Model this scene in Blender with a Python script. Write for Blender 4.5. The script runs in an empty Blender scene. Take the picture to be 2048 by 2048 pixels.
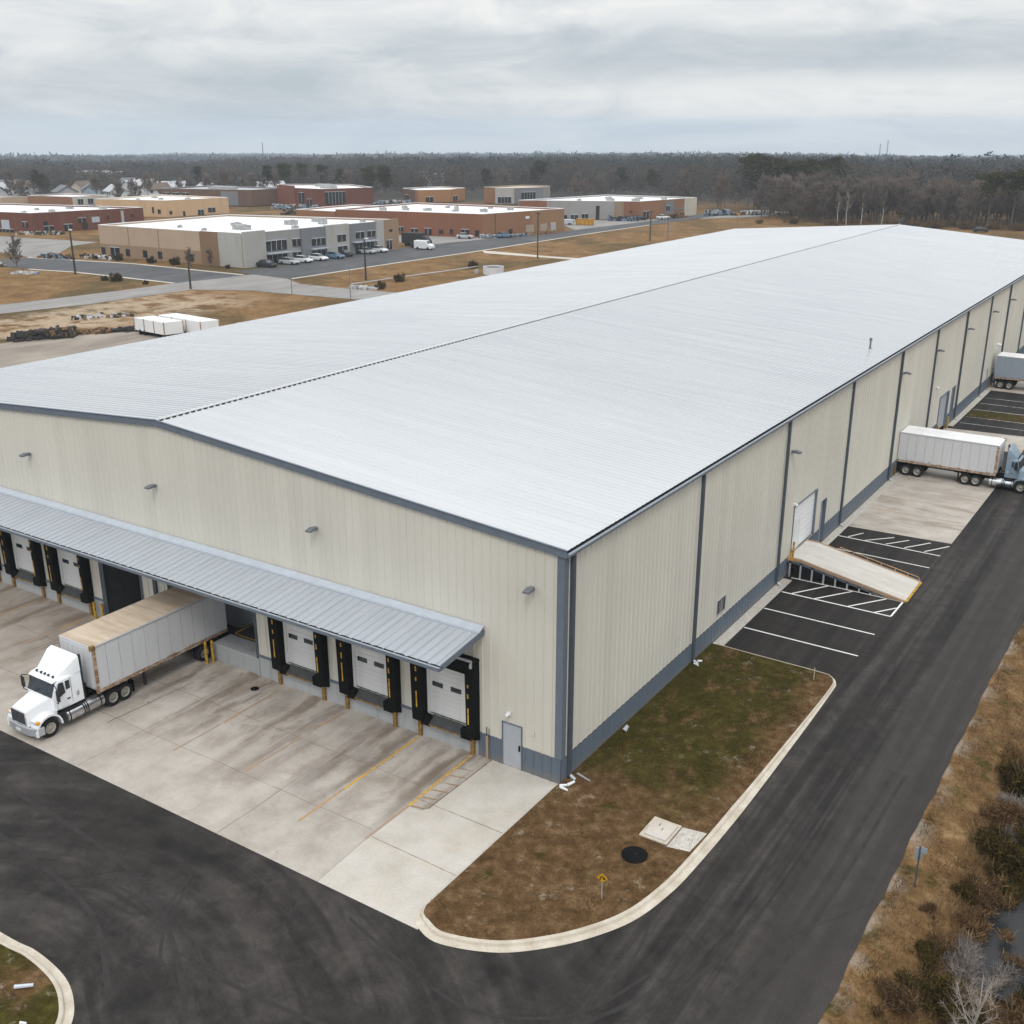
import bpy, math, random
import numpy as np
from mathutils import Vector, Matrix
R = random.Random(7)
rng = np.random.default_rng(11)
PI = math.pi
S = bpy.context.scene
COL = S.collection

# ---------------------------------------------------------------- object helpers
def tag(o, label=None, cat=None, group=None, kind=None):
    if label: o['label'] = label
    if cat: o['category'] = cat
    if group: o['group'] = group
    if kind: o['kind'] = kind
    return o

def thing(name, label, cat, loc=(0, 0, 0), rz=0.0, group=None, scale=1.0):
    o = bpy.data.objects.new(name, None)
    o.empty_display_size = 0.3
    COL.objects.link(o)
    o.location = loc
    o.rotation_euler = (0, 0, rz)
    o.scale = (scale,) * 3 if not isinstance(scale, tuple) else scale
    return tag(o, label, cat, group)

def copy_tree(o, parent=None):
    c = o.copy()
    COL.objects.link(c)
    if parent is not None: c.parent = parent
    for ch in list(o.children): copy_tree(ch, c)
    return c

def place(proto, used, name_label, loc, rz=0.0, scale=1.0, group=None):
    """first call moves the prototype itself, later calls copy it with all its parts"""
    o = proto if not used[0] else copy_tree(proto)
    used[0] = True
    o.location = loc
    o.rotation_euler = (0, 0, rz)
    o.scale = (scale,) * 3 if not isinstance(scale, tuple) else scale
    if name_label: o['label'] = name_label
    if group: o['group'] = group
    return o

class MB:
    """collects shapes and links them as ONE mesh object"""
    def __init__(s):
        s.v = []; s.f = []; s.m = []; s.mat = 0; s.X = None; s.cap = True
    def pts(s, P):
        i = len(s.v)
        if s.X is not None: P = [tuple(s.X @ Vector(p)) for p in P]
        s.v.extend(tuple(p) for p in P)
        return i
    def face(s, idx):
        s.f.append(tuple(idx)); s.m.append(s.mat)
    def poly(s, P):
        i = s.pts(P); s.face(range(i, i + len(P)))
    def box(s, x0, y0, z0, x1, y1, z1):
        i = s.pts([(x0,y0,z0),(x1,y0,z0),(x1,y1,z0),(x0,y1,z0),(x0,y0,z1),(x1,y0,z1),(x1,y1,z1),(x0,y1,z1)])
        for q in ((0,3,2,1),(4,5,6,7),(0,1,5,4),(1,2,6,5),(2,3,7,6),(3,0,4,7)): s.face([i+k for k in q])
        return s
    def prism(s, P, z0, z1):
        """vertical prism over a counter-clockwise 2D polygon"""
        n = len(P)
        i = s.pts([(x,y,z0) for x,y in P] + [(x,y,z1) for x,y in P])
        s.face([i+n+k for k in range(n)]); s.face([i+n-1-k for k in range(n)])
        for k in range(n): s.face([i+k, i+(k+1)%n, i+n+(k+1)%n, i+n+k])
        return s
    def rings(s, RR, close=True, cap=True):
        n = len(RR[0]); base = [s.pts(r) for r in RR]
        for a, b in zip(base[:-1], base[1:]):
            for k in range(n if close else n-1):
                s.face([a+k, a+(k+1)%n, b+(k+1)%n, b+k])
        if cap and close:
            s.face([base[0]+n-1-k for k in range(n)]); s.face([base[-1]+k for k in range(n)])
        return s
    def tube(s, p0, p1, r0, r1=None, n=8, cap=True):
        r1 = r0 if r1 is None else r1
        p0 = Vector(p0); p1 = Vector(p1); d = (p1-p0)
        if d.length < 1e-6: return s
        d.normalize()
        a = d.orthogonal().normalized(); b = d.cross(a)
        ring = lambda p, r: [p + a*(r*math.cos(2*PI*k/n)) + b*(r*math.sin(2*PI*k/n)) for k in range(n)]
        return s.rings([ring(p0, r0), ring(p1, r1)], cap=cap)
    def path(s, P, r, n=6):
        for a, b in zip(P[:-1], P[1:]): s.tube(a, b, r, r, n)
        return s
    def lathe(s, prof, n=24, axis='y'):
        """prof = [(radius, offset)] revolved round the axis"""
        RR = []
        for r, o in prof:
            if axis == 'y': RR.append([(r*math.cos(2*PI*k/n), o, -r*math.sin(2*PI*k/n)) for k in range(n)])
            else: RR.append([(r*math.cos(2*PI*k/n), r*math.sin(2*PI*k/n), o) for k in range(n)])
        return s.rings(RR, cap=s.cap)
    def build(s, name, mats, parent=None, smooth=False, bevel=0.0, loc=None, label=None):
        me = bpy.data.meshes.new(name)
        me.from_pydata(s.v, [], s.f)
        mats = mats if isinstance(mats, (list, tuple)) else [mats]
        for m in mats: me.materials.append(m)
        if len(mats) > 1: me.polygons.foreach_set('material_index', s.m)
        if smooth: me.polygons.foreach_set('use_smooth', [True]*len(s.f))
        me.update()
        o = bpy.data.objects.new(name, me)
        COL.objects.link(o)
        if parent is not None: o.parent = parent
        if loc is not None: o.location = loc
        if bevel:
            b = o.modifiers.new('bevel', 'BEVEL'); b.width = bevel; b.segments = 2; b.limit_method = 'ANGLE'
        if smooth and not bevel:
            o.modifiers.new('split', 'EDGE_SPLIT').split_angle = math.radians(38)
        if label: o['label'] = label
        return o

def fast_mesh(name, V, F, mat, parent=None, attr=None):
    """V (n,3), F (m,3|4) numpy -> one mesh object"""
    me = bpy.data.meshes.new(name)
    k = F.shape[1]
    me.vertices.add(len(V)); me.vertices.foreach_set('co', np.ascontiguousarray(V, np.float32).ravel())
    me.loops.add(F.size); me.loops.foreach_set('vertex_index', np.ascontiguousarray(F, np.int32).ravel())
    me.polygons.add(len(F)); me.polygons.foreach_set('loop_start', np.arange(0, F.size, k, dtype=np.int32))
    if attr is not None:
        a = me.attributes.new('tint', 'FLOAT', 'FACE'); a.data.foreach_set('value', np.ascontiguousarray(attr, np.float32))
    me.materials.append(mat)
    me.update(calc_edges=True)
    o = bpy.data.objects.new(name, me); COL.objects.link(o)
    if parent is not None: o.parent = parent
    return o

def slivers(P, D, L, W, flat=0.0):
    """thin quads: base points P, directions D (unit), lengths L, widths W"""
    n = len(P)
    side = np.cross(D, rng.normal(size=(n, 3)))
    side /= np.linalg.norm(side, axis=1)[:, None] + 1e-9
    w = side * (np.asarray(W)[:, None] * 0.5)
    e = P + D * np.asarray(L)[:, None]
    V = np.stack([P - w, P + w, e + w * 0.45, e - w * 0.45], 1).reshape(-1, 3)
    F = np.arange(4*n).reshape(n, 4)
    return V, F

# ---------------------------------------------------------------- material helpers
class NT:
    def __init__(s, name, rough=0.8, metal=0.0, spec=0.3):
        s.mat = bpy.data.materials.new(name); s.mat.use_nodes = True
        s.t = s.mat.node_tree; s.b = s.t.nodes['Principled BSDF']
        s.b.inputs['Roughness'].default_value = rough
        s.b.inputs['Metallic'].default_value = metal
        s.b.inputs['Specular IOR Level'].default_value = spec
        s._pos = None; s._obj = None
    def n(s, typ, **kw):
        x = s.t.nodes.new(typ)
        for k, v in kw.items(): setattr(x, k, v)
        return x
    def l(s, a, b): s.t.links.new(a, b)
    def pos(s):
        if s._pos is None: s._pos = s.n('ShaderNodeNewGeometry').outputs['Position']
        return s._pos
    def obj(s):
        if s._obj is None: s._obj = s.n('ShaderNodeTexCoord').outputs['Object']
        return s._obj
    def put(s, sock, v):
        if isinstance(v, (int, float)): sock.default_value = v
        elif isinstance(v, tuple): sock.default_value = v if len(v) == len(sock.default_value) else (*v, 1.0)
        else: s.l(v, sock)
    def map(s, vec, scale=(1,1,1), rot=(0,0,0), loc=(0,0,0)):
        m = s.n('ShaderNodeMapping'); s.l(vec, m.inputs[0])
        m.inputs['Scale'].default_value = scale; m.inputs['Rotation'].default_value = rot; m.inputs['Location'].default_value = loc
        return m.outputs[0]
    def noise(s, vec, scale, detail=4, rough=0.55, dist=0.0):
        x = s.n('ShaderNodeTexNoise'); s.l(vec, x.inputs['Vector'])
        x.inputs['Scale'].default_value = scale; x.inputs['Detail'].default_value = detail
        x.inputs['Roughness'].default_value = rough; x.inputs['Distortion'].default_value = dist
        return x.outputs['Fac']
    def math(s, op, a, b=0.0, clamp=False):
        x = s.n('ShaderNodeMath', operation=op, use_clamp=clamp); s.put(x.inputs[0], a); s.put(x.inputs[1], b)
        return x.outputs[0]
    def step(s, v, a, b):
        x = s.n('ShaderNodeMapRange', interpolation_type='SMOOTHSTEP'); s.put(x.inputs[0], v)
        x.inputs[1].default_value = a; x.inputs[2].default_value = b
        return x.outputs[0]
    def mix(s, f, a, b, blend='MIX'):
        x = s.n('ShaderNodeMix', data_type='RGBA', blend_type=blend); s.put(x.inputs[0], f); s.put(x.inputs[6], a); s.put(x.inputs[7], b)
        return x.outputs[2]
    def ramp(s, f, st):
        x = s.n('ShaderNodeValToRGB'); s.l(f, x.inputs[0]); e = x.color_ramp.elements
        while len(e) < len(st): e.new(0.5)
        for k, (p, c) in enumerate(st): e[k].position = p; e[k].color = (*c, 1.0)
        return x.outputs[0]
    def sep(s, v):
        x = s.n('ShaderNodeSeparateXYZ'); s.l(v, x.inputs[0]); return x.outputs
    def col(s, c): s.put(s.b.inputs['Base Color'], c); return s
    def bump(s, h, strength=0.3, dist=0.02):
        x = s.n('ShaderNodeBump'); s.l(h, x.inputs['Height']); x.inputs['Strength'].default_value = strength; x.inputs['Distance'].default_value = dist
        s.l(x.outputs[0], s.b.inputs['Normal'])
    def island(s): return s.n('ShaderNodeNewGeometry').outputs['Random Per Island']
    def objrand(s): return s.n('ShaderNodeObjectInfo').outputs['Random']

def sc(c, k): return tuple(min(1.0, x*k) for x in c)

def plain(name, c, rough=0.7, metal=0.0, var=0.12, scale=2.5, spec=0.3, world=False):
    m = NT(name, rough, metal, spec)
    v = m.pos() if world else m.obj()
    f = m.noise(v, scale, 5, 0.6)
    m.col(m.ramp(f, [(0.3, sc(c, 1-var)), (0.7, sc(c, 1+var))]))
    return m.mat

def streaky(name, c, dirt, rough=0.5, amount=0.25, metal=0.0, scale=(3, 3, 0.12), spec=0.35, sheetw=0, splash=False):
    """painted sheet with faint run-down streaks and weathering patches"""
    m = NT(name, rough, metal, spec)
    f = m.noise(m.map(m.obj(), scale), 1.0, 6, 0.6)
    g = m.noise(m.obj(), 0.16, 4, 0.5)
    base = m.ramp(g, [(0.3, sc(c, 0.95)), (0.7, sc(c, 1.04))])
    k = m.math('MULTIPLY', m.step(f, 0.45, 0.8), amount)
    c_ = m.mix(k, base, dirt)
    X, Y, Z = m.sep(m.obj())
    if sheetw:
        wn = m.n('ShaderNodeTexWhiteNoise', noise_dimensions='1D'); m.l(m.math('FLOOR', m.math('DIVIDE', m.math('ADD', X, Y), sheetw)), wn.inputs['W'])
        c_ = m.mix(1.0, c_, m.ramp(wn.outputs['Value'], [(0.0, (0.955, 0.955, 0.955)), (1.0, (1.02, 1.02, 1.02))]), 'MULTIPLY')
    if splash:
        h = m.math('ADD', Z, m.math('MULTIPLY', m.math('SUBTRACT', m.noise(m.obj(), 2.2, 5, 0.7), 0.5), 0.7))
        c_ = m.mix(m.math('MULTIPLY', m.step(h, 0.55, 0.0), 0.55), c_, dirt)
    m.col(c_)
    return m.mat

def glassy(name, c=(0.02, 0.026, 0.032), rough=0.08):
    m = NT(name, rough, 0.0, 0.6)
    f = m.noise(m.obj(), 1.7, 2, 0.5)
    m.col(m.ramp(f, [(0.35, sc(c, 0.7)), (0.7, sc(c, 1.8))]))
    return m.mat

MT = {}
MT['cream'] = streaky('cream_sheet', (0.61, 0.588, 0.518), (0.42, 0.38, 0.30), 0.42, 0.05, sheetw=0.9)
MT['bluegrey'] = streaky('slate_sheet', (0.115, 0.145, 0.185), (0.20, 0.18, 0.155), 0.45, 0.2, sheetw=0.9, splash=True)
MT['trim'] = plain('slate_trim', (0.13, 0.155, 0.19), 0.4, 0.0, 0.08)
MT['trimlight'] = plain('pale_trim', (0.42, 0.46, 0.51), 0.35, 0.0, 0.08)
MT['downspout'] = plain('dark_trim', (0.07, 0.085, 0.105), 0.4, 0.0, 0.1)
m = NT('white_roof_sheet', 0.20, 0.86, 0.5)
f = m.noise(m.map(m.obj(), (0.05, 1.6, 1.0)), 1.0, 6, 0.6); g = m.noise(m.map(m.obj(), (0.06, 0.10, 1)), 1.0, 4, 0.5)
c1 = m.ramp(f, [(0.3, (0.545, 0.558, 0.572)), (0.7, (0.60, 0.612, 0.622))])
m.col(m.mix(m.math('MULTIPLY', m.step(g, 0.5, 0.8), 0.2), c1, (0.46, 0.475, 0.495)))
MT['roof'] = m.mat
m = NT('grey_canopy_sheet', 0.38, 0.15, 0.5)
f = m.noise(m.map(m.obj(), (3.0, 0.3, 1.0)), 1.0, 6, 0.65)
m.col(m.ramp(f, [(0.25, (0.385, 0.415, 0.455)), (0.75, (0.46, 0.49, 0.53))]))
MT['canopy'] = m.mat
MT['conc_wall'] = streaky('dock_concrete', (0.36, 0.375, 0.385), (0.16, 0.14, 0.11), 0.85, 0.55, scale=(2.2, 2.2, 0.5))
MT['black'] = plain('black_rubber', (0.006, 0.006, 0.006), 0.9, 0.0, 0.3, 4, 0.12)
MT['darkgrey'] = plain('dark_steel', (0.04, 0.042, 0.045), 0.6, 0.2, 0.25, 4)
MT['plate'] = plain('leveler_plate', (0.05, 0.053, 0.055), 0.55, 0.3, 0.35, 3)
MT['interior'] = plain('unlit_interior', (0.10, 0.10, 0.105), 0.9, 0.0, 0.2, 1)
m = NT('worn_yellow', 0.65)
f = m.noise(m.obj(), 7.0, 6, 0.7)
m.col(m.ramp(f, [(0.38, (0.10, 0.075, 0.04)), (0.5, (0.50, 0.29, 0.03)), (0.75, (0.62, 0.37, 0.04))]))
MT['yellow'] = m.mat
m = NT('rusty_yellow', 0.8)
f = m.noise(m.obj(), 6.0, 6, 0.7)
m.col(m.ramp(f, [(0.35, (0.10, 0.06, 0.025)), (0.55, (0.26, 0.15, 0.04)), (0.75, (0.42, 0.25, 0.05))]))
MT['rustyellow'] = m.mat
MT['white'] = streaky('white_paint', (0.74, 0.75, 0.75), (0.5, 0.47, 0.42), 0.45, 0.2)
MT['doorwhite'] = streaky('white_door_sheet', (0.66, 0.67, 0.67), (0.45, 0.42, 0.37), 0.5, 0.3)
MT['doorgrey'] = plain('grey_door_paint', (0.37, 0.39, 0.43), 0.45, 0.0, 0.05)
MT['lightgrey'] = plain('light_grey_metal', (0.45, 0.46, 0.48), 0.4, 0.3, 0.1)
MT['chrome'] = plain('polished_metal', (0.62, 0.63, 0.65), 0.22, 0.95, 0.15, 4)
MT['rim'] = plain('dusty_wheel_rim', (0.42, 0.40, 0.36), 0.45, 0.5, 0.25, 5)
MT['tyre'] = plain('tyre_rubber', (0.014, 0.014, 0.015), 0.85, 0.0, 0.3, 6)
MT['glass'] = glassy('dark_glass')
MT['truckwhite'] = streaky('truck_white', (0.80, 0.82, 0.84), (0.55, 0.52, 0.47), 0.3, 0.12, scale=(2, 2, 0.4), spec=0.5)
MT['truckblue'] = streaky('truck_blue_grey', (0.17, 0.235, 0.295), (0.5, 0.5, 0.5), 0.35, 0.25, scale=(2, 2, 0.5), spec=0.5)
MT['amber'] = plain('amber_lens', (0.75, 0.30, 0.02), 0.3, 0.0, 0.2, 8)
MT['lamp'] = plain('lamp_housing_grey', (0.16, 0.17, 0.19), 0.45, 0.2, 0.1)
MT['lens'] = plain('lamp_lens', (0.72, 0.73, 0.74), 0.25, 0.0, 0.05)

def trailer_side(name, c, rust):
    m = NT(name, 0.45, 0.1, 0.4)
    z = m.sep(m.obj())[2]
    f = m.noise(m.map(m.obj(), (1.3, 1.3, 0.8)), 2.2, 7, 0.72)
    st = m.noise(m.map(m.obj(), (4, 4, 0.25)), 1.2, 5, 0.6)
    base = m.mix(m.math('MULTIPLY', m.step(st, 0.45, 0.8), 0.3), c, sc(c, 0.72))
    low = m.step(z, 1.62, 1.12)
    k = m.math('MULTIPLY', m.step(m.math('ADD', f, m.math('MULTIPLY', low, 0.17)), 0.60, 0.68), low)
    base = m.mix(m.math('MULTIPLY', k, 0.9), base, (0.23, 0.115, 0.055))
    sp = m.step(m.noise(m.obj(), 9.0, 5, 0.7), 0.68, 0.76)
    base = m.mix(m.math('MULTIPLY', sp, 0.35), base, (0.22, 0.14, 0.09))
    m.col(base)
    return m.mat
MT['trailer'] = trailer_side('weathered_trailer_white', (0.60, 0.61, 0.63), 0)
MT['trailerblue'] = trailer_side('weathered_trailer_blue', (0.30, 0.345, 0.41), 0)
m = NT('rusty_rail', 0.85)
f = m.noise(m.map(m.obj(), (1, 1, 2)), 3.0, 7, 0.75)
m.col(m.ramp(f, [(0.35, (0.14, 0.065, 0.03)), (0.5, (0.33, 0.22, 0.14)), (0.62, (0.52, 0.46, 0.40))]))
MT['rail'] = m.mat
def trailer_roof(name, a, b):
    m = NT(name, 0.7)
    f = m.noise(m.map(m.obj(), (1.4, 0.12, 1)), 1.6, 6, 0.6, 0.4)
    g = m.noise(m.obj(), 0.7, 4, 0.6)
    m.col(m.mix(m.math('MULTIPLY', m.step(g, 0.4, 0.75), 0.4), m.ramp(f, [(0.3, a), (0.7, b)]), sc(a, 0.75)))
    return m.mat
MT['rooftan'] = trailer_roof('dirty_tan_roof', (0.40, 0.31, 0.22), (0.61, 0.51, 0.405))
MT['roofwhite'] = trailer_roof('clean_white_roof', (0.70, 0.70, 0.70), (0.80, 0.80, 0.80))

MT['ridge'] = plain('ridge_sheet', (0.52, 0.53, 0.55), 0.5, 0.2, 0.08, 0.8)
MT['post'] = plain('dull_side_post', (0.43, 0.435, 0.44), 0.6, 0.1, 0.2, 2)
# ---- ground materials (world coordinates in metres)
def asphalt_mat():
    m = NT('worn_asphalt', 0.82, 0.0, 0.25)
    P = m.pos(); X, Y, Z = m.sep(P)
    g = m.noise(P, 22.0, 4, 0.7)
    big = m.noise(P, 0.22, 5, 0.6, 0.6)
    st = m.noise(m.map(P, (1.5, 0.05, 1)), 1.0, 5, 0.55)                # wheel tracks along the long road
    # wheel tracks turning round the left hand grass corner
    dx = m.math('ADD', X, 9.5); dy = m.math('ADD', Y, 25.5)
    r = m.math('SQRT', m.math('ADD', m.math('MULTIPLY', dx, dx), m.math('MULTIPLY', m.math('MULTIPLY', dy, dy), 1.25)))
    an = m.math('ARCTAN2', dy, dx)
    cv = m.n('ShaderNodeCombineXYZ'); m.l(r, cv.inputs[0]); m.l(an, cv.inputs[1])
    arc = m.math('ADD', m.math('MULTIPLY', m.noise(m.map(cv.outputs[0], (0.75, 1.3, 1)), 1.0, 7, 0.62, 0.9), 0.62), m.math('MULTIPLY', m.noise(P, 0.45, 6, 0.65, 0.5), 0.38))
    turn = m.math('MULTIPLY', m.step(X, 10.0, 4.0), m.step(Y, -5.0, -11.0))
    tr = m.n('ShaderNodeMix', data_type='FLOAT'); m.l(turn, tr.inputs[0]); m.l(st, tr.inputs[2]); m.l(arc, tr.inputs[3])
    base = m.ramp(tr.outputs[0], [(0.38, (0.048, 0.043, 0.041)), (0.49, (0.082, 0.074, 0.070)), (0.60, (0.148, 0.134, 0.125))])
    base = m.mix(m.math('MULTIPLY', m.step(big, 0.42, 0.75), 0.5), base, (0.098, 0.085, 0.077))
    bl = m.noise(P, 0.9, 8, 0.75, 0.4)
    base = m.mix(0.75, base, m.ramp(bl, [(0.36, (0.28,)*3), (0.64, (0.74,)*3)]), 'OVERLAY')
    oil = m.step(m.noise(P, 0.6, 5, 0.65), 0.69, 0.76)
    base = m.mix(m.math('MULTIPLY', oil, 0.45), base, (0.030, 0.028, 0.027))
    # paler older lane on the outside of the seam
    lane = m.step(m.math('ADD', X, m.math('MULTIPLY', m.math('SUBTRACT', m.noise(m.map(P, (0.4, 0.12, 1)), 1.0, 3), 0.5), 0.5)), 10.75, 10.95)
    lane = m.math('MULTIPLY', lane, m.step(Y, -14.0, -9.0))
    base = m.mix(m.math('MULTIPLY', lane, 0.55), base, (0.145, 0.131, 0.122))
    park = m.math('MULTIPLY', m.step(X, 7.42, 7.34), m.step(Y, 15.5, 16.5))
    base = m.mix(m.math('MULTIPLY', park, 0.5), base, (0.046, 0.040, 0.038))
    dust = m.step(m.noise(P, 0.8, 6, 0.7), 0.61, 0.74)
    base = m.mix(m.math('MULTIPLY', dust, 0.35), base, (0.21, 0.16, 0.11))
    # cracks
    vo = m.n('ShaderNodeTexVoronoi', feature='DISTANCE_TO_EDGE'); m.l(m.map(P, (0.14, 0.09, 1), (0, 0, 0.1)), vo.inputs['Vector']); vo.inputs['Scale'].default_value = 1.0
    cr = m.math('MULTIPLY', m.step(vo.outputs[0], 0.006, 0.001), m.step(big, 0.5, 0.6))
    base = m.mix(m.math('MULTIPLY', cr, 0.3), base, (0.022, 0.021, 0.02))
    sp = m.mix(0.8, base, m.ramp(g, [(0.25, (0.018, 0.017, 0.017)), (0.5, (0.06, 0.056, 0.054)), (0.75, (0.17, 0.16, 0.15))]), 'OVERLAY')
    m.col(sp); m.bump(g, 0.35, 0.01)
    return m.mat
MT['asphalt'] = asphalt_mat()

def concrete_mat(name, stained, lanes=True):
    m = NT(name, 0.85, 0.0, 0.25)
    P = m.pos(); X, Y, Z = m.sep(P)
    a = m.noise(P, 0.5, 6, 0.62); b = m.noise(P, 14.0, 5, 0.7)
    if stained:
        base = m.ramp(a, [(0.25, (0.31, 0.275, 0.235)), (0.5, (0.425, 0.385, 0.34)), (0.75, (0.53, 0.495, 0.45))])
    else:
        base = m.ramp(a, [(0.25, (0.40, 0.36, 0.305)), (0.5, (0.50, 0.465, 0.415)), (0.75, (0.58, 0.555, 0.515))])
    if stained and not lanes:
        s2 = m.noise(m.map(P, (0.22, 1.1, 1), (0, 0, 0.12)), 0.9, 6, 0.65, 0.5)
        base = m.mix(m.math('MULTIPLY', m.step(s2, 0.48, 0.72), 0.6), base, (0.20, 0.15, 0.11))
        sp = m.step(m.noise(m.map(P, (0.6, 1.6, 1)), 1.3, 4, 0.6), 0.68, 0.78)
        base = m.mix(m.math('MULTIPLY', sp, 0.6), base, (0.12, 0.11, 0.10))
    elif stained:
        # brown rubber and oil tracks where the lorries back up to each door (period of the doors 4.53 m)
        u = m.math('FRACT', m.math('DIVIDE', m.math('ADD', m.math('ADD', X, 60.9), m.math('MULTIPLY', m.math('SUBTRACT', m.noise(P, 0.35, 5, 0.6), 0.5), 2.6)), 4.53))
        d = m.math('ABSOLUTE', m.math('SUBTRACT', m.math('ABSOLUTE', m.math('SUBTRACT', u, 0.5)), 0.16))
        band = m.step(d, 0.13, 0.015)
        near = m.step(Y, -9.5, -2.5)
        sn = m.noise(m.map(P, (2.2, 0.16, 1)), 1.0, 6, 0.62, 0.3)
        k = m.math('MULTIPLY', m.math('MULTIPLY', band, near), m.step(sn, 0.28, 0.62))
        base = m.mix(m.math('MULTIPLY', k, 0.68), base, (0.115, 0.080, 0.052))
        s2 = m.noise(m.map(P, (1.1, 0.22, 1), (0, 0, 0.12)), 0.9, 6, 0.65, 0.5)
        near2 = m.step(Y, -9.5, 0.5)
        base = m.mix(m.math('MULTIPLY', m.math('MULTIPLY', m.step(s2, 0.46, 0.70), m.math('ADD', m.math('MULTIPLY', near2, 0.7), 0.12)), 0.85), base, (0.155, 0.110, 0.075))
        bl = m.step(m.noise(m.map(P, (0.55, 0.30, 1), (0, 0, 0.3)), 1.0, 8, 0.74, 0.6), 0.50, 0.66)
        base = m.mix(m.math('MULTIPLY', bl, m.math('ADD', m.math('MULTIPLY', near2, 0.5), 0.15)), base, (0.205, 0.155, 0.11))
        left = m.step(X, -24.0, -33.0)
        base = m.mix(m.math('MULTIPLY', left, 0.35), base, (0.20, 0.15, 0.11))
        # grey scuffed patches and dark spots
        gp = m.step(m.noise(m.map(P, (0.5, 0.35, 1), (0, 0, 0.5)), 0.8, 6, 0.7), 0.54, 0.66)
        base = m.mix(m.math('MULTIPLY', gp, 0.30), base, (0.27, 0.265, 0.26))
        sp = m.step(m.noise(P, 1.9, 5, 0.65), 0.665, 0.74)
        base = m.mix(m.math('MULTIPLY', sp, 0.6), base, (0.07, 0.062, 0.056))
    else:
        s2 = m.noise(m.map(P, (0.3, 1.2, 1)), 0.9, 6, 0.65)
        base = m.mix(m.math('MULTIPLY', m.step(s2, 0.5, 0.8), 0.5), base, (0.55, 0.45, 0.34))
        sp = m.step(m.noise(P, 2.3, 4, 0.6), 0.74, 0.80)
        base = m.mix(m.math('MULTIPLY', sp, 0.5), base, (0.28, 0.23, 0.18))
    base = m.mix(0.22, base, m.ramp(b, [(0.3, (0.25, 0.25, 0.25)), (0.7, (0.75, 0.75, 0.75))]), 'OVERLAY')
    m.col(base); m.bump(b, 0.12, 0.01)
    return m.mat
MT['apron'] = concrete_mat('stained_concrete', True)
MT['apron_side'] = concrete_mat('side_stained_concrete', True, False)
MT['clean'] = concrete_mat('pale_concrete', False)
m = NT('kerb_concrete', 0.85)
a = m.noise(m.pos(), 1.3, 6, 0.65); b = m.noise(m.pos(), 18, 4, 0.6)
m.col(m.mix(0.25, m.ramp(a, [(0.3, (0.42, 0.36, 0.28)), (0.7, (0.60, 0.55, 0.47))]), m.ramp(b, [(0.3, (0.3,)*3), (0.7, (0.7,)*3)]), 'OVERLAY'))
MT['kerb'] = m.mat
m = NT('worn_ramp_deck', 0.85)
a = m.noise(m.map(m.pos(), (0.35, 1.6, 1), (0, 0, 0.25)), 1.0, 7, 0.7, 0.5); b = m.noise(m.pos(), 16, 4, 0.7); c2 = m.step(m.noise(m.map(m.pos(), (0.5, 3.0, 1), (0, 0, -0.3)), 1.2, 5, 0.7), 0.60, 0.70)
m.col(m.mix(0.25, m.mix(m.math('MULTIPLY', c2, 0.28), m.ramp(a, [(0.3, (0.46, 0.43, 0.385)), (0.55, (0.54, 0.515, 0.475)), (0.75, (0.60, 0.58, 0.545))]), (0.30, 0.28, 0.26)), m.ramp(b, [(0.3, (0.28,)*3), (0.7, (0.72,)*3)]), 'OVERLAY'))
MT['deck'] = m.mat
MT['joint'] = plain('joint_filler', (0.17, 0.12, 0.085), 0.9, 0, 0.3, 2, world=True)
MT['crack'] = plain('crack_filler', (0.028, 0.027, 0.026), 0.9, 0, 0.2, 2, world=True)
def paint(name, c, under, thr):
    m = NT(name, 0.75)
    f = m.noise(m.pos(), 5.0, 7, 0.75); g = m.noise(m.pos(), 0.35, 3, 0.5)
    k = m.step(m.math('ADD', f, m.math('MULTIPLY', m.math('SUBTRACT', g, 0.5), 0.5)), thr, thr + 0.12)
    m.col(m.mix(k, under, c))
    return m.mat
MT['lineyellow'] = paint('worn_yellow_line', (0.62, 0.36, 0.05), (0.36, 0.25, 0.14), 0.40)
MT['linefaded'] = paint('faded_yellow_line', (0.50, 0.28, 0.10), (0.34, 0.25, 0.18), 0.50)
MT['linebrown'] = paint('brown_hatch_line', (0.27, 0.165, 0.085), (0.42, 0.34, 0.26), 0.36)
MT['linewhite'] = paint('white_bay_line', (0.74, 0.74, 0.72), (0.32, 0.31, 0.30), 0.30)
MT['lineworn'] = paint('worn_white_line', (0.55, 0.55, 0.53), (0.14, 0.135, 0.13), 0.42)

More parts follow.
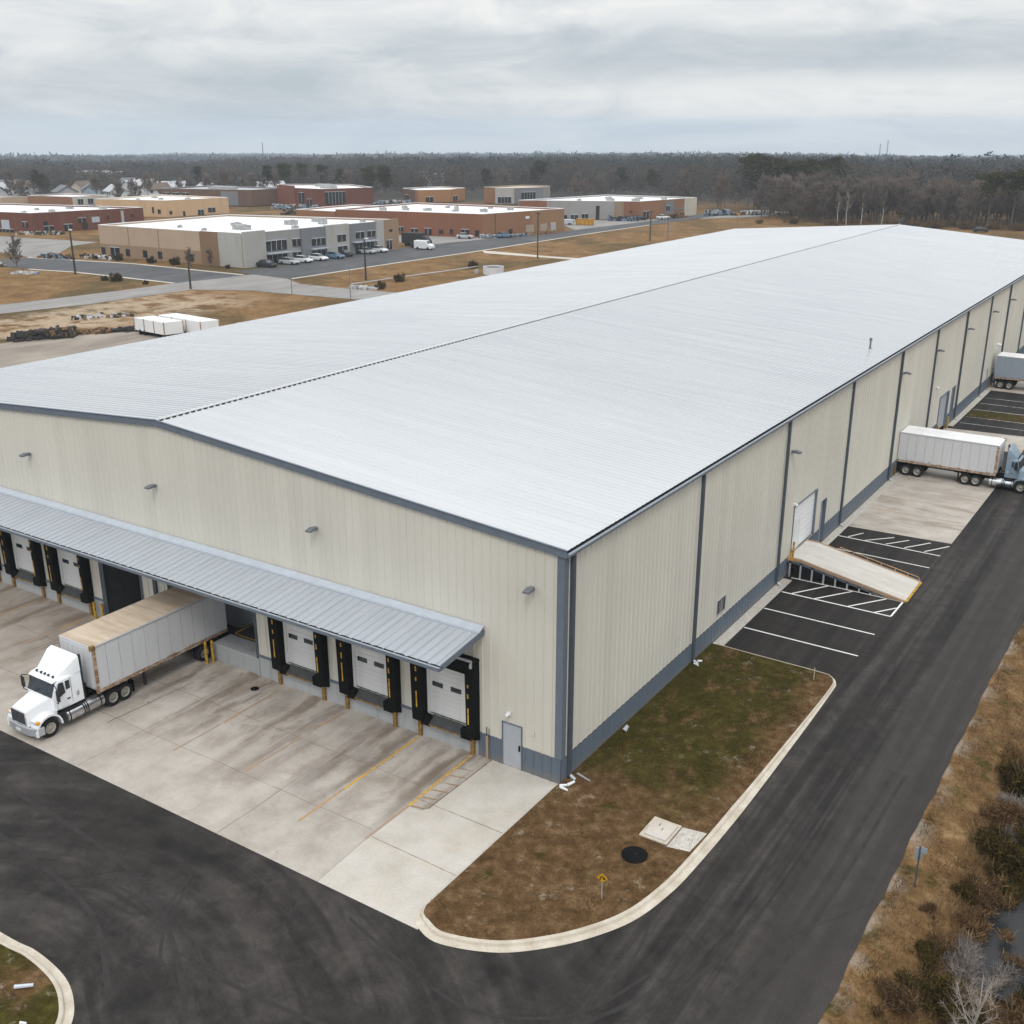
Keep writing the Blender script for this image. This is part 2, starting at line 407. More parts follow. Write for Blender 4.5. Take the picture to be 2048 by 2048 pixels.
def turf_mat(name, green_amt):
    m = NT(name, 0.95, 0.0, 0.1)
    P = m.pos()
    f = m.noise(P, 2.0, 9, 0.78); g = m.noise(P, 0.33, 4, 0.6, 0.4); h = m.noise(P, 26, 4, 0.7)
    brown = m.ramp(f, [(0.27, (0.032, 0.017, 0.007)), (0.5, (0.100, 0.057, 0.025)), (0.70, (0.215, 0.138, 0.074))])
    green = m.ramp(f, [(0.25, (0.014, 0.012, 0.002)), (0.5, (0.044, 0.037, 0.007)), (0.75, (0.095, 0.078, 0.018))])
    X, Y, Z = m.sep(P)
    if green_amt == 'island':
        k = m.math('MULTIPLY', m.step(m.math('ADD', Y, m.math('MULTIPLY', g, 9.0)), 4.2, 8.0), m.step(m.math('ADD', X, m.math('MULTIPLY', g, 2.4)), 7.9, 6.4))
        k2 = m.step(m.noise(P, 0.55, 4, 0.6), 0.60, 0.70)
        k = m.math('MAXIMUM', k, m.math('MULTIPLY', k2, 0.9))
        mid_ = m.noise(m.map(P, (1, 0.6, 1), (0, 0, 0.5)), 1.0, 8, 0.74, 0.5)
        k = m.math('MULTIPLY', k, m.step(mid_, 0.36, 0.48))
    elif green_amt == 'corner':
        k = m.step(g, 0.36, 0.5)
    base = m.mix(k, brown, green)
    pale = m.step(m.noise(P, 0.95, 8, 0.76), 0.58, 0.68)
    base = m.mix(m.math('MULTIPLY', pale, 0.5), base, (0.36, 0.31, 0.25))
    base = m.mix(0.5, base, m.ramp(h, [(0.25, (0.2,)*3), (0.75, (0.8,)*3)]), 'OVERLAY')
    m.col(base); m.bump(f, 0.6, 0.05)
    return m.mat
MT['turf'] = turf_mat('island_turf', 'island')
MT['turfcorner'] = turf_mat('corner_turf', 'corner')

def ground_mat():
    m = NT('dry_field', 0.95, 0.0, 0.1)
    P = m.pos(); X, Y, Z = m.sep(P)
    f = m.noise(P, 1.1, 8, 0.72); g = m.noise(P, 0.030, 5, 0.6, 0.6); h = m.noise(P, 0.22, 6, 0.66)
    fine = m.noise(P, 16, 4, 0.7)
    tan = m.ramp(m.math('ADD', m.math('MULTIPLY', f, 0.5), m.math('MULTIPLY', h, 0.5)), [(0.32, (0.070, 0.037, 0.015)), (0.5, (0.180, 0.102, 0.040)), (0.68, (0.310, 0.195, 0.092))])
    ol = m.ramp(f, [(0.3, (0.040, 0.032, 0.012)), (0.7, (0.095, 0.072, 0.028))])
    base = m.mix(m.math('MULTIPLY', m.step(g, 0.46, 0.60), 0.75), tan, ol)
    bank = m.math('MULTIPLY', m.step(X, 12.5, 14.0), m.step(Y, 60.0, 30.0))
    soil = m.ramp(f, [(0.28, (0.058, 0.032, 0.014)), (0.5, (0.140, 0.082, 0.036)), (0.70, (0.250, 0.165, 0.085))])
    base = m.mix(m.math('MULTIPLY', bank, 0.8), base, soil)
    gp = m.math('MULTIPLY', m.step(m.noise(P, 0.62, 4, 0.62), 0.57, 0.66), bank)
    base = m.mix(m.math('MULTIPLY', gp, 0.85), base, m.ramp(f, [(0.3, (0.022, 0.020, 0.004)), (0.7, (0.080, 0.070, 0.014))]))
    low = m.math('MULTIPLY', m.step(X, 15.6, 17.6), bank)
    base = m.mix(m.math('MULTIPLY', low, 0.6), base, m.ramp(f, [(0.3, (0.030, 0.019, 0.010)), (0.7, (0.090, 0.058, 0.028))]))
    gr = m.math('MULTIPLY', m.step(m.math('ADD', X, m.math('MULTIPLY', m.noise(P, 1.1, 5, 0.7), 1.6)), 15.5, 14.5), bank)
    gr = m.math('MULTIPLY', gr, m.step(m.noise(P, 0.5, 4, 0.6), 0.45, 0.6))
    base = m.mix(m.math('MULTIPLY', gr, 0.6), base, (0.33, 0.28, 0.23))
    # bare sandy ground west of the warehouse
    sx = m.math('MULTIPLY', m.step(X, -136.0, -131.0), m.step(X, -108.0, -118.0))
    sy = m.math('MULTIPLY', m.step(Y, 102.0, 84.0), m.step(Y, 20.0, 45.0))
    sand = m.math('MULTIPLY', m.math('MULTIPLY', sx, sy), m.step(h, 0.38, 0.55))
    base = m.mix(m.math('MULTIPLY', sand, 0.85), base, m.ramp(f, [(0.3, (0.28, 0.20, 0.13)), (0.7, (0.47, 0.38, 0.28))]))
    pale = m.step(m.noise(P, 0.07, 7, 0.7), 0.66, 0.71)
    base = m.mix(m.math('MULTIPLY', pale, 0.45), base, (0.40, 0.32, 0.23))
    # leaf litter under the far woods
    dx = m.math('SUBTRACT', X, 20.5); dy = m.math('ADD', Y, 35.0)
    d = m.math('SQRT', m.math('ADD', m.math('MULTIPLY', dx, dx), m.math('MULTIPLY', dy, dy)))
    k = m.step(d, 400.0, 470.0)
    base = m.mix(k, base, m.ramp(m.noise(P, 0.01, 6, 0.65), [(0.35, (0.040, 0.038, 0.034)), (0.65, (0.075, 0.064, 0.052))]))
    base = m.mix(0.45, base, m.ramp(fine, [(0.25, (0.2,)*3), (0.75, (0.8,)*3)]), 'OVERLAY')
    m.col(base); m.bump(f, 0.5, 0.06)
    return m.mat
MT['ground'] = ground_mat()
def gravel(name, a, b):
    m = NT(name, 0.95)
    f = m.noise(m.map(m.pos(), (0.25, 0.08, 1), (0, 0, 0.3)), 1.0, 6, 0.65); g = m.noise(m.pos(), 5, 5, 0.7)
    m.col(m.mix(0.4, m.ramp(f, [(0.3, a), (0.7, b)]), m.ramp(g, [(0.3, (0.25,)*3), (0.7, (0.75,)*3)]), 'OVERLAY'))
    return m.mat
MT['gravel'] = gravel('gravel_yard', (0.17, 0.145, 0.12), (0.35, 0.30, 0.25))
MT['oldroad'] = gravel('old_road', (0.19, 0.18, 0.17), (0.31, 0.295, 0.28))
MT['lot'] = gravel('lot_asphalt', (0.060, 0.062, 0.066), (0.105, 0.105, 0.108))
MT['paleroad'] = gravel('pale_path', (0.42, 0.38, 0.32), (0.58, 0.53, 0.46))
MT['strip'] = gravel('wall_foot_concrete', (0.36, 0.33, 0.29), (0.56, 0.53, 0.48))

# ---------------------------------------------------------------- world, sun, camera
SUN_EL, SUN_AZ = math.radians(50), math.radians(150)     # azimuth from +Y clockwise (towards +X)
W = bpy.data.worlds.new('World'); S.world = W; W.use_nodes = True
w = NT.__new__(NT); w.t = W.node_tree; w.mat = None; w._pos = None; w._obj = None
for nd in list(w.t.nodes): w.t.nodes.remove(nd)
out = w.n('ShaderNodeOutputWorld'); bgs = w.n('ShaderNodeBackground'); bgc = w.n('ShaderNodeBackground'); mx = w.n('ShaderNodeMixShader')
sky = w.n('ShaderNodeTexSky', sky_type='NISHITA'); sky.sun_disc = False
sky.sun_elevation = SUN_EL; sky.sun_rotation = SUN_AZ
w.l(sky.outputs[0], bgs.inputs[0]); bgs.inputs[1].default_value = 0.10
dirn = w.n('ShaderNodeTexCoord').outputs['Generated']
dx, dy, dz = w.sep(dirn)
up = w.math('MAXIMUM', w.math('ADD', dz, 0.032), 0.0)
hz = w.math('ADD', up, 0.035)
cv = w.n('ShaderNodeCombineXYZ'); w.l(w.math('DIVIDE', dx, hz), cv.inputs[0]); w.l(w.math('DIVIDE', dy, hz), cv.inputs[1])
# cloud deck seen in perspective: noise on a flat layer overhead
n1 = w.noise(w.map(cv.outputs[0], (0.42, 0.42, 1), (0, 0, 0.58)), 1.0, 8, 0.62, 0.7)
n2 = w.noise(w.map(cv.outputs[0], (0.085, 0.085, 1), (0, 0, 0.58), (3.1, 1.7, 0)), 1.0, 5, 0.55, 0.4)
n3 = w.noise(w.map(dirn, (7.5, 7.5, 27.0)), 1.0, 7, 0.6, 0.7)
cl = w.math('ADD', w.math('ADD', w.math('MULTIPLY', n1, 0.20), w.math('MULTIPLY', n2, 0.28)), w.math('MULTIPLY', n3, 0.52))
side = w.math('ADD', w.math('MULTIPLY', dx, 0.836), w.math('MULTIPLY', dy, 0.548))
# brighter break low over the right horizon, greyer bank on the left
brk = w.math('MULTIPLY', w.step(side, -0.22, 0.32), w.step(w.math('ABSOLUTE', w.math('SUBTRACT', w.math('ADD', up, w.math('MULTIPLY', w.math('SUBTRACT', n3, 0.5), 0.05)), 0.050)), 0.034, 0.004))
bank = w.math('MULTIPLY', w.step(side, 0.30, -0.30), w.step(w.math('ABSOLUTE', w.math('SUBTRACT', up, 0.054)), 0.045, 0.008))
bank2 = w.math('MULTIPLY', w.step(side, -0.30, 0.25), w.step(w.math('ABSOLUTE', w.math('SUBTRACT', w.math('ADD', up, w.math('MULTIPLY', w.math('SUBTRACT', n2, 0.5), 0.04)), 0.094)), 0.026, 0.006))
k = w.math('ADD', w.math('ADD', cl, 0.03), w.math('MULTIPLY', brk, 0.15))
k = w.math('SUBTRACT', k, w.math('MULTIPLY', bank, 0.10))
k = w.math('SUBTRACT', k, w.math('MULTIPLY', bank2, 0.09))
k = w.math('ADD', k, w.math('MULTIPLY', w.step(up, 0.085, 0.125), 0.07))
k = w.math('SUBTRACT', k, w.math('MULTIPLY', w.math('MULTIPLY', w.step(up, 0.135, 0.18), w.step(up, 0.34, 0.28)), 0.16))  # unseen cloud belt added above view to darken the left roof slope's reflection
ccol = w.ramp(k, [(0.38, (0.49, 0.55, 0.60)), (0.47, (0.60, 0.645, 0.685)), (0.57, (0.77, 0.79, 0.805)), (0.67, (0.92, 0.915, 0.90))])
zen = w.math('ADD', 0.0, w.math('MULTIPLY', w.step(up, 0.30, 0.43), 0.95))  # unseen high sky brightened to lift the right roof slope's reflection
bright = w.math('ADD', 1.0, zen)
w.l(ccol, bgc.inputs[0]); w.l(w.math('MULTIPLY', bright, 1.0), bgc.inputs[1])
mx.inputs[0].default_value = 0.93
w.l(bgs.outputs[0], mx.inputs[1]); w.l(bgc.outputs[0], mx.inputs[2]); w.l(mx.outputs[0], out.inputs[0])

sd = bpy.data.lights.new('sun', 'SUN'); sd.energy = 0.9; sd.angle = math.radians(14); sd.color = (1.0, 0.96, 0.90)
so = bpy.data.objects.new('sun', sd); COL.objects.link(so)
tosun = Vector((math.sin(SUN_AZ)*math.cos(SUN_EL), math.cos(SUN_AZ)*math.cos(SUN_EL), math.sin(SUN_EL)))
so.rotation_euler = tosun.to_track_quat('Z', 'Y').to_euler()

cd = bpy.data.cameras.new('camera'); co = bpy.data.objects.new('camera', cd); COL.objects.link(co)
cd.sensor_width = 36; cd.lens = 2168.702/2048*36; cd.clip_end = 30000; cd.clip_start = 0.5
CAM = Vector((20.502, -35.117, 27.004))
co.location = CAM; co.rotation_euler = (PI/2 - math.radians(19.51), 0, math.radians(33.259))
S.camera = co
S.view_settings.view_transform = 'Standard'; S.view_settings.look = 'None'; S.view_settings.exposure = 0.0; S.view_settings.gamma = 1.0
S.cycles.max_bounces = 6; S.cycles.volume_bounces = 2; S.cycles.diffuse_bounces = 3; S.cycles.glossy_bounces = 3

# ---------------------------------------------------------------- terrain
def softplus(t, k): return np.where(t > 20*k, t, k*np.log1p(np.exp(np.clip(t/k, -30, 30))))
def smooth(a, b, x):
    t = np.clip((x-a)/(b-a), 0, 1); return t*t*(3-2*t)
def terrain(x, y):
    x = np.asarray(x, float); y = np.asarray(y, float)
    d = np.hypot(x-20.5, y+35.1)
    z = -0.0205*softplus(d-470, 40) - 0.03
    z = z + smooth(900, 1600, d)*(5.0*np.sin(x/410+0.6)*np.sin(y/530) + 4.0*np.sin((x+y)/900+1.0) + 2.5*np.sin(x/190)*np.cos(y/233+0.7)) - smooth(900, 1600, d)*6
    ditch = smooth(14.6, 17.9, x)*(1-smooth(19.6, 23.0, x)*0.8)*(1-smooth(70, 100, y))
    ditch2 = smooth(17.0, 17.7, x)*(1-smooth(18.9, 19.6, x))*(1-smooth(5.2, 6.5, y))*smooth(-2.0, -0.3, y)
    return z - 1.0*ditch - 0.35*ditch2 + 0.05*np.sin(x*2.1+y*0.7)*np.sin(y*1.3-x*0.4)*smooth(14.6, 16, x)*(1-smooth(100, 160, y))
def axis_coords(lo, hi, flo, fhi, fine):
    c = list(np.arange(flo, fhi+1e-6, fine)); s = fine
    t = fhi
    while t < hi: s *= 1.16; t += s; c.append(min(t, hi))
    t = flo; s = fine
    while t > lo: s *= 1.16; t -= s; c.append(max(t, lo))
    return np.array(sorted(set(np.round(c, 4))))
xs = axis_coords(-5600, 1600, 13.0, 30.0, 0.35); ys = axis_coords(-120, 6300, -25.0, 40.0, 0.6)
GX, GY = np.meshgrid(xs, ys); GZ = terrain(GX, GY)
V = np.stack([GX, GY, GZ], 2).reshape(-1, 3); nx = len(xs); ny = len(ys)
ii = (np.arange(ny-1)[:, None]*nx + np.arange(nx-1)[None, :]).ravel()
F = np.stack([ii, ii+1, ii+1+nx, ii+nx], 1)
o = fast_mesh('ground', V, F, MT['ground']); o.data.polygons.foreach_set('use_smooth', [True]*len(F)); tag(o, 'dry brown grass ground running out to the horizon', None, None, 'structure')

def sheet(name, polys, mat, z, label=None, kind='structure'):
    mb = MB()
    for P in polys: mb.poly([(x, y, z) for x, y in P])
    o = mb.build(name, mat); return tag(o, label, None, None, kind)
def rect(x0, y0, x1, y1): return [(x0, y0), (x1, y0), (x1, y1), (x0, y1)]

edge = [(13.78 + 0.03*math.sin(y*0.9) + 0.03*math.sin(y*2.3+1) + (0.35 if y > 22 else 0.0)*min(1, max(0, (y-22)/12)), y) for y in np.arange(-60, 150.1, 0.75)]
mb = MB()
for (xa, ya), (xb, yb) in zip(edge[:-1], edge[1:]):
    x0 = -75.0 if yb <= -10.4 else 0.02
    mb.poly([(x0, ya, 0.0), (xa, ya, 0.0), (xb, yb, 0.0), (x0, yb, 0.0)])
tag(mb.build('asphalt_road', MT['asphalt']), 'dark worn asphalt road and lot round the warehouse', None, None, 'structure')

sheet('concrete_apron', [[(-60, -10.75), (-24.4, -10.72), (-4.42, -10.62), (-4.61, -7.3), (-4.57, -4.88), (-3.95, -4.80), (-3.72, -4.55), (-3.6, 0.0), (-51.2, 0.0), (-60, 0)]], MT['apron'], 0.006, 'stained concrete loading apron below the dock doors')
sheet('concrete_pavement', [[(-4.41, -10.62), (0.40, -10.60), (0.1, -9.9), (-0.04, -9.0), (-0.05, 0.0), (-3.585, 0.0), (-3.705, -4.56), (-3.94, -4.815), (-4.555, -4.895), (-4.595, -7.3)]], MT['clean'], 0.006, 'clean pale concrete pavement by the corner door')
sheet('side_apron', [[(0.05, 39.3), (7.62, 39.7), (7.72, 57.2), (0.05, 57.2)]], MT['apron_side'], 0.006, 'stained concrete pad in front of the side dock')
sheet('far_side_apron', [[(0.05, 66.0), (7.7, 66.0), (7.7, 72.2), (0.05, 71.4)], [(0.05, 90.5), (7.7, 90.5), (7.7, 97.5), (0.05, 97.5)]], MT['apron_side'], 0.007, 'concrete pads at the far side docks')
mb = MB()
mb.box(0.05, 16.35, 0.0, 0.66, 27.4, 0.07); mb.box(0.05, 32.2, 0.0, 0.60, 65.9, 0.05); mb.box(0.05, 72.3, 0.0, 0.62, 90.3, 0.05)
tag(mb.build('wall_foot_strip', MT['strip'], bevel=0.02), 'narrow pale concrete strip along the foot of the long wall', None, None, 'structure')
sheet('side_verge', [[(0.64, 77.0), (7.3, 77.2), (7.3, 80.4), (0.64, 80.2)]], MT['turf'], 0.012, 'strip of brown grass across the far side parking')

def catmull(P, n=6):
    out = []
    for i in range(len(P)-1):
        p0 = P[max(i-1, 0)]; p1 = P[i]; p2 = P[i+1]; p3 = P[min(i+2, len(P)-1)]
        for k in range(n):
            t = k/n; t2 = t*t; t3 = t2*t
            out.append(tuple(0.5*((2*p1[j]) + (-p0[j]+p2[j])*t + (2*p0[j]-5*p1[j]+4*p2[j]-p3[j])*t2 + (-p0[j]+3*p1[j]-3*p2[j]+p3[j])*t3) for j in (0, 1)))
    out.append(P[-1]); return out
# joints in the concrete
mb = MB(); Z = 0.010
def line(mb, a, b, wd, z):
    ax, ay = a; bx, by = b; L = math.hypot(bx-ax, by-ay); nx_, ny_ = -(by-ay)/L*wd/2, (bx-ax)/L*wd/2
    mb.poly([(ax+nx_, ay+ny_, z), (ax-nx_, ay-ny_, z), (bx-nx_, by-ny_, z), (bx+nx_, by+ny_, z)])
def wob(mb, a, b, wd, z, amp=0.03, n=14):
    P = []
    for k in range(n+1):
        t = k/n; j = (R.uniform(-amp, amp) if 0 < k < n else 0)
        P.append((a[0]+(b[0]-a[0])*t + j*(abs(b[1]-a[1]) > abs(b[0]-a[0])), a[1]+(b[1]-a[1])*t + j*(abs(b[0]-a[0]) >= abs(b[1]-a[1]))))
    for p, q in zip(P[:-1], P[1:]): line(mb, p, q, wd*R.uniform(0.7, 1.2), z)
for yy in (-3.3, -6.9): wob(mb, (-50, yy), (-4.75, yy-0.1), 0.022, Z, 0.05, 40)
for xx in (-9.9, -18.9, -30.5): wob(mb, (xx, -10.6), (xx, -0.7), 0.022, Z)
wob(mb, (-4.42, -4.25), (-0.2, -4.27), 0.03, Z, 0.012); wob(mb, (-4.5, -7.35), (-0.2, -7.45), 0.024, Z, 0.012)
wob(mb, (-3.60, -0.05), (-3.74, -4.55), 0.05, Z, 0.01)
tag(mb.build('concrete_joint', MT['joint']), 'brown joints between the concrete slabs', None, None, 'structure')
mb = MB(); wob(mb, (6.9, -11.3), (9.2, -11.9), 0.03, 0.004, 0.05, 10); wob(mb, (10.9, -8), (10.86, 17), 0.022, 0.004, 0.03, 40); wob(mb, (-20.6, -2.4), (-20.9, -7.5), 0.04, 0.0105, 0.06, 12); wob(mb, (-10.2, -18.4), (-5.5, -16.6), 0.035, 0.004, 0.08, 10)
tag(mb.build('pavement_crack', MT['crack']), 'dark cracks and the seam in the paving', None, None, 'structure')
mb = MB()
for q_, (P, wd) in enumerate((([(-8.71, -12.98), (-8.25, -14.18), (-7.67, -15.14), (-7.22, -15.81)], 0.13), ([(-8.41, -13.05), (-7.97, -14.17), (-7.4, -15.13), (-6.84, -15.95), (-5.89, -16.83)], 0.13), ([(-11.5, -15.0), (-9.1, -14.94), (-7.55, -15.07), (-5.2, -15.7), (-3.4, -17.0)], 0.16), ([(-30, -13.4), (-22, -13.3), (-14, -13.7), (-9.0, -14.6), (-4.0, -17.4), (-2.0, -20)], 0.22), ([(-30, -15.4), (-22, -15.3), (-15, -15.7), (-10.0, -16.5), (-6.0, -18.8)], 0.20), ([(6.5, -2.5), (7.5, -7.6), (7.1, -9.2), (7.2, -11.3)], 0.10), ([(9.9, 8.0), (9.6, -4.5), (8.2, -9.8), (5.2, -13.6), (1.0, -15.6), (-5, -16.2)], 0.18), ([(11.9, 9.0), (11.5, -4.0), (9.9, -11.0), (6.9, -16.5)], 0.2), ([(12.4, 9.0), (12.0, -4.0), (10.4, -11.2), (7.4, -16.8)], 0.16), ([(10.4, 8.0), (10.1, -4.5), (8.7, -10.0), (5.6, -14.0), (1.2, -16.1)], 0.15), ([(-2, -11.5), (1.0, -12.2), (4.2, -12.6), (7.0, -11.0), (8.3, -8.0)], 0.14))):
    Q = catmull(P, 10)
    for a, b in zip(Q[:-1], Q[1:]): line(mb, a, b, wd, 0.0040 + 0.0003*q_)
m = NT('rubber_mark', 0.85); f = m.noise(m.map(m.pos(), (1.1, 1.1, 1)), 1.0, 6, 0.7); g = m.noise(m.pos(), 22, 4, 0.7)
m.col(m.mix(0.5, m.ramp(f, [(0.3, (0.033, 0.030, 0.028)), (0.6, (0.058, 0.052, 0.050))]), m.ramp(g, [(0.25, (0.02,)*3), (0.75, (0.14,)*3)]), 'OVERLAY'))
tag(mb.build('tyre_mark', m.mat), 'dark rubber tyre marks curving over the asphalt', None, None, 'structure')
# painted lines
mb = MB(); Z = 0.0125
line(mb, (-4.60, -0.25), (-4.55, -4.85), 0.14, Z); line(mb, (-7.58, -0.35), (-7.66, -5.4), 0.13, Z)
tag(mb.build('yellow_bay_line', MT['lineyellow']), 'yellow bay lines on the concrete apron', None, None, 'structure')
mb = MB()
line(mb, (-4.55, -4.87), (-4.6, -7.6), 0.12, Z); line(mb, (-7.67, -5.42), (-7.7, -8.2), 0.10, Z)
line(mb, (-12.0, -0.5), (-12.2, -2.5), 0.12, Z); line(mb, (-12.2, -3.4), (-12.25, -6.9), 0.10, Z)
line(mb, (-16.3, -0.7), (-16.25, -4.4), 0.11, Z); line(mb, (-16.25, -4.6), (-16.3, -7.4), 0.08, Z)
for xx in (-31.9, -36.4, -40.6): line(mb, (xx, -0.6), (xx-0.1, -4.6), 0.16, Z)
for yy in (44.2, 47.6, 50.9): line(mb, (0.9, yy), (7.2, yy+0.15), 0.10, Z)
tag(mb.build('faded_bay_line', MT['linefaded']), 'faded yellow bay lines on the aprons', None, None, 'structure')
mb = MB()
for k in range(5):
    y = -1.42 - 0.66*k; line(mb, (-4.46, y), (-3.72, y+0.20), 0.075, Z)
line(mb, (-4.46, -4.80), (-3.85, -4.68), 0.07, Z)
tag(mb.build('hatch_line', MT['linebrown']), 'brown walkway hatching beside the corner door', None, None, 'structure')
mb = MB(); Z = 0.005
for y in (19.35, 22.5): line(mb, (0.7, y), (7.22, y), 0.11, Z)
line(mb, (0.72, 25.43), (7.33, 25.45), 0.12, Z); line(mb, (0.45, 27.9), (7.36, 27.95), 0.11, Z); line(mb, (7.33, 25.5), (7.38, 27.9), 0.11, Z)
for a, b in (((1.33, 25.5), (2.82, 27.85)), ((2.76, 25.5), (4.35, 27.85)), ((4.8, 25.5), (6.42, 27.85)), ((6.37, 25.5), (7.3, 26.85))): line(mb, a, b, 0.11, Z)
line(mb, (0.4, 34.5), (7.4, 34.4), 0.10, Z); line(mb, (0.25, 37.05), (7.5, 36.95), 0.11, Z)
for a, b in (((1.24, 37.2), (1.93, 38.5)), ((2.44, 37.12), (3.99, 38.8)), ((3.84, 37.2), (5.0, 38.8)), ((5.1, 37.2), (6.37, 39.1)), ((6.41, 37.2), (7.6, 39.1))): line(mb, a, b, 0.10, Z)
tag(mb.build('white_parking_line', MT['linewhite']), 'white parking bay lines along the long wall', None, None, 'structure')
mb = MB()
for y in (74.2, 77.0, 80.5, 83.6, 86.4): line(mb, (0.8, y), (7.2, y+0.25), 0.13, 0.016)
tag(mb.build('far_parking_line', MT['lineworn']), 'worn white lines on the far side parking', None, None, 'structure')

# kerbed grass island and the grass corner at the left
def offset(P, d):
    out = []
    for i in range(len(P)):
        a = P[max(i-1, 0)]; b = P[min(i+1, len(P)-1)]
        L = math.hypot(b[0]-a[0], b[1]-a[1]); out.append((P[i][0]-(b[1]-a[1])/L*d, P[i][1]+(b[0]-a[0])/L*d))
    return out
def kerb(name, P, label, gw=0.27, kw=0.18, taper=None):
    """P runs with the grass on its left: gutter pan, upstand with rounded top"""
    mb = MB()
    n = len(P)
    prof = [(0.0, 0.0), (0.0, 0.012), (gw, 0.028), (gw+0.04, 0.12), (gw+0.08, 0.14), (gw+kw, 0.14), (gw+kw, 0.02)]
    rr = []
    tp = taper or (lambda k: 1.0)
    for d, z in prof:
        O = offset(P, d); rr.append([(P[k][0]+(O[k][0]-P[k][0])*tp(k), P[k][1]+(O[k][1]-P[k][1])*tp(k), z) for k in range(n)])
    base = [mb.pts(r) for r in rr]
    for a, b in zip(base[:-1], base[1:]):
        for k in range(n-1): mb.face([a+k, a+k+1, b+k+1, b+k])
    o = mb.build(name, MT['kerb']); tag(o, label, None, None, 'structure')
    O = offset(P, gw+kw)
    return [(P[k][0]+(O[k][0]-P[k][0])*tp(k), P[k][1]+(O[k][1]-P[k][1])*tp(k)) for k in range(n)]
KP = [(-0.14, -9.55), (-0.10, -10.05), (0.36, -10.52), (1.47, -10.74), (3.43, -9.98), (4.97, -8.6), (6.0, -7.2), (6.67, -5.84), (7.05, -4.2), (7.25, -2.3), (7.40, 2.35), (7.38, 9), (7.30, 14.6), (7.2, 15.6), (6.85, 16.15), (6.2, 16.32), (3.0, 16.36), (0.35, 16.40)]
KO = catmull(KP); KT = lambda k: min(1.0, 0.22+0.07*k) if k < 40 else (1.0 if k < 60 else max(0.36, 1.0-0.06*(k-60)))
KI = kerb('kerb', KO, 'pale concrete kerb with gutter round the grass island', taper=KT)
isl = [(0.03, 0.02), (-0.03, -0.3), (-0.06, -9.2)] + [(p[0]+(-0.02 if k < 6 else 0), p[1]) for k, p in enumerate(KI)] + [(0.03, 16.2)]
top = MB(); top.poly([(x, y, 0.115) for x, y in isl])
o = top.build('grass_island', MT['turf']); tag(o, 'brown and green grass island at the warehouse corner', None, None, 'structure')
LP = [(-40, -19.05), (-20, -18.95), (-12.0, -18.85), (-10.0, -18.72), (-8.1, -18.95), (-6.8, -19.55), (-6.05, -20.3), (-5.6, -21.4), (-5.5, -24), (-5.5, -30)]
LO = catmull(LP)[::-1]; LI = kerb('kerb', LO, 'pale concrete kerb round the grass corner bottom left')
top = MB(); top.poly([(x, y, 0.115) for x, y in LI] + [(-40, -30, 0.115)])
tag(top.build('grass_corner', MT['turfcorner']), 'mossy green grass corner across the road', None, None, 'structure')

# background roads, lots and yards
Zb = 0.0
sheet('country_road', [[(-150, 30), (-141.5, 30), (-137.2, 62), (-134.2, 75), (-133.4, 96), (-142.6, 99), (-143, 88), (-144.5, 74), (-146.5, 62)]], MT['oldroad'], 0.01, 'pale worn road behind the warehouse')
sheet('cross_road', [[(-133.4, 96.02), (-124, 101.0), (-112.8, 101.8), (-60, 108), (-60, 117), (-111, 112.2), (-122.4, 112), (-129.5, 116), (-140, 117), (-142.6, 99.02)]], MT['oldroad'], 0.01, 'worn grey cross road between the fields')
sheet('parking_lot', [[(-205, 97.5), (-184, 98.2), (-171.8, 100.4), (-142.65, 100.2), (-140.6, 109), (-140.6, 115.2), (-174.7, 115.6), (-203, 110.5)], [(-140.0, 117.02), (-129.5, 116.02), (-129.0, 146), (-127.6, 173), (-127.8, 232), (-126.2, 262), (-122, 330), (-131.0, 330), (-133, 270), (-136.0, 235), (-141, 205), (-146.4, 180), (-146.2, 118)]], MT['lot'], 0.02, 'dark asphalt parking lot beside the pale office building')
sheet('rear_yard', [[(-165, 184), (-146.4, 180.02), (-141, 204.6), (-146, 203), (-168, 197)], [(-160, 262), (-136.2, 236), (-133.1, 270), (-131.2, 298), (-137.2, 276)], [(-131, 300), (-122.3, 325), (-108, 328), (-110, 312), (-122.8, 292)]], MT['oldroad'], 0.012, 'worn yards beside the brick buildings')
sheet('side_path', [[(-127.4, 177.5), (-123.6, 173.2), (-90, 172.8), (-90, 176.5), (-109, 176), (-123.6, 177.7)]], MT['paleroad'], 0.014, 'pale path across the dry field')
mb = MB()
for P in ([(-184, 98), (-171.8, 100.2), (-142.7, 100)], [(-203, 110.6), (-174.7, 115.8), (-140.8, 115.5)], [(-128.8, 116.2), (-128.5, 146), (-127.3, 173), (-127.3, 232), (-126, 262)]):
    for a, b in zip(P[:-1], P[1:]): line(mb, a, b, 0.9, 0.03)
tag(mb.build('lot_kerb', MT['paleroad']), 'pale kerb lines round the far parking lot', None, None, 'structure')
sheet('left_road', [[(-300, 108), (-232, 112), (-214, 114), (-203, 111), (-203, 118), (-216, 131), (-219, 141), (-300, 131)]], MT['oldroad'], 0.008, 'worn grey road in front of the red brick building')
sheet('gravel_yard', [[(-115, -20), (-51.5, -20), (-51.5, 120), (-70, 96), (-100, 72), (-109.5, 62), (-113, 54), (-116, 45)]], MT['gravel'], -0.006, 'gravel yard behind the warehouse')

# ---------------------------------------------------------------- the warehouse
WID, XR, HE, HR, LEN = 51.0, -24.25, 11.0, 12.88, 142.5
wh = thing('warehouse', 'huge cream metal warehouse with long white ribbed roof and dock canopy', 'warehouse')
def roof_z(x): return HE + (HR-HE)*(x/XR if x > XR else (x+WID)/(XR+WID))

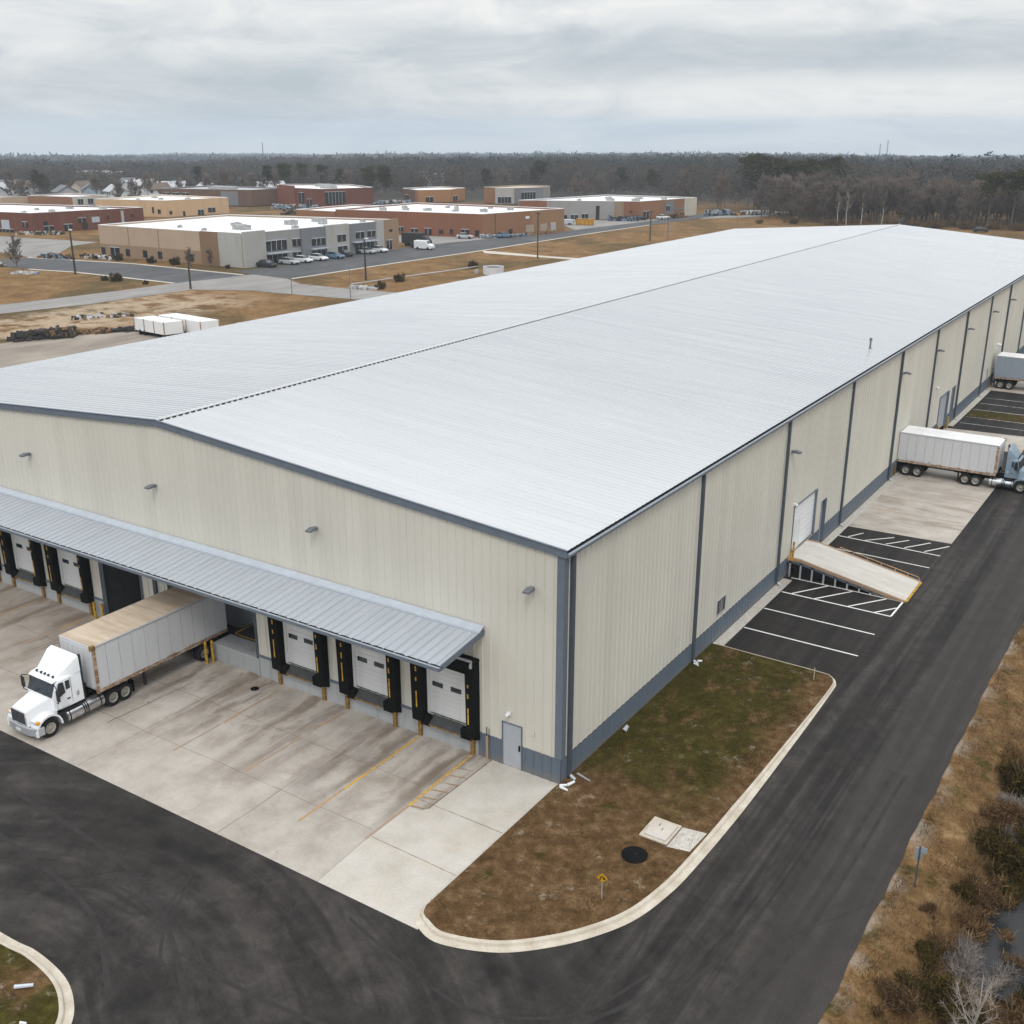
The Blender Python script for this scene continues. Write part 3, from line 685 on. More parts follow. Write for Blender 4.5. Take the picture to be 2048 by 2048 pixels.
def rib_panel(name, o, u, nrm, u0, u1, zb, zt, pitch, rw, dep, mat, openings=(), parent=wh, phase=0.0):
    """ribbed wall sheet: vertical ribs; openings = (ua, ub, za, zb)"""
    bp = []
    k = math.floor((u0-phase)/pitch)-1
    while True:
        a = phase + k*pitch
        if a > u1: break
        bp += [(a, 0.0), (a+pitch-rw, 0.0), (a+pitch-rw*0.7, dep), (a+pitch-rw*0.3, dep)]
        k += 1
    def offs(q):
        for (a, da), (b, db) in zip(bp[:-1], bp[1:]):
            if a <= q <= b: return da + (db-da)*(q-a)/max(b-a, 1e-9)
        return 0.0
    cuts = {u0, u1}
    for ua, ub, _, _ in openings: cuts |= {ua, ub}
    L = [(a, d) for a, d in bp if u0 < a < u1] + [(c, offs(c)) for c in cuts if u0 <= c <= u1]
    L = sorted(set(L)); mb = MB()
    zt_f = zt if callable(zt) else (lambda q: zt)
    zb_f = zb if callable(zb) else (lambda q: zb)
    P = lambda q, d, z: (o[0]+u[0]*q+nrm[0]*d, o[1]+u[1]*q+nrm[1]*d, z)
    for (a, da), (b, db) in zip(L[:-1], L[1:]):
        if b-a < 1e-6: continue
        mid = (a+b)/2; seg = [(zb_f, zt_f)]
        hit = sorted((za, zc) for ua, ub, za, zc in openings if ua-1e-6 <= mid <= ub+1e-6)
        lo = None; parts = []; cur = ('f', zb_f)
        ivs = []; start = zb_f
        for za, zc in hit:
            s0 = start(mid)
            if za > s0 + 1e-4: ivs.append((start, (lambda q, v=za: v)))
            if zc > s0: start = (lambda q, v=zc: v)
        if start(mid) < zt_f(mid)-1e-4: ivs.append((start, zt_f))
        for f0, f1 in ivs:
            mb.poly([P(a, da, f0(a)), P(b, db, f0(b)), P(b, db, f1(b)), P(a, da, f1(a))])
    return mb.build(name, mat, parent)

ZW = 1.24
docks = [(c, c-1.87, c+1.73) for c in (-5.97, -10.50, -15.05, -33.38, -37.93, -42.5, -47.05)]
g_open = [(c-1.22, c+1.22, 1.36, 4.35) for c, a, b in docks] + [(-3.05, -1.98, 0.0, 2.22), (-24.95, -18.22, 0.0, 5.0), (-30.8, -27.05, 0.0, 4.9)]
gab = rib_panel('gable_wall', (0, 0, 0), (1, 0), (0, -1), -WID, 0.0, ZW, lambda q: roof_z(q)-0.02, 0.45, 0.085, 0.036, MT['cream'], g_open)
for ua, ub in ((-4.33, -3.05), (-1.98, 0.0)): rib_panel('gable_wainscot', (0, -0.012, 0), (1, 0), (0, -1), ua, ub, 0.0, ZW, 0.45, 0.085, 0.036, MT['bluegrey'])
mb = MB()
segs = [(-51.0, -49.4+0.1)]; 
mb.box(-WID, -0.03, 0, -30.8, 0.0, ZW); mb.box(-27.05, -0.03, 0, -24.95, 0.0, ZW); mb.box(-18.22, -0.03, 0, -4.335, 0.0, ZW)
mb.build('dock_base_wall', MT['conc_wall'], wh)
for a, b in ((-18.22, -16.8), (-13.4, -12.3), (-8.85, -7.8), (-31.7, -30.8), (-36.2, -35.2), (-40.8, -39.8)):
    mb = MB(); mb.box(a, -0.075, ZW-0.10, b, -0.031, ZW+0.03); mb.build('base_flashing', MT['bluegrey'], wh)
s_open = [(28.55, 32.85, 1.32, 4.5), (34.2, 35.2, 0.0, 3.18), (67.6, 71.0, 0.35, 3.62), (72.75, 74.05, 1.0, 3.62)]
rib_panel('long_wall', (0, 0, 0), (0, 1), (1, 0), 0.0, LEN, ZW, HE-0.02, 0.45, 0.085, 0.036, MT['cream'], s_open)
rib_panel('long_wainscot', (0.014, 0, 0), (0, 1), (1, 0), 0.0, LEN, 0.0, ZW-0.02, 0.45, 0.085, 0.036, MT['bluegrey'], [(a, b, 0.0, 1.3) for a, b, c, d in s_open if c < 1.0] )
mb = MB(); mb.poly([(-WID, 0, 0), (-WID, LEN, 0), (-WID, LEN, HE), (-WID, 0, HE)][::-1]); mb.build('rear_long_wall', MT['cream'], wh)
mb = MB(); mb.poly([(0, LEN, 0), (-WID, LEN, 0), (-WID, LEN, HE), (XR, LEN, HR), (0, LEN, HE)]); mb.build('far_gable_wall', MT['cream'], wh)

def roof_slope(name, xe, ze):
    mb = MB(); pitch = 0.42; L = []
    y = -0.12
    while y < LEN + 0.1:
        L += [(y, 0.0), (y+pitch-0.085, 0.0), (y+pitch-0.055, 0.027), (y+pitch-0.03, 0.027)]; y += pitch
    L = [(a, d) for a, d in L if a <= LEN+0.12]
    for (a, da), (b, db) in zip(L[:-1], L[1:]):
        mb.poly([(XR, a, HR+da+0.02), (xe, a, ze+da+0.02), (xe, b, ze+db+0.02), (XR, b, HR+db+0.02)] if xe > XR else [(xe, a, ze+da+0.02), (XR, a, HR+da+0.02), (XR, b, HR+db+0.02), (xe, b, ze+db+0.02)])
    return mb.build(name, MT['roof'], wh)
ov = 0.16
roof_slope('roof_slope', ov, HE - (HR-HE)/abs(XR)*ov)
roof_slope('roof_slope', -WID-ov, HE - (HR-HE)/(WID+XR)*ov)
mb = MB()
y = -0.14; step_ = 6.0
while y < LEN:
    y1 = min(y+step_, LEN+0.14)
    mb.poly([(XR, y, HR+0.095), (XR, y1, HR+0.095), (XR-0.15, y1, HR+0.078), (XR-0.15, y, HR+0.078)]); mb.poly([(XR+0.15, y, HR+0.078), (XR+0.15, y1, HR+0.078), (XR, y1, HR+0.095), (XR, y, HR+0.095)])
    mb.poly([(XR+0.15, y, HR-0.005), (XR+0.15, y1, HR-0.005), (XR+0.15, y1, HR+0.078), (XR+0.15, y, HR+0.078)]); mb.poly([(XR-0.15, y1, HR-0.005), (XR-0.15, y, HR-0.005), (XR-0.15, y, HR+0.078), (XR-0.15, y1, HR+0.078)])
    y = y1 + 0.012
mb.build('ridge_cap', MT['ridge'], wh)
mb = MB()
y = 0.0; zz_ = []
while y < LEN: zz_ += [(y, HR+0.05), (y+0.26, HR+0.05), (y+0.27, HR-0.015), (y+0.41, HR-0.015)]; y += 0.42
mb.rings([[(XR+0.152, y, HR-0.02), (XR+0.162, y, HR-0.02), (XR+0.162, y, z), (XR+0.152, y, z)] for y, z in zz_])
mb.build('ridge_closure', MT['black'], wh)
# rake trim on the gable, gutter and eave closures on the long side
mb = MB()
for xa, xb in ((0.20, XR), (XR, -WID-0.2)):
    za, zb2 = roof_z(min(0, xa)) if xa <= 0 else HE-0.012, roof_z(xb) if xb > -WID else HE-0.012
    for (t0, t1, d) in ((-0.30, 0.05, -0.155), (0.05, 0.075, -0.20)):
        P = [(xa, za), (xb, zb2)]
        q = [(x, d, z+t) for (x, z) in P for t in (t0, t1)]
        mb.poly([(xa, d, za+t0), (xa, d, za+t1), (xb, d, zb2+t1), (xb, d, zb2+t0)])
    mb.poly([(xa, -0.155, za-0.30), (xb, -0.155, zb2-0.30), (xb, -0.03, zb2-0.30), (xa, -0.03, za-0.30)])
    mb.poly([(xa, -0.20, za+0.0751), (xa, -0.10, za+0.0751), (xb, -0.10, zb2+0.0751), (xb, -0.20, zb2+0.0751)])
    mb.poly([(xa, -0.20, za+0.05), (xb, -0.20, zb2+0.05), (xb, -0.155, zb2+0.05), (xa, -0.155, za+0.05)])
mb.build('rake_trim', MT['trim'], wh)
mb = MB()
mb.X = None
gx = 0.175
mb.box(0.045, -0.14, HE-0.26, gx+0.12, LEN, HE-0.10)
mb.build('gutter', MT['trim'], wh)
mb = MB(); mb.box(gx+0.09, -0.14, HE-0.0995, gx+0.125, LEN, HE-0.075); mb.box(gx+0.1205, -0.14, HE-0.15, gx+0.128, LEN, HE-0.0996); mb.build('gutter_lip', MT['trimlight'], wh)
mb = MB(); y = -0.05; zz_ = []
while y < LEN: zz_ += [(y, HE+0.005), (y+0.22, HE+0.005), (y+0.23, HE-0.05), (y+0.41, HE-0.05)]; y += 0.42
mb.rings([[(0.162, y, HE-0.055), (0.20, y, HE-0.055), (0.20, y, z), (0.162, y, z)] for y, z in zz_])
mb.build('eave_closure', MT['black'], wh)
mb = MB(); mb.box(-0.29, -0.062, ZW+0.02, 0.055, -0.002, HE-0.34); mb.box(-0.002, -0.06, ZW+0.021, 0.05, 0.30, HE-0.27); mb.build('corner_trim', MT['trim'], wh)
# downspouts, each with an elbow at the ground
YS = [0.55, 13.55, 26.1, 38.8, 51.6, 63.1, 75.0, 86.5, 97.1, 108.6, 120.2, 131.9]
for y in YS:
    mb = MB(); wd = 0.10 if y > 1 else 0.12
    mb.box(0.045, y-wd, 0.22, 0.19, y+wd, HE-0.262); mb.poly([(0.05, y-wd, 0.22), (0.05, y+wd, 0.22), (0.19, y+wd, 0.22), (0.19, y-wd, 0.22)])
    ds = mb.build('downspout', MT['downspout'], wh, bevel=0.012)
    e = MB(); e.tube((0.12, y, 0.26), (0.42, y, 0.10), 0.075, 0.07, 6); e.build('elbow', MT['trimlight'], ds)
mb = MB(); mb.box(-26.05, -0.13, 0.1, -25.80, -0.005, 6.1); mb.build('downspout', MT['downspout'], wh)

# canopy over the docks
cx0, cx1, cz0, cz1, cy = -51.0, -3.98, 6.38, 6.0, -3.2
can = thing('canopy', None, None); can.parent = wh
mb = MB(); L = []; x = cx0
while x < cx1-0.05:
    L += [(x, 0.0), (x+0.36, 0.0), (x+0.385, 0.055), (x+0.42, 0.055)]; x += 0.45
L = [(a, d) for a, d in L if a < cx1] + [(cx1, 0.0)]
for (a, da), (b, db) in zip(L[:-1], L[1:]): mb.poly([(a, -0.04, cz0+da), (a, cy, cz1+da), (b, cy, cz1+db), (b, -0.04, cz0+db)])
mb.build('canopy_sheet', MT['canopy'], can)
mb = MB(); mb.poly([(cx0, -0.04, cz0-0.14), (cx1, -0.04, cz0-0.14), (cx1, cy, cz1-0.14), (cx0, cy, cz1-0.14)])
mb.build('canopy_soffit', MT['lightgrey'], can)
mb = MB(); mb.box(cx0, cy-0.13, cz1-0.20, cx1+0.04, cy+0.0, cz1-0.03); mb.build('canopy_gutter', MT['trim'], can, bevel=0.02)
mb = MB(); mb.box(cx0, cy-0.135, cz1-0.031, cx1+0.045, cy-0.095, cz1+0.012); mb.build('gutter_lip', MT['trimlight'], can)
mb = MB(); x = cx0
zz_ = []
while x < cx1-0.3: zz_ += [(x+0.05, cz1+0.024), (x+0.5, cz1+0.024), (x+0.51, cz1-0.018), (x+0.66, cz1-0.018)]; x += 0.62
mb.rings([[(x, cy-0.012, cz1-0.02), (x, cy+0.012, cz1-0.02), (x, cy+0.012, z), (x, cy-0.012, z)] for x, z in zz_])
mb.build('canopy_closure', MT['darkgrey'], can)
mb = MB(); mb.poly([(cx0, -0.05, cz0+0.24), (cx0, -0.34, cz0+0.07), (cx1+0.03, -0.34, cz0+0.07), (cx1+0.03, -0.05, cz0+0.24)]); mb.poly([(cx0, -0.34, cz0+0.07), (cx0, -0.37, cz0-0.02), (cx1+0.03, -0.37, cz0-0.02), (cx1+0.03, -0.34, cz0+0.07)])
mb.build('canopy_flashing', MT['trimlight'], can)
mb = MB()
mb.rings([[(cx1+0.002, -0.05, cz0+0.07), (cx1+0.042, -0.05, cz0+0.07), (cx1+0.042, -0.05, cz0-0.2), (cx1+0.002, -0.05, cz0-0.2)], [(cx1+0.002, cy+0.01, cz1+0.07), (cx1+0.042, cy+0.01, cz1+0.07), (cx1+0.042, cy+0.01, cz1-0.2), (cx1+0.002, cy+0.01, cz1-0.2)]])
mb.build('canopy_end_trim', MT['trim'], can)

# dock doors: panel, two windows, padded seal with guide stripes, leveller, bumpers, corner posts
def dock_bay(c, a, b):
    d = thing('dock_door', None, None, (c, 0, 0)); d.parent = wh
    mb = MB(); dep = 0.06
    z = 1.36; n = 6; hgt = 3.0/6
    for k in range(n):
        for q in range(4):
            z0 = 1.36 + k*hgt + q*hgt/4; mb.box(-1.10, dep + 0.012*(q % 2), z0+0.004, 1.14, dep+0.05, z0+hgt/4)
    mb.build('door_panel', MT['doorwhite'], d)
    for x0 in (-0.98, 0.06):
        mb = MB(); mb.box(x0, dep-0.02, 2.78, x0+0.60, dep+0.01, 3.02); mb.build('window', MT['glass'], d, bevel=0.015)
    mb = MB()
    for x0, x1 in ((-1.22, -1.10), (1.14, 1.22)): mb.box(x0, -0.05, 1.36, x1, 0.10, 4.35)
    mb.box(-1.10, -0.04, 4.30, 1.14, 0.1, 4.35)
    mb.build('door_frame', MT['white'], d)
    for s in (-1, 1):
        x0, x1 = (a-c, -1.225) if s < 0 else (1.225, b-c)
        mb = MB(); mb.X = None
        mb.rings([[(x0, 0, 0.78), (x1, 0, 0.78), (x1, -0.42, 0.98), (x0, -0.42, 0.98)], [(x0, 0, 4.75), (x1, 0, 4.75), (x1, -0.50, 4.75), (x0, -0.50, 4.75)]])
        pad = mb.build('dock_seal', MT['black'], d, bevel=0.04)
        xm = (x0+x1)/2 - s*0.05; cut = R.choice(((1.75, 2.75), (1.6, 2.65), (1.75, 2.6)))
        for z0, z1 in (cut, (2.95+R.uniform(0, .2), 3.3), (3.6, 3.75+R.uniform(0, .15))):
            mb = MB(); mb.poly([(xm-0.04, -0.515, z0), (xm+0.04, -0.515, z0), (xm+0.04, -0.522, z1), (xm-0.04, -0.522, z1)])
            mb.build('guide_stripe', MT['yellow'], d)
        mb = MB(); xb = -1.15 if s < 0 else 1.12
        mb.box(xb-0.28, -0.36, 0.80, xb+0.28, -0.035, 1.32); mb.build('dock_bumper', MT['black'], d, bevel=0.05)
        mb = MB(); xp = x0+0.12 if s < 0 else x1-0.46
        mb.box(xp, -0.16, 0.0, xp+0.20, -0.135, 0.95); mb.box(xp, -0.1349, 0.0, xp+0.03, -0.032, 0.95); mb.box(xp+0.17, -0.1349, 0.0, xp+0.20, -0.032, 0.95)
        mb.build('corner_post', MT['rustyellow'], d)
    mb = MB(); mb.box(a-c, -0.50, 4.751, b-c, 0, 4.93); mb.box(-1.22, -0.46, 4.20, 1.22, 0, 4.749); mb.build('head_seal', MT['black'], d, bevel=0.03)
    mb = MB()
    mb.poly([(-0.88, -0.05, 1.36), (-0.88, -0.40, 0.98), (0.90, -0.40, 0.98), (0.90, -0.05, 1.36)]); mb.poly([(-0.88, -0.40, 0.98), (-0.88, -0.10, 0.80), (0.90, -0.10, 0.80), (0.90, -0.40, 0.98)])
    mb.poly([(-0.88, -0.05, 1.36), (-0.88, -0.10, 0.80), (-0.88, -0.40, 0.98)]); mb.poly([(0.90, -0.05, 1.36), (0.90, -0.40, 0.98), (0.90, -0.10, 0.80)])
    mb.build('dock_leveller', MT['plate'], d)
    mb = MB(); mb.box(-0.88, -0.425, 0.93, 0.78, -0.40, 1.0); mb.build('leveller_lip', MT['rustyellow'], d)
    return d
for c, a, b in docks: dock_bay(c, a, b)
# weathered roll on the end of the last head seal
mb = MB(); mb.tube((-4.32, -0.54, 4.80), (-4.30, -0.54, 4.80), 0.17, 0.17, 12); mb.tube((-8.2, -0.51, 4.96), (-4.34, -0.51, 4.96), 0.06, 0.06, 8); mb.build('seal_roll', MT['lightgrey'], wh)

# open drive-in bays
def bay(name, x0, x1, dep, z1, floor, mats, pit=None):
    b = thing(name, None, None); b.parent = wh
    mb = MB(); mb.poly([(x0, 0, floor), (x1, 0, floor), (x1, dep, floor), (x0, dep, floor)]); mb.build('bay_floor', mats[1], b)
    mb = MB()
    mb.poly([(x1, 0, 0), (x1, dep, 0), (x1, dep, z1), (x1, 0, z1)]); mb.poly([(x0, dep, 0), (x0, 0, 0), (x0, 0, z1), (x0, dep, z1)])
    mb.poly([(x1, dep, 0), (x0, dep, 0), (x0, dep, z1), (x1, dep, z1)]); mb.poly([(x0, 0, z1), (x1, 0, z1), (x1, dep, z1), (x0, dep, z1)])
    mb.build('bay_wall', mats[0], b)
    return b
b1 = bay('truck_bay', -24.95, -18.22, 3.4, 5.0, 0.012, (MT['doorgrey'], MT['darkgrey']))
mb = MB(); mb.box(-21.72, -0.02, 0.0, -18.225, 1.25, 0.98); mb.build('dock_platform', MT['conc_wall'], b1, bevel=0.03)
mb = MB(); mb.box(-21.72, 1.252, 0.0, -18.225, 3.38, 0.975); mb.build('platform_floor', MT['darkgrey'], b1)
mb = MB(); mb.box(-21.5, 1.35, 0.976, -18.4, 1.45, 0.986); mb.box(-21.6, 1.46, 0.976, -21.5, 3.2, 0.986); mb.build('floor_line', MT['yellow'], b1)
mb = MB(); mb.box(-18.36, -0.10, 0.0, -18.20, -0.021, 1.0); mb.build('platform_edge', MT['conc_wall'], b1, bevel=0.02)
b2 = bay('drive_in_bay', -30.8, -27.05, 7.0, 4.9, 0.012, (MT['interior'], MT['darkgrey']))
mb = MB(); mb.box(-29.9, 0.9, 0.013, -27.4, 1.7, 0.03); mb.box(-29.5, 2.6, 0.013, -28.3, 3.1, 0.03); mb.build('floor_marking', MT['rustyellow'], b2)
mb = MB(); mb.box(-30.8, -0.06, 0.0, -30.42, 0.0, 4.9); mb.box(-27.25, -0.06, 0.0, -27.05, 0.0, 4.9); mb.box(-30.42, -0.06, 4.7, -27.25, 0.0, 4.9); mb.build('bay_frame', MT['downspout'], b2)
mb = MB(); mb.box(-18.38, -0.05, 0.99, -18.22, 0.0, 5.0); mb.build('bay_frame', MT['downspout'], b1)
mb = MB(); mb.box(-24.95, -0.05, 0.0, -24.82, 0.0, 5.0); mb.build('bay_frame', MT['downspout'], b1)

# personnel door, lamp and fittings by the corner
d = thing('personnel_door', None, None); d.parent = wh
mb = MB(); mb.box(-3.0, -0.005, 0.02, -2.03, 0.05, 2.18); mb.build('door_leaf', MT['doorgrey'], d)
mb = MB(); mb.box(-3.05, -0.05, 0.0, -3.002, 0.06, 2.22); mb.box(-2.028, -0.05, 0.0, -1.98, 0.06, 2.22); mb.box(-3.001, -0.05, 2.182, -2.029, 0.06, 2.22); mb.build('door_frame', MT['bluegrey'], d)
mb = MB(); mb.box(-2.16, -0.06, 0.95, -2.09, -0.006, 1.22); mb.build('handle', MT['black'], d)
mb = MB(); mb.box(-1.50, -0.08, 2.02, -1.33, -0.031, 2.18); mb.build('junction_box', MT['cream'], wh)
mb = MB(); mb.path([(-3.83, -0.09, 1.15), (-3.83, -0.09, 1.66)], 0.02); mb.path([(-3.70, -0.09, 1.15), (-3.70, -0.09, 1.62)], 0.014); mb.build('conduit', MT['darkgrey'], wh)
def flood(loc, rz, kind):
    f = thing('wall_lamp', None, None, loc, rz); f.parent = wh        # local -y points away from the wall
    mb = MB()
    if kind == 'white':
        mb.box(-0.09, -0.10, -0.08, 0.09, 0, 0.08); mb.tube((0, -0.08, 0.02), (-0.05, -0.26, -0.05), 0.075, 0.095, 10); mb.build('lamp_head', MT['white'], f, smooth=True)
    else:
        mb.rings([[(-0.10, -0.02, -0.08), (0.10, -0.02, -0.08), (0.10, -0.02, 0.10), (-0.10, -0.02, 0.10)], [(-0.17, -0.30, -0.02), (0.17, -0.30, -0.02), (0.15, -0.30, 0.13), (-0.15, -0.30, 0.13)], [(-0.18, -0.62, -0.03), (0.18, -0.62, -0.03), (0.15, -0.62, 0.06), (-0.15, -0.62, 0.06)]])
        mb.build('lamp_head', MT['lamp'], f, bevel=0.02)
        mb = MB(); mb.rings([[(-0.13, -0.32, -0.035), (0.13, -0.32, -0.035), (0.13, -0.32, -0.02), (-0.13, -0.32, -0.02)], [(-0.14, -0.58, -0.05), (0.14, -0.58, -0.05), (0.14, -0.58, -0.03), (-0.14, -0.58, -0.03)]]); mb.build('lens', MT['lens'], f)
for x, z in ((-1.45, 8.98), (-13.55, 9.18), (-24.93, 9.25), (-35.84, 9.22), (-47.2, 9.2)): flood((x, -0.03, z), 0, 'grey')
for y, z in ((27.0, 8.5), (52.5, 8.72), (63.9, 8.65), (76.2, 8.75), (88.2, 8.8), (98.3, 8.8), (110, 8.8), (121.6, 8.8)): flood((0.03, y, z), PI/2, 'grey')
flood((-2.63, -0.03, 2.72), 0, 'white'); flood((0.03, 28.4, 4.72), PI/2, 'white'); flood((0.03, 65.6, 5.03), PI/2, 'white')
f = thing('wall_lamp', None, None, (0.03, 91.6, 4.75), PI/2); f.parent = wh
mb = MB(); mb.tube((0, 0, 0), (0, -0.5, 0.1), 0.03, 0.03, 6); mb.tube((0, -0.35, 0.1), (0, -0.75, 0.0), 0.16, 0.2, 10); mb.build('lamp_head', MT['white'], f)

# openings in the long side
d = thing('ramp_door', None, None); d.parent = wh
mb = MB()
for k in range(16): mb.box(-0.10, 28.6, 1.34+k*0.195, -0.05+0.01*(k % 2), 32.8, 1.34+(k+1)*0.195-0.006)
mb.build('door_panel', MT['white'], d)
mb = MB(); mb.box(-0.1, 28.55, 1.30, 0.05, 28.62, 4.5); mb.box(-0.1, 32.78, 1.30, 0.09, 32.92, 4.52); mb.box(-0.1, 28.63, 4.45, 0.07, 32.77, 4.52); mb.build('door_frame', MT['trim'], d)
mb = MB(); mb.box(-0.035, 28.65, 1.34, -0.02, 30.1, 3.35); mb.build('wicket_door', MT['doorwhite'], d)
d = thing('side_door', None, None); d.parent = wh
mb = MB(); mb.box(-0.22, 34.2, 0.0, -0.18, 35.2, 3.18); mb.build('door_leaf', MT['doorgrey'], d)
mb = MB(); mb.box(-0.22, 34.14, 0.0, 0.06, 34.2, 3.2); mb.box(-0.22, 35.2, 0.0, 0.06, 35.27, 3.2); mb.box(-0.22, 34.2, 3.181, 0.06, 35.2, 3.24); mb.build('door_frame', MT['bluegrey'], d)
d = thing('overhead_door', None, None); d.parent = wh
mb = MB()
for k in range(14): mb.box(-0.10, 67.65, 0.36+k*0.232, -0.05+0.01*(k % 2), 70.9, 0.36+(k+1)*0.232-0.006)
mb.build('door_panel', MT['doorgrey'], d)
mb = MB(); mb.box(-0.1, 67.5, 0.3, 0.09, 67.7, 3.7); mb.box(-0.1, 70.85, 0.3, 0.14, 71.1, 3.7); mb.box(-0.1, 67.7, 3.62, 0.08, 70.85, 3.72); mb.build('door_frame', MT['trim'], d)
d = thing('tall_window', None, None); d.parent = wh
mb = MB(); mb.box(-0.18, 72.8, 1.0, -0.15, 74.0, 3.6); mb.build('pane', MT['doorgrey'], d)
mb = MB(); mb.box(-0.18, 72.7, 1.0, 0.05, 72.8, 3.65); mb.box(-0.18, 74.0, 1.0, 0.05, 74.1, 3.65); mb.build('frame', MT['trim'], d)
d = thing('wall_vent', None, None); d.parent = wh
for y0, y1 in ((16.70, 17.20), (17.27, 17.80)):
    mb = MB()
    for k in range(9): mb.poly([(0.04, y0, 1.62+k*0.09), (0.04, y1, 1.62+k*0.09), (0.015, y1, 1.62+k*0.09+0.085), (0.015, y0, 1.62+k*0.09+0.085)])
    mb.build('louvre', MT['darkgrey'], d)
mb = MB()
for y0, y1 in ((16.63, 16.70), (17.20, 17.27), (17.80, 17.86)): mb.box(0.0, y0, 1.56, 0.06, y1, 2.47)
mb.box(0.0, 16.70, 1.56, 0.055, 17.80, 1.62); mb.box(0.0, 16.70, 2.43, 0.055, 17.80, 2.47)
mb.build('vent_frame', MT['lightgrey'], d)
mb = MB(); mb.box(0.03, 89.9, 1.3, 0.08, 90.0, 2.5); mb.tube((0.05, 89.95, 2.5), (0.7, 89.95, 2.7), 0.03, 0.03, 6); mb.tube((0.05, 90.3, 1.2), (0.05, 90.3, 2.3), 0.05, 0.05, 6); mb.build('hose_bracket', MT['lightgrey'], wh)
mb = MB(); mb.tube((-1.7, 48.5, 11.0), (-1.7, 48.5, 11.75), 0.07, 0.07, 10); mb.tube((-1.7, 48.5, 11.75), (-1.7, 48.5, 11.95), 0.12, 0.10, 10); mb.tube((-1.7, 48.5, 11.1), (-1.7, 48.5, 11.22), 0.16, 0.09, 10); mb.build('roof_vent', MT['lamp'], wh, smooth=True)
mb = MB(); mb.tube((XR, LEN-0.2, HR), (XR, LEN-0.2, HR+0.9), 0.06, 0.04, 6); mb.tube((XR, LEN-0.2, HR+0.6), (XR+0.25, LEN-0.2, HR+1.0), 0.05, 0.05, 6); mb.build('roof_mast', MT['lamp'], wh)
# yellow safety posts and trailer side docks on the long wall
for y in (67.35, 71.25): 
    mb = MB(); mb.tube((0.25, y, 0), (0.25, y, 1.15), 0.09, 0.09, 10); tag(mb.build('bollard', MT['yellow'], smooth=True), 'yellow bollard on the %s side of the grey side door' % ('near' if y < 70 else 'far'), 'bollard', 'yellow bollards')
for y0 in (53.6, 91.9):
    d = thing('side_dock', None, None, (0, y0, 0)); d.parent = wh
    mb = MB(); mb.box(0.06, -0.35, 0.0, 0.16, -0.15, 0.9); mb.build('corner_post', MT['rustyellow'], d)

def bollard(x, y, label, hgt=1.05, r=0.085):
    mb = MB(); mb.tube((0, 0, 0), (0, 0, hgt), r, r, 12); mb.tube((0, 0, hgt), (0, 0, hgt+0.03), r, r*0.6, 12)
    o = mb.build('bollard', MT['yellow'], smooth=True, loc=(x, y, 0.006)); tag(o, label, 'bollard', 'yellow bollards')
bollard(-21.62, -0.62, 'yellow bollard beside the trailer, nearer the camera of the close pair', 1.25, 0.075)
bollard(-21.45, -0.32, 'yellow bollard beside the trailer, nearer the dock wall of the close pair', 1.25, 0.075)
bollard(-31.36, -0.30, 'yellow bollard left of the dark open bay, outer one by the wall')
bollard(-30.75, -0.22, 'yellow bollard at the left jamb of the dark open bay')
mb = MB(); mb.tube((0, 0, 0), (0, 0, 1.25), 0.055, 0.055, 10); tag(mb.build('pipe_post', MT['linefaded'], smooth=True, loc=(-3.77, -0.16, 0)), 'thin faded orange pipe post against the wall left of the corner door', 'post')

# loading ramp on the long side
rp = thing('loading_ramp', 'pale loading ramp with yellow edges up to the big white side door', 'ramp')
zt = lambda x: 1.28 if x < 0.9 else 1.28 + (0.05-1.28)*(x-0.9)/(7.5-0.9)
mb = MB(); xs_ = [0.06, 0.9, 2.5, 4.2, 5.9, 7.5]
mb.rings([[(x, 28.05, zt(x)-0.05), (x, 31.55, zt(x)-0.05), (x, 31.55, zt(x)), (x, 28.05, zt(x))] for x in xs_]); mb.build('deck', MT['deck'], rp)
for y0, y1 in ((27.92, 28.045), (31.555, 31.68)):
    mb = MB(); mb.rings([[(x, y0, zt(x)-0.16), (x, y1, zt(x)-0.16), (x, y1, zt(x)+0.04), (x, y0, zt(x)+0.04)] for x in xs_]); mb.build('edge_beam', MT['linefaded'], rp)
mb = MB(); mb.box(7.47, 28.0, 0.0, 7.62, 31.6, 0.055); mb.build('toe_plate', MT['yellow'], rp)
mb = MB(); mb.rings([[(x, 27.98, max(0.02, zt(x)-0.34)), (x, 28.03, max(0.02, zt(x)-0.34)), (x, 28.03, zt(x)-0.165), (x, 27.98, zt(x)-0.165)] for x in (0.06, 0.9, 2.5, 4.2, 5.9, 6.6)]); mb.build('side_girder', MT['bluegrey'], rp)
for k, x in enumerate((0.25, 0.95, 1.7, 2.45, 3.2, 3.95, 4.7, 5.4, 6.0)):
    for y in (28.0, 31.5):
        mb = MB(); mb.box(x-0.05, y-0.02, 0.0, x+0.05, y+0.06, max(0.1, zt(x)-0.17)); mb.build('leg', MT['lightgrey'], rp)
mb = MB(); mb.poly([(0.3, 28.6, 0.01), (6.3, 28.6, 0.01), (6.3, 28.6, 0.16), (0.9, 28.6, 1.2), (0.3, 28.6, 1.2)]); mb.build('infill_panel', MT['darkgrey'], rp)
mb = MB(); mb.path([(2.3, 31.62, zt(2.3)+0.25), (7.35, 31.62, zt(7.35)+0.25), (7.5, 31.62, 0.06)], 0.028)
for x in (2.3, 3.2, 4.1, 5.0, 5.9, 6.7): mb.tube((x, 31.62, zt(x)-0.05), (x, 31.62, zt(x)+0.25), 0.025, 0.025, 6)
mb.build('handrail', MT['linefaded'], rp)
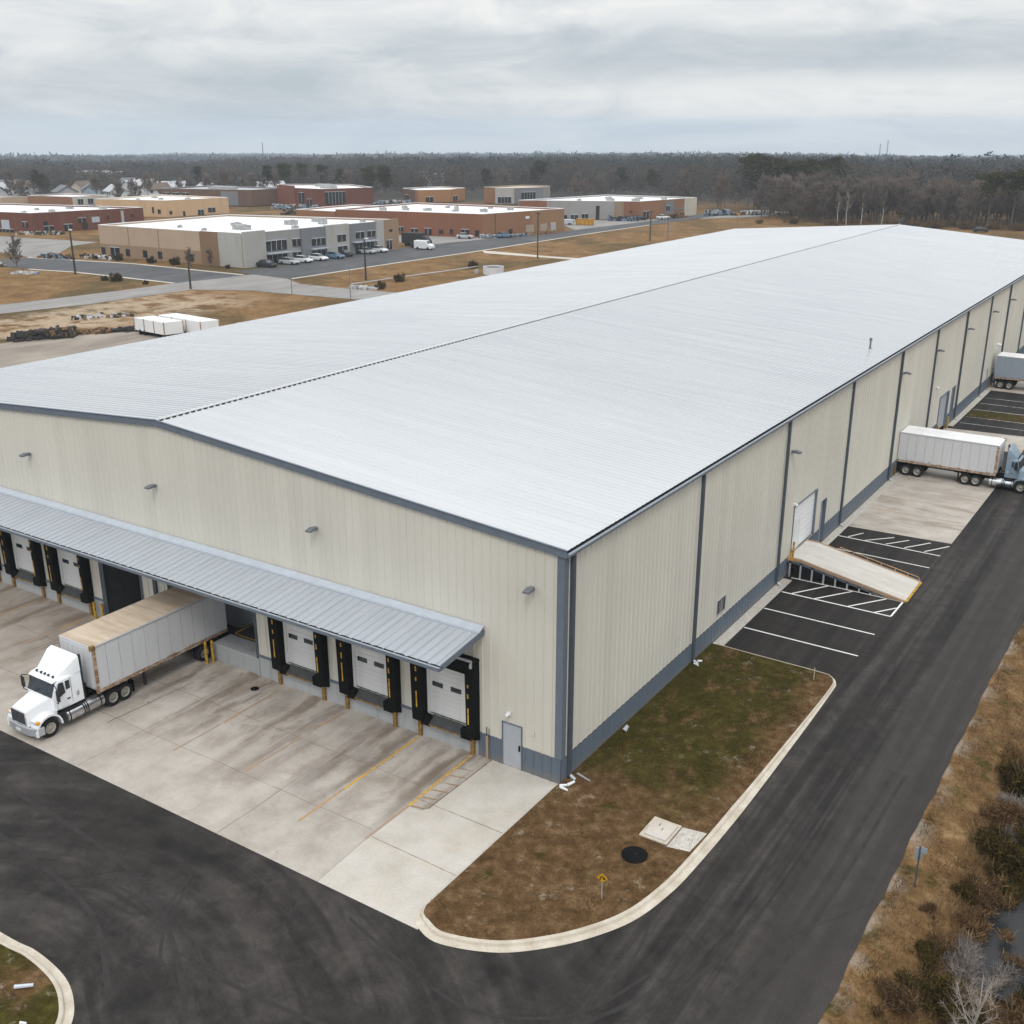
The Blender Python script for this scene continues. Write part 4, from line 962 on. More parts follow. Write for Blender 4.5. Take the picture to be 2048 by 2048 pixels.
mb = MB(); mb.tube((0.35, 28.1, 1.2), (0.35, 28.1, 2.35), 0.07, 0.07, 10); mb.tube((0.2, 28.1, 1.2), (0.2, 28.1, 1.9), 0.05, 0.05, 8); mb.build('guard_post', MT['yellow'], rp)

# ---------------------------------------------------------------- lorries
def wheel_mb(r, wd):
    t = MB(); t.cap = False; t.lathe([(r*0.60, -wd/2), (r*0.93, -wd/2), (r, -wd/2+0.04), (r, wd/2-0.04), (r*0.93, wd/2), (r*0.60, wd/2)], 28)
    q = MB(); q.lathe([(r*0.12, -wd*0.52), (r*0.14, -wd*0.30), (r*0.40, -wd*0.22), (r*0.46, -wd*0.40), (r*0.585, -wd*0.46), (r*0.598, -wd*0.30), (r*0.598, wd*0.45), (r*0.30, wd*0.45)], 24)
    for k in range(8):
        a = 2*PI*k/8; q.tube((r*0.30*math.cos(a), -wd*0.24, r*0.30*math.sin(a)), (r*0.30*math.cos(a), -wd*0.34, r*0.30*math.sin(a)), 0.022, 0.022, 6)
    return t, q
def add_wheel(parent, x, y, r, wd, steer=0):
    """outer face towards the side it stands on"""
    w_ = thing('wheel', None, None, (x, y, r)); w_.parent = parent; w_.rotation_euler = (0, 0, 0 if y < 0 else PI)
    t, q = wheel_mb(r, wd)
    t.build('tyre', MT['tyre'], w_, smooth=True); q.build('rim', MT['rim'], w_, smooth=True)

def rsec(x, hw, z0, z1, top=0.85, r=0.10, n=3):
    """rounded cab cross-section at x; top = half width factor at the roof"""
    P = []
    ht = hw*top
    P += [(x, -hw, z0), (x, hw, z0)]
    def arc(cy_, cz_, a0, a1): return [(x, cy_+r*math.cos(a0+(a1-a0)*k/n), cz_+r*math.sin(a0+(a1-a0)*k/n)) for k in range(n+1)]
    P += arc(ht-r, z1-r, 0.12, PI/2); P += arc(-ht+r, z1-r, PI/2, PI-0.12)
    return P

def tractor(name, label, paint, loc, rz, drive=(-1.55, -2.25), front=1.95, hood=True):
    t = thing(name, label, 'truck', loc, rz, 'semi truck tractors at the warehouse')
    k = front/1.95
    mb = MB(); mb.rings([rsec(0.0, 1.10, 1.12, 2.62, 0.97), rsec(0.75*k, 1.10, 1.12, 2.62, 0.97), rsec(1.16*k, 1.08, 1.12, 2.58, 0.95), rsec(1.28*k, 1.06, 1.12, 2.44, 0.92), rsec(1.54*k, 1.02, 1.12, 1.82, 0.96)])
    mb.build('cab', paint, t, smooth=True)
    mb = MB()
    mb.rings([rsec(0.0, 1.09, 2.60, 3.42, 0.97, 0.14), rsec(0.25*k, 1.08, 2.60, 3.36, 0.96, 0.16), rsec(0.62*k, 1.00, 2.60, 3.06, 0.93, 0.16), rsec(0.98*k, 0.88, 2.59, 2.78, 0.9, 0.09), rsec(1.14*k, 0.80, 2.56, 2.64, 0.9, 0.03)])
    mb.build('roof_fairing', paint, t, smooth=True)
    mb = MB()
    mb.rings([rsec(1.40*k, 0.95, 0.95, 1.80, 0.80, 0.16, 4), rsec(1.9*k, 0.86, 0.85, 1.74, 0.78, 0.18, 4), rsec(2.45*k, 0.72, 0.78, 1.62, 0.80, 0.18, 4), rsec(2.74*k, 0.62, 0.74, 1.50, 0.86, 0.12, 4)])
    mb.build('hood', paint, t, smooth=True)
    for s in (-1, 1):
        mb = MB(); cx = front; n = 10; ro, ri = 0.66, 0.58
        y0, y1 = (0.62*s, 1.17*s)
        rr = []
        for q in range(n+1):
            a = math.radians(-12) + math.radians(192)*q/n
            co_, si = math.cos(a), math.sin(a)
            sq = 1.0 if co_ < 0 else 1.12
            rr.append([(cx+ro*co_*sq, y0, 0.45+ro*si*1.22), (cx+ro*co_*sq, y1, 0.45+ro*si*1.10), (cx+ri*co_*sq, y1, 0.45+ri*si*1.08), (cx+ri*co_*sq, y0, 0.45+ri*si*1.2)])
        if s > 0: rr = [r_[::-1] for r_ in rr]
        mb.rings(rr); mb.build('fender', paint, t, smooth=True)
        mb = MB(); mb.box(front+0.52, min(s*0.66, s*1.02), 0.93, front+0.70, max(s*0.66, s*1.02), 1.08); mb.build('headlight', MT['lens'], t, bevel=0.03)
        mb = MB(); mb.box(front+0.46, min(s*1.03, s*1.15), 0.91, front+0.66, max(s*1.03, s*1.15), 1.04); mb.build('turn_signal', MT['amber'], t, bevel=0.03)
        # side glass: door window and sleeper window
        yy = s*1.091; yt = s*1.078
        def side(q, nm):
            P = [(x*k, (yy if z < 2.2 else yt), z) for x, z in q]
            P2 = [(x, y+0.012*s, z) for x, y, z in P]
            m2 = MB(); m2.rings([P, P2] if s > 0 else [P[::-1], P2[::-1]]); m2.build(nm, MT['glass'], t)
        side([(1.36, 1.72), (1.30, 2.28), (1.22, 2.47), (0.98, 2.44), (0.93, 1.88)], 'door_window')
        side([(0.88, 2.00), (0.88, 2.44), (0.66, 2.44), (0.66, 2.02)], 'sleeper_window')
        mb = MB(); mb.box(0.22*k, min(yy, yy+0.012*s), 1.45, 0.36*k, max(yy, yy+0.012*s), 1.68); mb.build('side_vent', MT['lightgrey'], t)
        mb = MB(); yo = s*1.0972
        for a, b in (((0.60, 1.15), (0.60, 2.52)), ((1.42, 1.15), (1.42, 1.75)), ((0.61, 1.16), (1.41, 1.16))):
            mb.box(a[0]*k-0.008, min(yy, yo), a[1], b[0]*k+0.008, max(yy, yo), b[1]+0.012)
        mb.build('door_seam', MT['downspout'], t)
        mb = MB(); mb.box(0.72*k, min(s*1.095, s*1.125), 1.50, 0.88*k, max(s*1.095, s*1.125), 1.545); mb.build('door_handle', MT['black'], t)
        # mirror on a tubular arm
        mb = MB(); mb.path([(1.40*k, s*1.05, 2.42), (1.52*k, s*1.36, 2.36), (1.52*k, s*1.36, 1.62), (1.40*k, s*1.04, 1.52)], 0.02)
        mb.build('mirror_arm', MT['black'], t)
        mb = MB(); mb.box(1.46*k, s*1.36-0.12, 1.72, 1.53*k, s*1.36+0.12, 2.26); mb.build('mirror', MT['darkgrey'], t, bevel=0.02)
        # fuel tanks, steps
        mb = MB(); mb.tube((1.02*k, s*0.86, 0.58), (0.05, s*0.86, 0.58), 0.34, 0.34, 20); mb.build('fuel_tank', MT['chrome'], t, smooth=True)
        mb = MB(); mb.tube((-0.02, s*0.86, 0.58), (-1.02, s*0.86, 0.58), 0.34, 0.34, 20); mb.build('fuel_tank', MT['chrome'], t, smooth=True)
        mb = MB()
        for x in (0.86*k, 0.10, -0.12, -0.85): mb.tube((x, s*0.86, 0.58), (x+0.05, s*0.86, 0.58), 0.352, 0.352, 20)
        mb.build('tank_strap', MT['black'], t, smooth=True)
        mb = MB(); mb.box(0.1, min(s*0.62, s*1.12), 0.94, 0.98*k, max(s*0.62, s*1.12), 0.975); mb.build('step_plate', MT['darkgrey'], t)
        add_wheel(t, front, s*0.98, 0.47, 0.28)
        for x in drive: add_wheel(t, x, s*0.88, 0.46, 0.52)
        mb = MB(); mb.box(drive[-1]-0.56, min(s*0.62, s*1.12), 0.2, drive[-1]-0.54, max(s*0.62, s*1.12), 0.85); mb.build('mud_flap', MT['black'], t)
    # windscreen
    P = [(1.565*k, -0.93, 1.80), (1.565*k, 0.93, 1.80), (1.30*k, 0.90, 2.42), (1.30*k, -0.90, 2.42)]
    Q = [(x+0.012, y, z+0.006) for x, y, z in P]
    mb = MB(); mb.rings([P, Q]); mb.build('windscreen', MT['glass'], t)
    mb = MB(); mb.box(1.40*k, -0.02, 1.80, 1.42*k, 0.02, 1.81)
    for y in (-0.4, 0.35): mb.tube((1.585*k, y, 1.80), (1.49*k, y+0.42, 2.02), 0.012, 0.012, 5)
    mb.build('wiper', MT['black'], t)
    mb = MB(); mb.rings([[(1.20*k, -0.96, 2.55), (1.20*k, 0.96, 2.55), (1.22*k, 0.96, 2.585), (1.22*k, -0.96, 2.585)], [(1.42*k, -0.90, 2.47), (1.42*k, 0.90, 2.47), (1.42*k, 0.90, 2.50), (1.42*k, -0.90, 2.50)]]); mb.build('sun_visor', paint, t)
    for y in (-0.62, -0.28, 0.0, 0.28, 0.62):
        mb = MB(); mb.box(1.08*k, y-0.05, 2.60, 1.20*k, y+0.05, 2.70); mb.build('marker_light', MT['darkgrey'], t, bevel=0.02)
    xg = 2.745*k
    mb = MB(); mb.box(xg-0.02, -0.47, 0.80, xg+0.02, 0.47, 1.40)
    mb.build('grille', MT['darkgrey'], t)
    mb = MB()
    for z in np.arange(0.86, 1.38, 0.065): mb.box(xg+0.0205, -0.45, z, xg+0.03, 0.45, z+0.022)
    mb.box(xg-0.02, -0.53, 0.74, xg+0.045, -0.472, 1.44); mb.box(xg-0.02, 0.472, 0.74, xg+0.045, 0.53, 1.44); mb.box(xg-0.02, -0.471, 1.401, xg+0.045, 0.471, 1.45)
    mb.build('grille_trim', MT['chrome'], t)
    pl = [(2.30*k, -1.22), (2.62*k, -1.17), (2.82*k, -0.75), (2.87*k, 0.0), (2.82*k, 0.75), (2.62*k, 1.17), (2.30*k, 1.22), (2.30*k, 1.12), (2.56*k, 1.07), (2.70*k, 0.70), (2.75*k, 0), (2.70*k, -0.70), (2.56*k, -1.07), (2.30*k, -1.12)]
    mb = MB(); mb.prism(pl[::1], 0.33, 0.74); mb.build('bumper', MT['lightgrey'] if paint == MT['truckwhite'] else MT['chrome'], t, bevel=0.03)
    mb = MB(); mb.box(2.86*k, -0.16, 0.46, 2.885*k, 0.16, 0.58); mb.build('number_plate', MT['white'], t)
    mb = MB()
    for s in (-1, 1): mb.box(drive[-1]-0.5, s*0.42-0.05, 0.62, 2.2*k, s*0.42+0.05, 0.86)
    mb.box(-0.62, -0.5, 0.87, -0.05, 0.5, 1.02); mb.box(drive[-1]-0.2, -0.45, 0.87, drive[0]+0.3, 0.45, 1.0)
    for x in (*drive, front): mb.tube((x, -0.85, 0.46), (x, 0.85, 0.46), 0.09, 0.09, 8)
    mb.build('chassis', MT['black'], t)
    mb = MB(); mb.tube((-0.22, 0.78, 0.9), (-0.22, 0.78, 3.3), 0.07, 0.07, 10); mb.build('exhaust_stack', MT['darkgrey'], t, smooth=True)
    return t

def trailer(label, side, roof, loc, rz, L=7.5, legs=True, hub=None):
    t = thing('semi_trailer', label, 'trailer', loc, rz, 'box trailers backed to the warehouse')
    hw, z0, z1 = 1.25, 1.12, 3.60
    mb = MB(); mb.box(0, -hw, z0+0.16, L, hw, z1); mb.build('box_body', side, t, bevel=0.025)
    mb = MB(); mb.box(0.03, -hw+0.03, z1+0.001, L-0.03, hw-0.03, z1+0.018); mb.build('roof', roof, t)
    for s in (-1, 1):
        mb = MB()
        n = 11
        for k in range(1, n):
            x = L*k/n; mb.box(x-0.014, min(s*(hw+0.002), s*(hw+0.014)), z0+0.2, x+0.014, max(s*(hw+0.002), s*(hw+0.014)), z1-0.12)
        mb.build('side_post', MT['post'], t)
        mb = MB(); mb.box(0, min(s*(hw-0.05), s*(hw+0.022)), z0, L, max(s*(hw-0.05), s*(hw+0.022)), z0+0.158); mb.build('bottom_rail', MT['rail'], t)
        mb = MB(); mb.box(0, min(s*(hw+0.003), s*(hw+0.02)), z1-0.10, L, max(s*(hw+0.003), s*(hw+0.02)), z1-0.02); mb.build('top_rail', MT['lightgrey'], t)
        mb = MB(); mb.box(L-0.18, min(s*(hw+0.003), s*(hw+0.028)), z0+0.16, L+0.012, max(s*(hw+0.003), s*(hw+0.028)), z1-0.105); mb.build('corner_post', MT['rail'] if side == MT['trailer'] else side, t)
        if s > 0: mb = MB(); mb.box(L-0.20, min(s*(hw-0.16), s*(hw+0.035)), z1-0.20, L+0.03, max(s*(hw-0.16), s*(hw+0.035)), z1+0.022); mb.build('corner_cap', MT['rustyellow'], t)
        for x in (0.75, 1.65): add_wheel(t, x, s*0.95, 0.46, 0.50)
        mb = MB(); mb.box(L*0.62, s*0.75-0.06, 0.10 if legs else 0.45, L*0.62+0.12, s*0.75+0.06, z0); mb.build('landing_leg', MT['darkgrey'], t)
        mb = MB(); mb.box(0.05, min(s*0.6, s*1.2), 0.30, 0.08, max(s*0.6, s*1.2), z0); mb.build('mud_flap', MT['black'], t)
    mb = MB(); mb.box(0.2, -0.9, 0.72, 2.3, 0.9, z0-0.002)
    for x in (0.75, 1.65): mb.tube((x, -0.9, 0.46), (x, 0.9, 0.46), 0.09, 0.09, 8)
    for x in np.arange(2.6, L-0.3, 0.45): mb.box(x, -1.18, z0-0.10, x+0.07, 1.18, z0-0.003)
    mb.box(2.3, -0.35, z0-0.2, 2.58, 0.35, z0-0.003); mb.box(L*0.62-0.4, -0.05, 0.6, L*0.62+0.3, 0.05, 0.72)
    mb.build('underframe', MT['black'], t)
    mb = MB(); mb.box(-0.05, -1.1, 0.5, 0.0, 1.1, 0.6); mb.box(-0.03, -0.75, 0.6, 0, -0.65, z0); mb.box(-0.03, 0.65, 0.6, 0, 0.75, z0); mb.build('rear_guard', MT['darkgrey'], t)
    mb = MB(); mb.box(L+0.001, -1.1, z0+0.2, L+0.02, 1.1, z1-0.15)
    for y in np.arange(-1.0, 1.05, 0.4): mb.box(L+0.021, y, z0+0.25, L+0.035, y+0.03, z1-0.2)
    mb.build('front_panel', side, t)
    mb = MB(); mb.path([(L, -0.3, 1.6), (L+0.25, -0.2, 1.25), (L+0.45, -0.1, 1.3)], 0.025); mb.path([(L, 0.1, 1.6), (L+0.3, 0.1, 1.2), (L+0.45, 0.0, 1.3)], 0.025); mb.box(L, -0.45, 1.28, L+0.12, 0.45, 1.5); mb.build('air_line', MT['black'], t)
    return t
tractor('semi_truck', 'white long-nosed semi truck parked nose out on the stained concrete apron', MT['truckwhite'], (-23.12, -7.78, 0.006), -PI/2)
trailer('dirty tan-roofed white trailer behind the white truck, under the canopy', MT['trailer'], MT['rooftan'], (-23.12, 1.20, 0.006), -PI/2, 8.36)
tractor('semi_truck', 'blue-grey semi truck at the right edge pulling a white trailer', MT['truckblue'], (8.28, 55.12, 0.006), 0.0, drive=(-2.85, -2.05), front=1.28)
trailer('white trailer with rusty bottom rail backed to the long wall', MT['trailer'], MT['roofwhite'], (0.07, 55.12, 0.006), 0.0, 7.6)
trailer('blue-grey trailer at the far side dock, cut by the right edge', MT['trailerblue'], MT['roofwhite'], (0.5, 93.0, 0.006), 0.0, 7.5)

# ---------------------------------------------------------------- small site furniture
m = thing('storm_drain_box', 'pale square concrete drain box with a lid on the grass island', 'drain box', (5.2, -0.8, 0.115))
a = MB(); a.box(-0.62, -0.72, 0.0, 0.60, 0.72, 0.10); a.build('base', MT['kerb'], m, bevel=0.03)
a = MB(); a.box(-0.46, -0.62, 0.101, 0.50, 0.52, 0.17); a.build('lid', MT['clean'], m, bevel=0.02)
a = MB(); a.box(-0.15, 0.12, 0.171, -0.12, 0.28, 0.178); a.box(0.06, -0.1, 0.171, 0.09, 0.04, 0.178); a.build('lid_slot', MT['darkgrey'], m)
sheet('drain_apron', [[(5.82, -1.55), (6.72, -1.35), (6.82, 0.12), (5.82, -0.05)]], MT['strip'], 0.122, 'worn concrete strip between the drain box and the kerb')
m = thing('manhole_cover', 'round black manhole cover on the brown grass island', 'manhole', (5.0, -2.72, 0.115))
a = MB(); a.lathe([(0.52, 0.0), (0.52, 0.04), (0.46, 0.05)], 40, 'z'); a.build('ring', MT['black'], m)
a = MB(); a.lathe([(0.445, 0.045), (0.445, 0.058)], 40, 'z')
for k in range(-4, 5):
    h_ = math.sqrt(max(0.01, 0.40**2-(k*0.09)**2)); a.box(k*0.09-0.012, -h_, 0.0585, k*0.09+0.012, h_, 0.064)
a.build('lid', MT['black'], m)
a = MB(); a.box(-0.05, 0.02, 0.0645, 0.12, 0.05, 0.07); a.build('lift_handle', MT['darkgrey'], m)
m = thing('warning_sign', 'small yellow diamond sign with a dark curved arrow on a thin stake', 'sign', (5.15, -5.66, 0.115), 0.25)
a = MB(); a.box(-0.018, -0.012, 0, 0.018, 0.012, 1.0); a.build('post', MT['lightgrey'], m)
a = MB(); a.rings([[(0, -0.016, 0.72), (0.21, -0.016, 0.93), (0, -0.016, 1.14), (-0.21, -0.016, 0.93)][::-1], [(0, -0.024, 0.72), (0.21, -0.024, 0.93), (0, -0.024, 1.14), (-0.21, -0.024, 0.93)][::-1]]); a.build('plate', plain('sign_yellow', (0.50, 0.27, 0.01), 0.5), m)
a = MB()
P = [(-0.075, 0.83), (-0.075, 0.92), (-0.03, 0.985), (0.03, 0.985), (0.075, 0.93)]
for (x0, z0), (x1, z1) in zip(P[:-1], P[1:]): a.tube((x0, -0.027, z0), (x1, -0.027, z1), 0.02, 0.02, 5)
a.poly([(0.02, -0.03, 0.93), (0.13, -0.03, 0.93), (0.075, -0.03, 0.85)][::-1]); a.build('symbol', MT['black'], m)
m = thing('road_sign', 'grey-blue backs of small signs on a steel post beside the road', 'sign', (14.62, 1.62, -0.02), 0.0)
a = MB(); a.rings([[(-0.03, -0.03, 0), (0.03, -0.03, 0), (0.03, 0.03, 0), (-0.03, 0.03, 0)], [(-0.03, 0.02, 1.75), (0.03, 0.02, 1.75), (0.03, 0.08, 1.75), (-0.03, 0.08, 1.75)]]); a.build('post', plain('dark_post', (0.10, 0.11, 0.12), 0.5, 0.4), m)
a = MB(); a.box(-0.16, 0.075, 1.12, 0.10, 0.09, 1.62); a.build('plate', plain('sign_back', (0.36, 0.43, 0.50), 0.4, 0.4), m)
a = MB(); a.box(0.0, 0.02, 1.50, 0.26, 0.035, 1.74); a.build('plate', bpy.data.materials['sign_back'], m)
a = MB(); a.tube((6.15, 15.2, 0.11), (6.15, 15.2, 0.80), 0.02, 0.02, 6); tag(a.build('marker_stake', MT['kerb']), 'thin pale marker stake in the grass near the parking bays', 'stake')
def litter(name, label, P, r, mat, cat='litter'):
    a = MB()
    for p in P: a.tube(p[0], p[1], r*R.uniform(0.8, 1.1), r*R.uniform(0.6, 1.0), 7)
    return tag(a.build(name, mat, smooth=True), label, cat)
litter('drain_pipe', 'silver drain pipe lying in the grass by the building corner', [((0.30, 0.95, 0.15), (1.05, 0.75, 0.15))], 0.055, MT['lightgrey'], 'pipe')
litter('splash_block', 'crumpled white pipe elbow at the foot of the corner downspout', [((0.12, -0.28, 0.16), (0.42, -0.12, 0.2)), ((0.42, -0.12, 0.2), (0.55, 0.25, 0.22)), ((0.2, -0.35, 0.16), (0.6, -0.42, 0.17))], 0.075, MT['white'], 'pipe')
litter('drain_elbow', 'white drain elbow at the second downspout in the grass', [((0.25, 13.4, 0.16), (0.55, 13.3, 0.16)), ((0.3, 13.75, 0.16), (0.5, 13.9, 0.16))], 0.06, MT['white'], 'pipe')
litter('plastic_bag', 'pale plastic bag against the slate wall base', [((0.33, 5.3, 0.14), (0.38, 5.55, 0.30))], 0.13, MT['lightgrey'])
litter('plastic_bottle', 'large pale blue bottle lying on the mossy corner grass', [((-8.95, -20.25, 0.2), (-8.5, -19.85, 0.2))], 0.075, plain('pale_plastic', (0.52, 0.57, 0.62), 0.4))
litter('plastic_cup', 'small white cup lying on the mossy corner grass', [((-7.45, -21.05, 0.17), (-7.25, -20.95, 0.17))], 0.05, MT['white'])
a = MB(); a.lathe([(0.22, 0.0), (0.22, 0.012)], 24, 'z'); o = a.build('drain_grate', MT['black'], loc=(-17.45, -1.2, 0.007)); tag(o, 'round dark drain cover in a rusty patch on the apron', 'drain')

# ---------------------------------------------------------------- buildings in the distance
BM = {}
def bmat(name, c, var=0.10, dirt=(0.2, 0.15, 0.1)):
    if name not in BM: BM[name] = streaky(name, c, dirt, 0.8, 0.3, scale=(0.5, 0.5, 0.08))
    return BM[name]
TAN = bmat('tan_block', (0.42, 0.315, 0.225)); TANB = bmat('brown_block', (0.285, 0.195, 0.125)); BROWN = bmat('brown_stucco', (0.215, 0.125, 0.07))
OFFW = bmat('offwhite_panel', (0.37, 0.365, 0.345)); GREYP = bmat('grey_panel', (0.175, 0.185, 0.20)); MIDG = bmat('mid_grey_panel', (0.28, 0.28, 0.275))
BRICK = bmat('orange_brick', (0.215, 0.088, 0.045)); BRICK2 = bmat('tan_brick', (0.255, 0.125, 0.062)); RED = bmat('red_brick', (0.135, 0.045, 0.028)); BUFF = bmat('buff_block', (0.54, 0.375, 0.22))
WOODB = bmat('brown_board', (0.13, 0.075, 0.048)); ORANGE = bmat('orange_block', (0.33, 0.165, 0.065))
WHROOF = plain('white_membrane', (0.78, 0.79, 0.80), 0.6, 0, 0.06, 0.15); GRROOF = plain('grey_membrane', (0.36, 0.38, 0.41), 0.6, 0, 0.15, 0.15)
WIN = glassy('far_window', (0.018, 0.02, 0.024), 0.15)
UNIT = plain('roof_unit_metal', (0.36, 0.36, 0.35), 0.6, 0.2, 0.3, 1.5)

class Bld:
    """flat roofed building over a footprint polygon (counter-clockwise), parts are its walls, roof, windows, roof units"""
    def __init__(s, name, label, P, h, wallmats, roof=WHROOF, par=0.35, base=-0.05):
        s.P = P; s.h = h; s.o = thing(name, label, 'building')
        n = len(P)
        for k in range(n):
            a, b = P[k], P[(k+1) % n]
            mb = MB(); s._wallbox(mb, a, b, 0.0, math.dist(a, b), base, h, 0.0, -0.25)
            mb.build('wall', wallmats[k] if isinstance(wallmats, list) else wallmats, s.o)
        mb = MB(); mb.poly([(x, y, h-par) for x, y in P]); mb.build('roof', roof, s.o)
        mb = MB()
        for k in range(n): s._wallbox(mb, P[k], P[(k+1) % n], 0.0, math.dist(P[k], P[(k+1) % n]), h+0.002, h+0.10, 0.04, -0.3)
        mb.build('coping', roof, s.o)
    def frame(s, k):
        a, b = s.P[k], s.P[(k+1) % len(s.P)]; L = math.dist(a, b)
        e = ((b[0]-a[0])/L, (b[1]-a[1])/L); return a, e, (e[1], -e[0])
    def _wallbox(s, mb, a, b, u0, u1, z0, z1, d0, d1):
        L = math.dist(a, b); e = ((b[0]-a[0])/L, (b[1]-a[1])/L); nn = (e[1], -e[0])
        pt = lambda u, d: (a[0]+e[0]*u+nn[0]*d, a[1]+e[1]*u+nn[1]*d)
        mb.prism([pt(u0, d0), pt(u0, d1), pt(u1, d1), pt(u1, d0)][::-1] if d0 < d1 else [pt(u0, d1), pt(u0, d0), pt(u1, d0), pt(u1, d1)][::-1][::-1], z0, z1)
    def panel(s, k, u0, u1, z0, z1, mat, name='wall_panel', d=0.12):
        mb = MB(); a, b = s.P[k], s.P[(k+1) % len(s.P)]
        s._wallbox(mb, a, b, u0, u1, z0, z1, d, 0.002); return mb.build(name, mat, s.o)
    def win(s, k, u0, u1, z0, z1, mat=None, d=0.17, name='window'):
        fr = s.panel(k, u0, u1, z0, z1, mat or WIN, name, d)
        if u1-u0 > 1.6 and mat is None:
            mb = MB(); a, b = s.P[k], s.P[(k+1) % len(s.P)]
            n = max(2, int((u1-u0)/1.2))
            for q in range(1, n): s._wallbox(mb, a, b, u0+(u1-u0)*q/n-0.05, u0+(u1-u0)*q/n+0.05, z0, z1, d+0.03, d+0.001)
            s._wallbox(mb, a, b, u0-0.08, u1+0.08, z1+0.001, z1+0.14, d+0.12, 0.003)
            mb.build('frame', MT['trimlight'], fr)
    def unit(s, x, y, sx, sy, sz, name='roof_unit', mat=None):
        mb = MB(); z = s.h-0.34
        mb.box(x-sx/2, y-sy/2, z, x+sx/2, y+sy/2, z+sz); mb.box(x-sx/2-0.06, y-sy/2-0.06, z+sz+0.001, x+sx/2+0.06, y+sy/2+0.06, z+sz+0.07); mb.tube((x+sx*0.2, y, z+sz+0.07), (x+sx*0.2, y, z+sz+0.22), min(sx, sy)*0.3, min(sx, sy)*0.3, 10)
        mb.build(name, mat or UNIT, s.o)

A = Bld('office_building', 'pale office warehouse with tan long side, grey and white front and white roof', [(-192, 121.6), (-149, 123.5), (-146.2, 169.6), (-190.7, 158.5)], 6.7, [TAN, MIDG, TANB, TAN])
A.panel(0, 0.1, 31.5, 0.0, 2.75, TANB, 'base_band', 0.06)
A.panel(0, 31.5, 36.4, 0.0, 6.85, BROWN, 'wall_panel', 0.2); A.panel(0, 36.45, 42.95, 0.0, 6.9, OFFW, 'wall_panel', 0.15)
for u0, u1, z0, z1 in ((0.4, 1.6, 0.2, 2.0), (3.4, 6.2, 0.1, 2.1)): A.win(0, u0, u1, z0, z1)
for u in (8.9, 14.3, 18.9, 28.2): A.win(0, u-0.6, u+0.6, 0.5, 2.0)
for u in (9.5, 18.8, 31.2): A.panel(0, u-0.06, u+0.06, 0.1, 6.6, TANB, 'panel_joint', 0.09)
A.panel(1, 0.0, 5.7, 0.0, 7.15, OFFW, 'wall_panel', 0.6); A.panel(1, 15.8, 22.7, 0.0, 6.75, GREYP, 'wall_panel', 0.5); A.panel(1, 22.75, 29.7, 0.0, 6.95, OFFW, 'wall_panel', 0.8)
A.panel(1, 29.75, 38.7, 0.0, 6.7, GREYP, 'wall_panel', 0.3); A.panel(1, 38.75, 41.2, 0.0, 6.9, OFFW, 'wall_panel', 0.6); A.panel(1, 41.25, 46.2, 0.0, 6.95, TANB, 'wall_panel', 0.6)
for u0, u1, z0, z1, dd in ((6.0, 11.7, 2.8, 4.8, .2), (6.2, 11.7, 0.05, 2.0, .2), (13.5, 15.6, 3.2, 4.7, .2), (13.4, 15.6, 0.2, 2.0, .2), (18.6, 22.5, 2.9, 4.4, .55), (18.5, 22.5, 0.05, 1.9, .55), (26.0, 28.6, 3.2, 4.7, .85), (26.0, 28.9, 0.2, 2.2, .85), (32.3, 34.9, 3.4, 4.8, .35), (36.0, 38.5, 3.5, 4.8, .35), (31.9, 37.9, 0.05, 2.4, .35), (42.9, 44.0, 4.2, 4.7, .65), (41.9, 43.7, 0.2, 2.3, .65)): A.win(1, u0, u1, z0, z1, None, dd)
for u0, u1, z in ((5.8, 12.0, 2.25), (18.2, 22.6, 2.2), (31.0, 38.4, 2.6)): A.panel(1, u0, u1, z, z+0.2, MT['trimlight'], 'door_canopy', 1.5)
for x, y, sx, sy, sz in ((-160, 134, 3.5, 2.2, 0.9), (-168, 140, 2.0, 1.6, 0.6), (-160, 149, 2.4, 2.0, 0.9), (-155, 154, 1.5, 1.5, 1.1), (-152, 142, 1.2, 1.2, 0.5), (-175, 130, 0.8, 0.8, 0.4), (-165, 128, 0.9, 0.9, 0.35), (-160, 158, 3.0, 1.6, 0.7), (-150, 162, 1.0, 1.0, 0.5)): A.unit(x, y, sx, sy, sz)
B = Bld('brick_warehouse', 'long orange brick warehouse with white roof behind the pale office building', [(-189, 196), (-145.2, 203.5), (-138, 233), (-187.7, 230)], 5.9, [BRICK, BRICK2, BRICK, BRICK])
for u0, u1, z0, z1 in ((19.3, 21.0, 0.9, 1.9), (23.5, 25.4, 0.7, 1.6), (27.6, 29.5, 0.2, 1.8), (31.8, 33.0, 0.6, 1.6), (35.0, 35.9, 0.6, 1.8), (38.3, 40.6, 0.2, 1.9), (42.4, 43.5, 0.4, 1.8)): B.win(0, u0, u1, z0, z1)
B.win(1, 9.3, 10.5, 0.0, 1.6, None); B.panel(1, 25.0, 27.0, 0.0, 2.5, MT['lightgrey'], 'roller_door'); B.panel(1, 15.5, 16.8, 3.95, 4.6, MT['white'], 'wall_sign'); B.panel(1, 4.4, 4.6, 0.0, 5.8, MT['downspout'], 'downspout')
B.panel(1, 17.5, 30.3, 0.0, 5.8, bmat('worn_brick', (0.27, 0.15, 0.075)), 'wall_panel', 0.05); B.panel(1, 15.6, 18.6, 0.3, 2.3, bmat('pale_render', (0.36, 0.30, 0.23)), 'render_patch', 0.08); B.panel(1, 21, 23.7, 0.1, 2.3, bmat('pale_render', (0.36, 0.30, 0.23)), 'render_patch', 0.08)
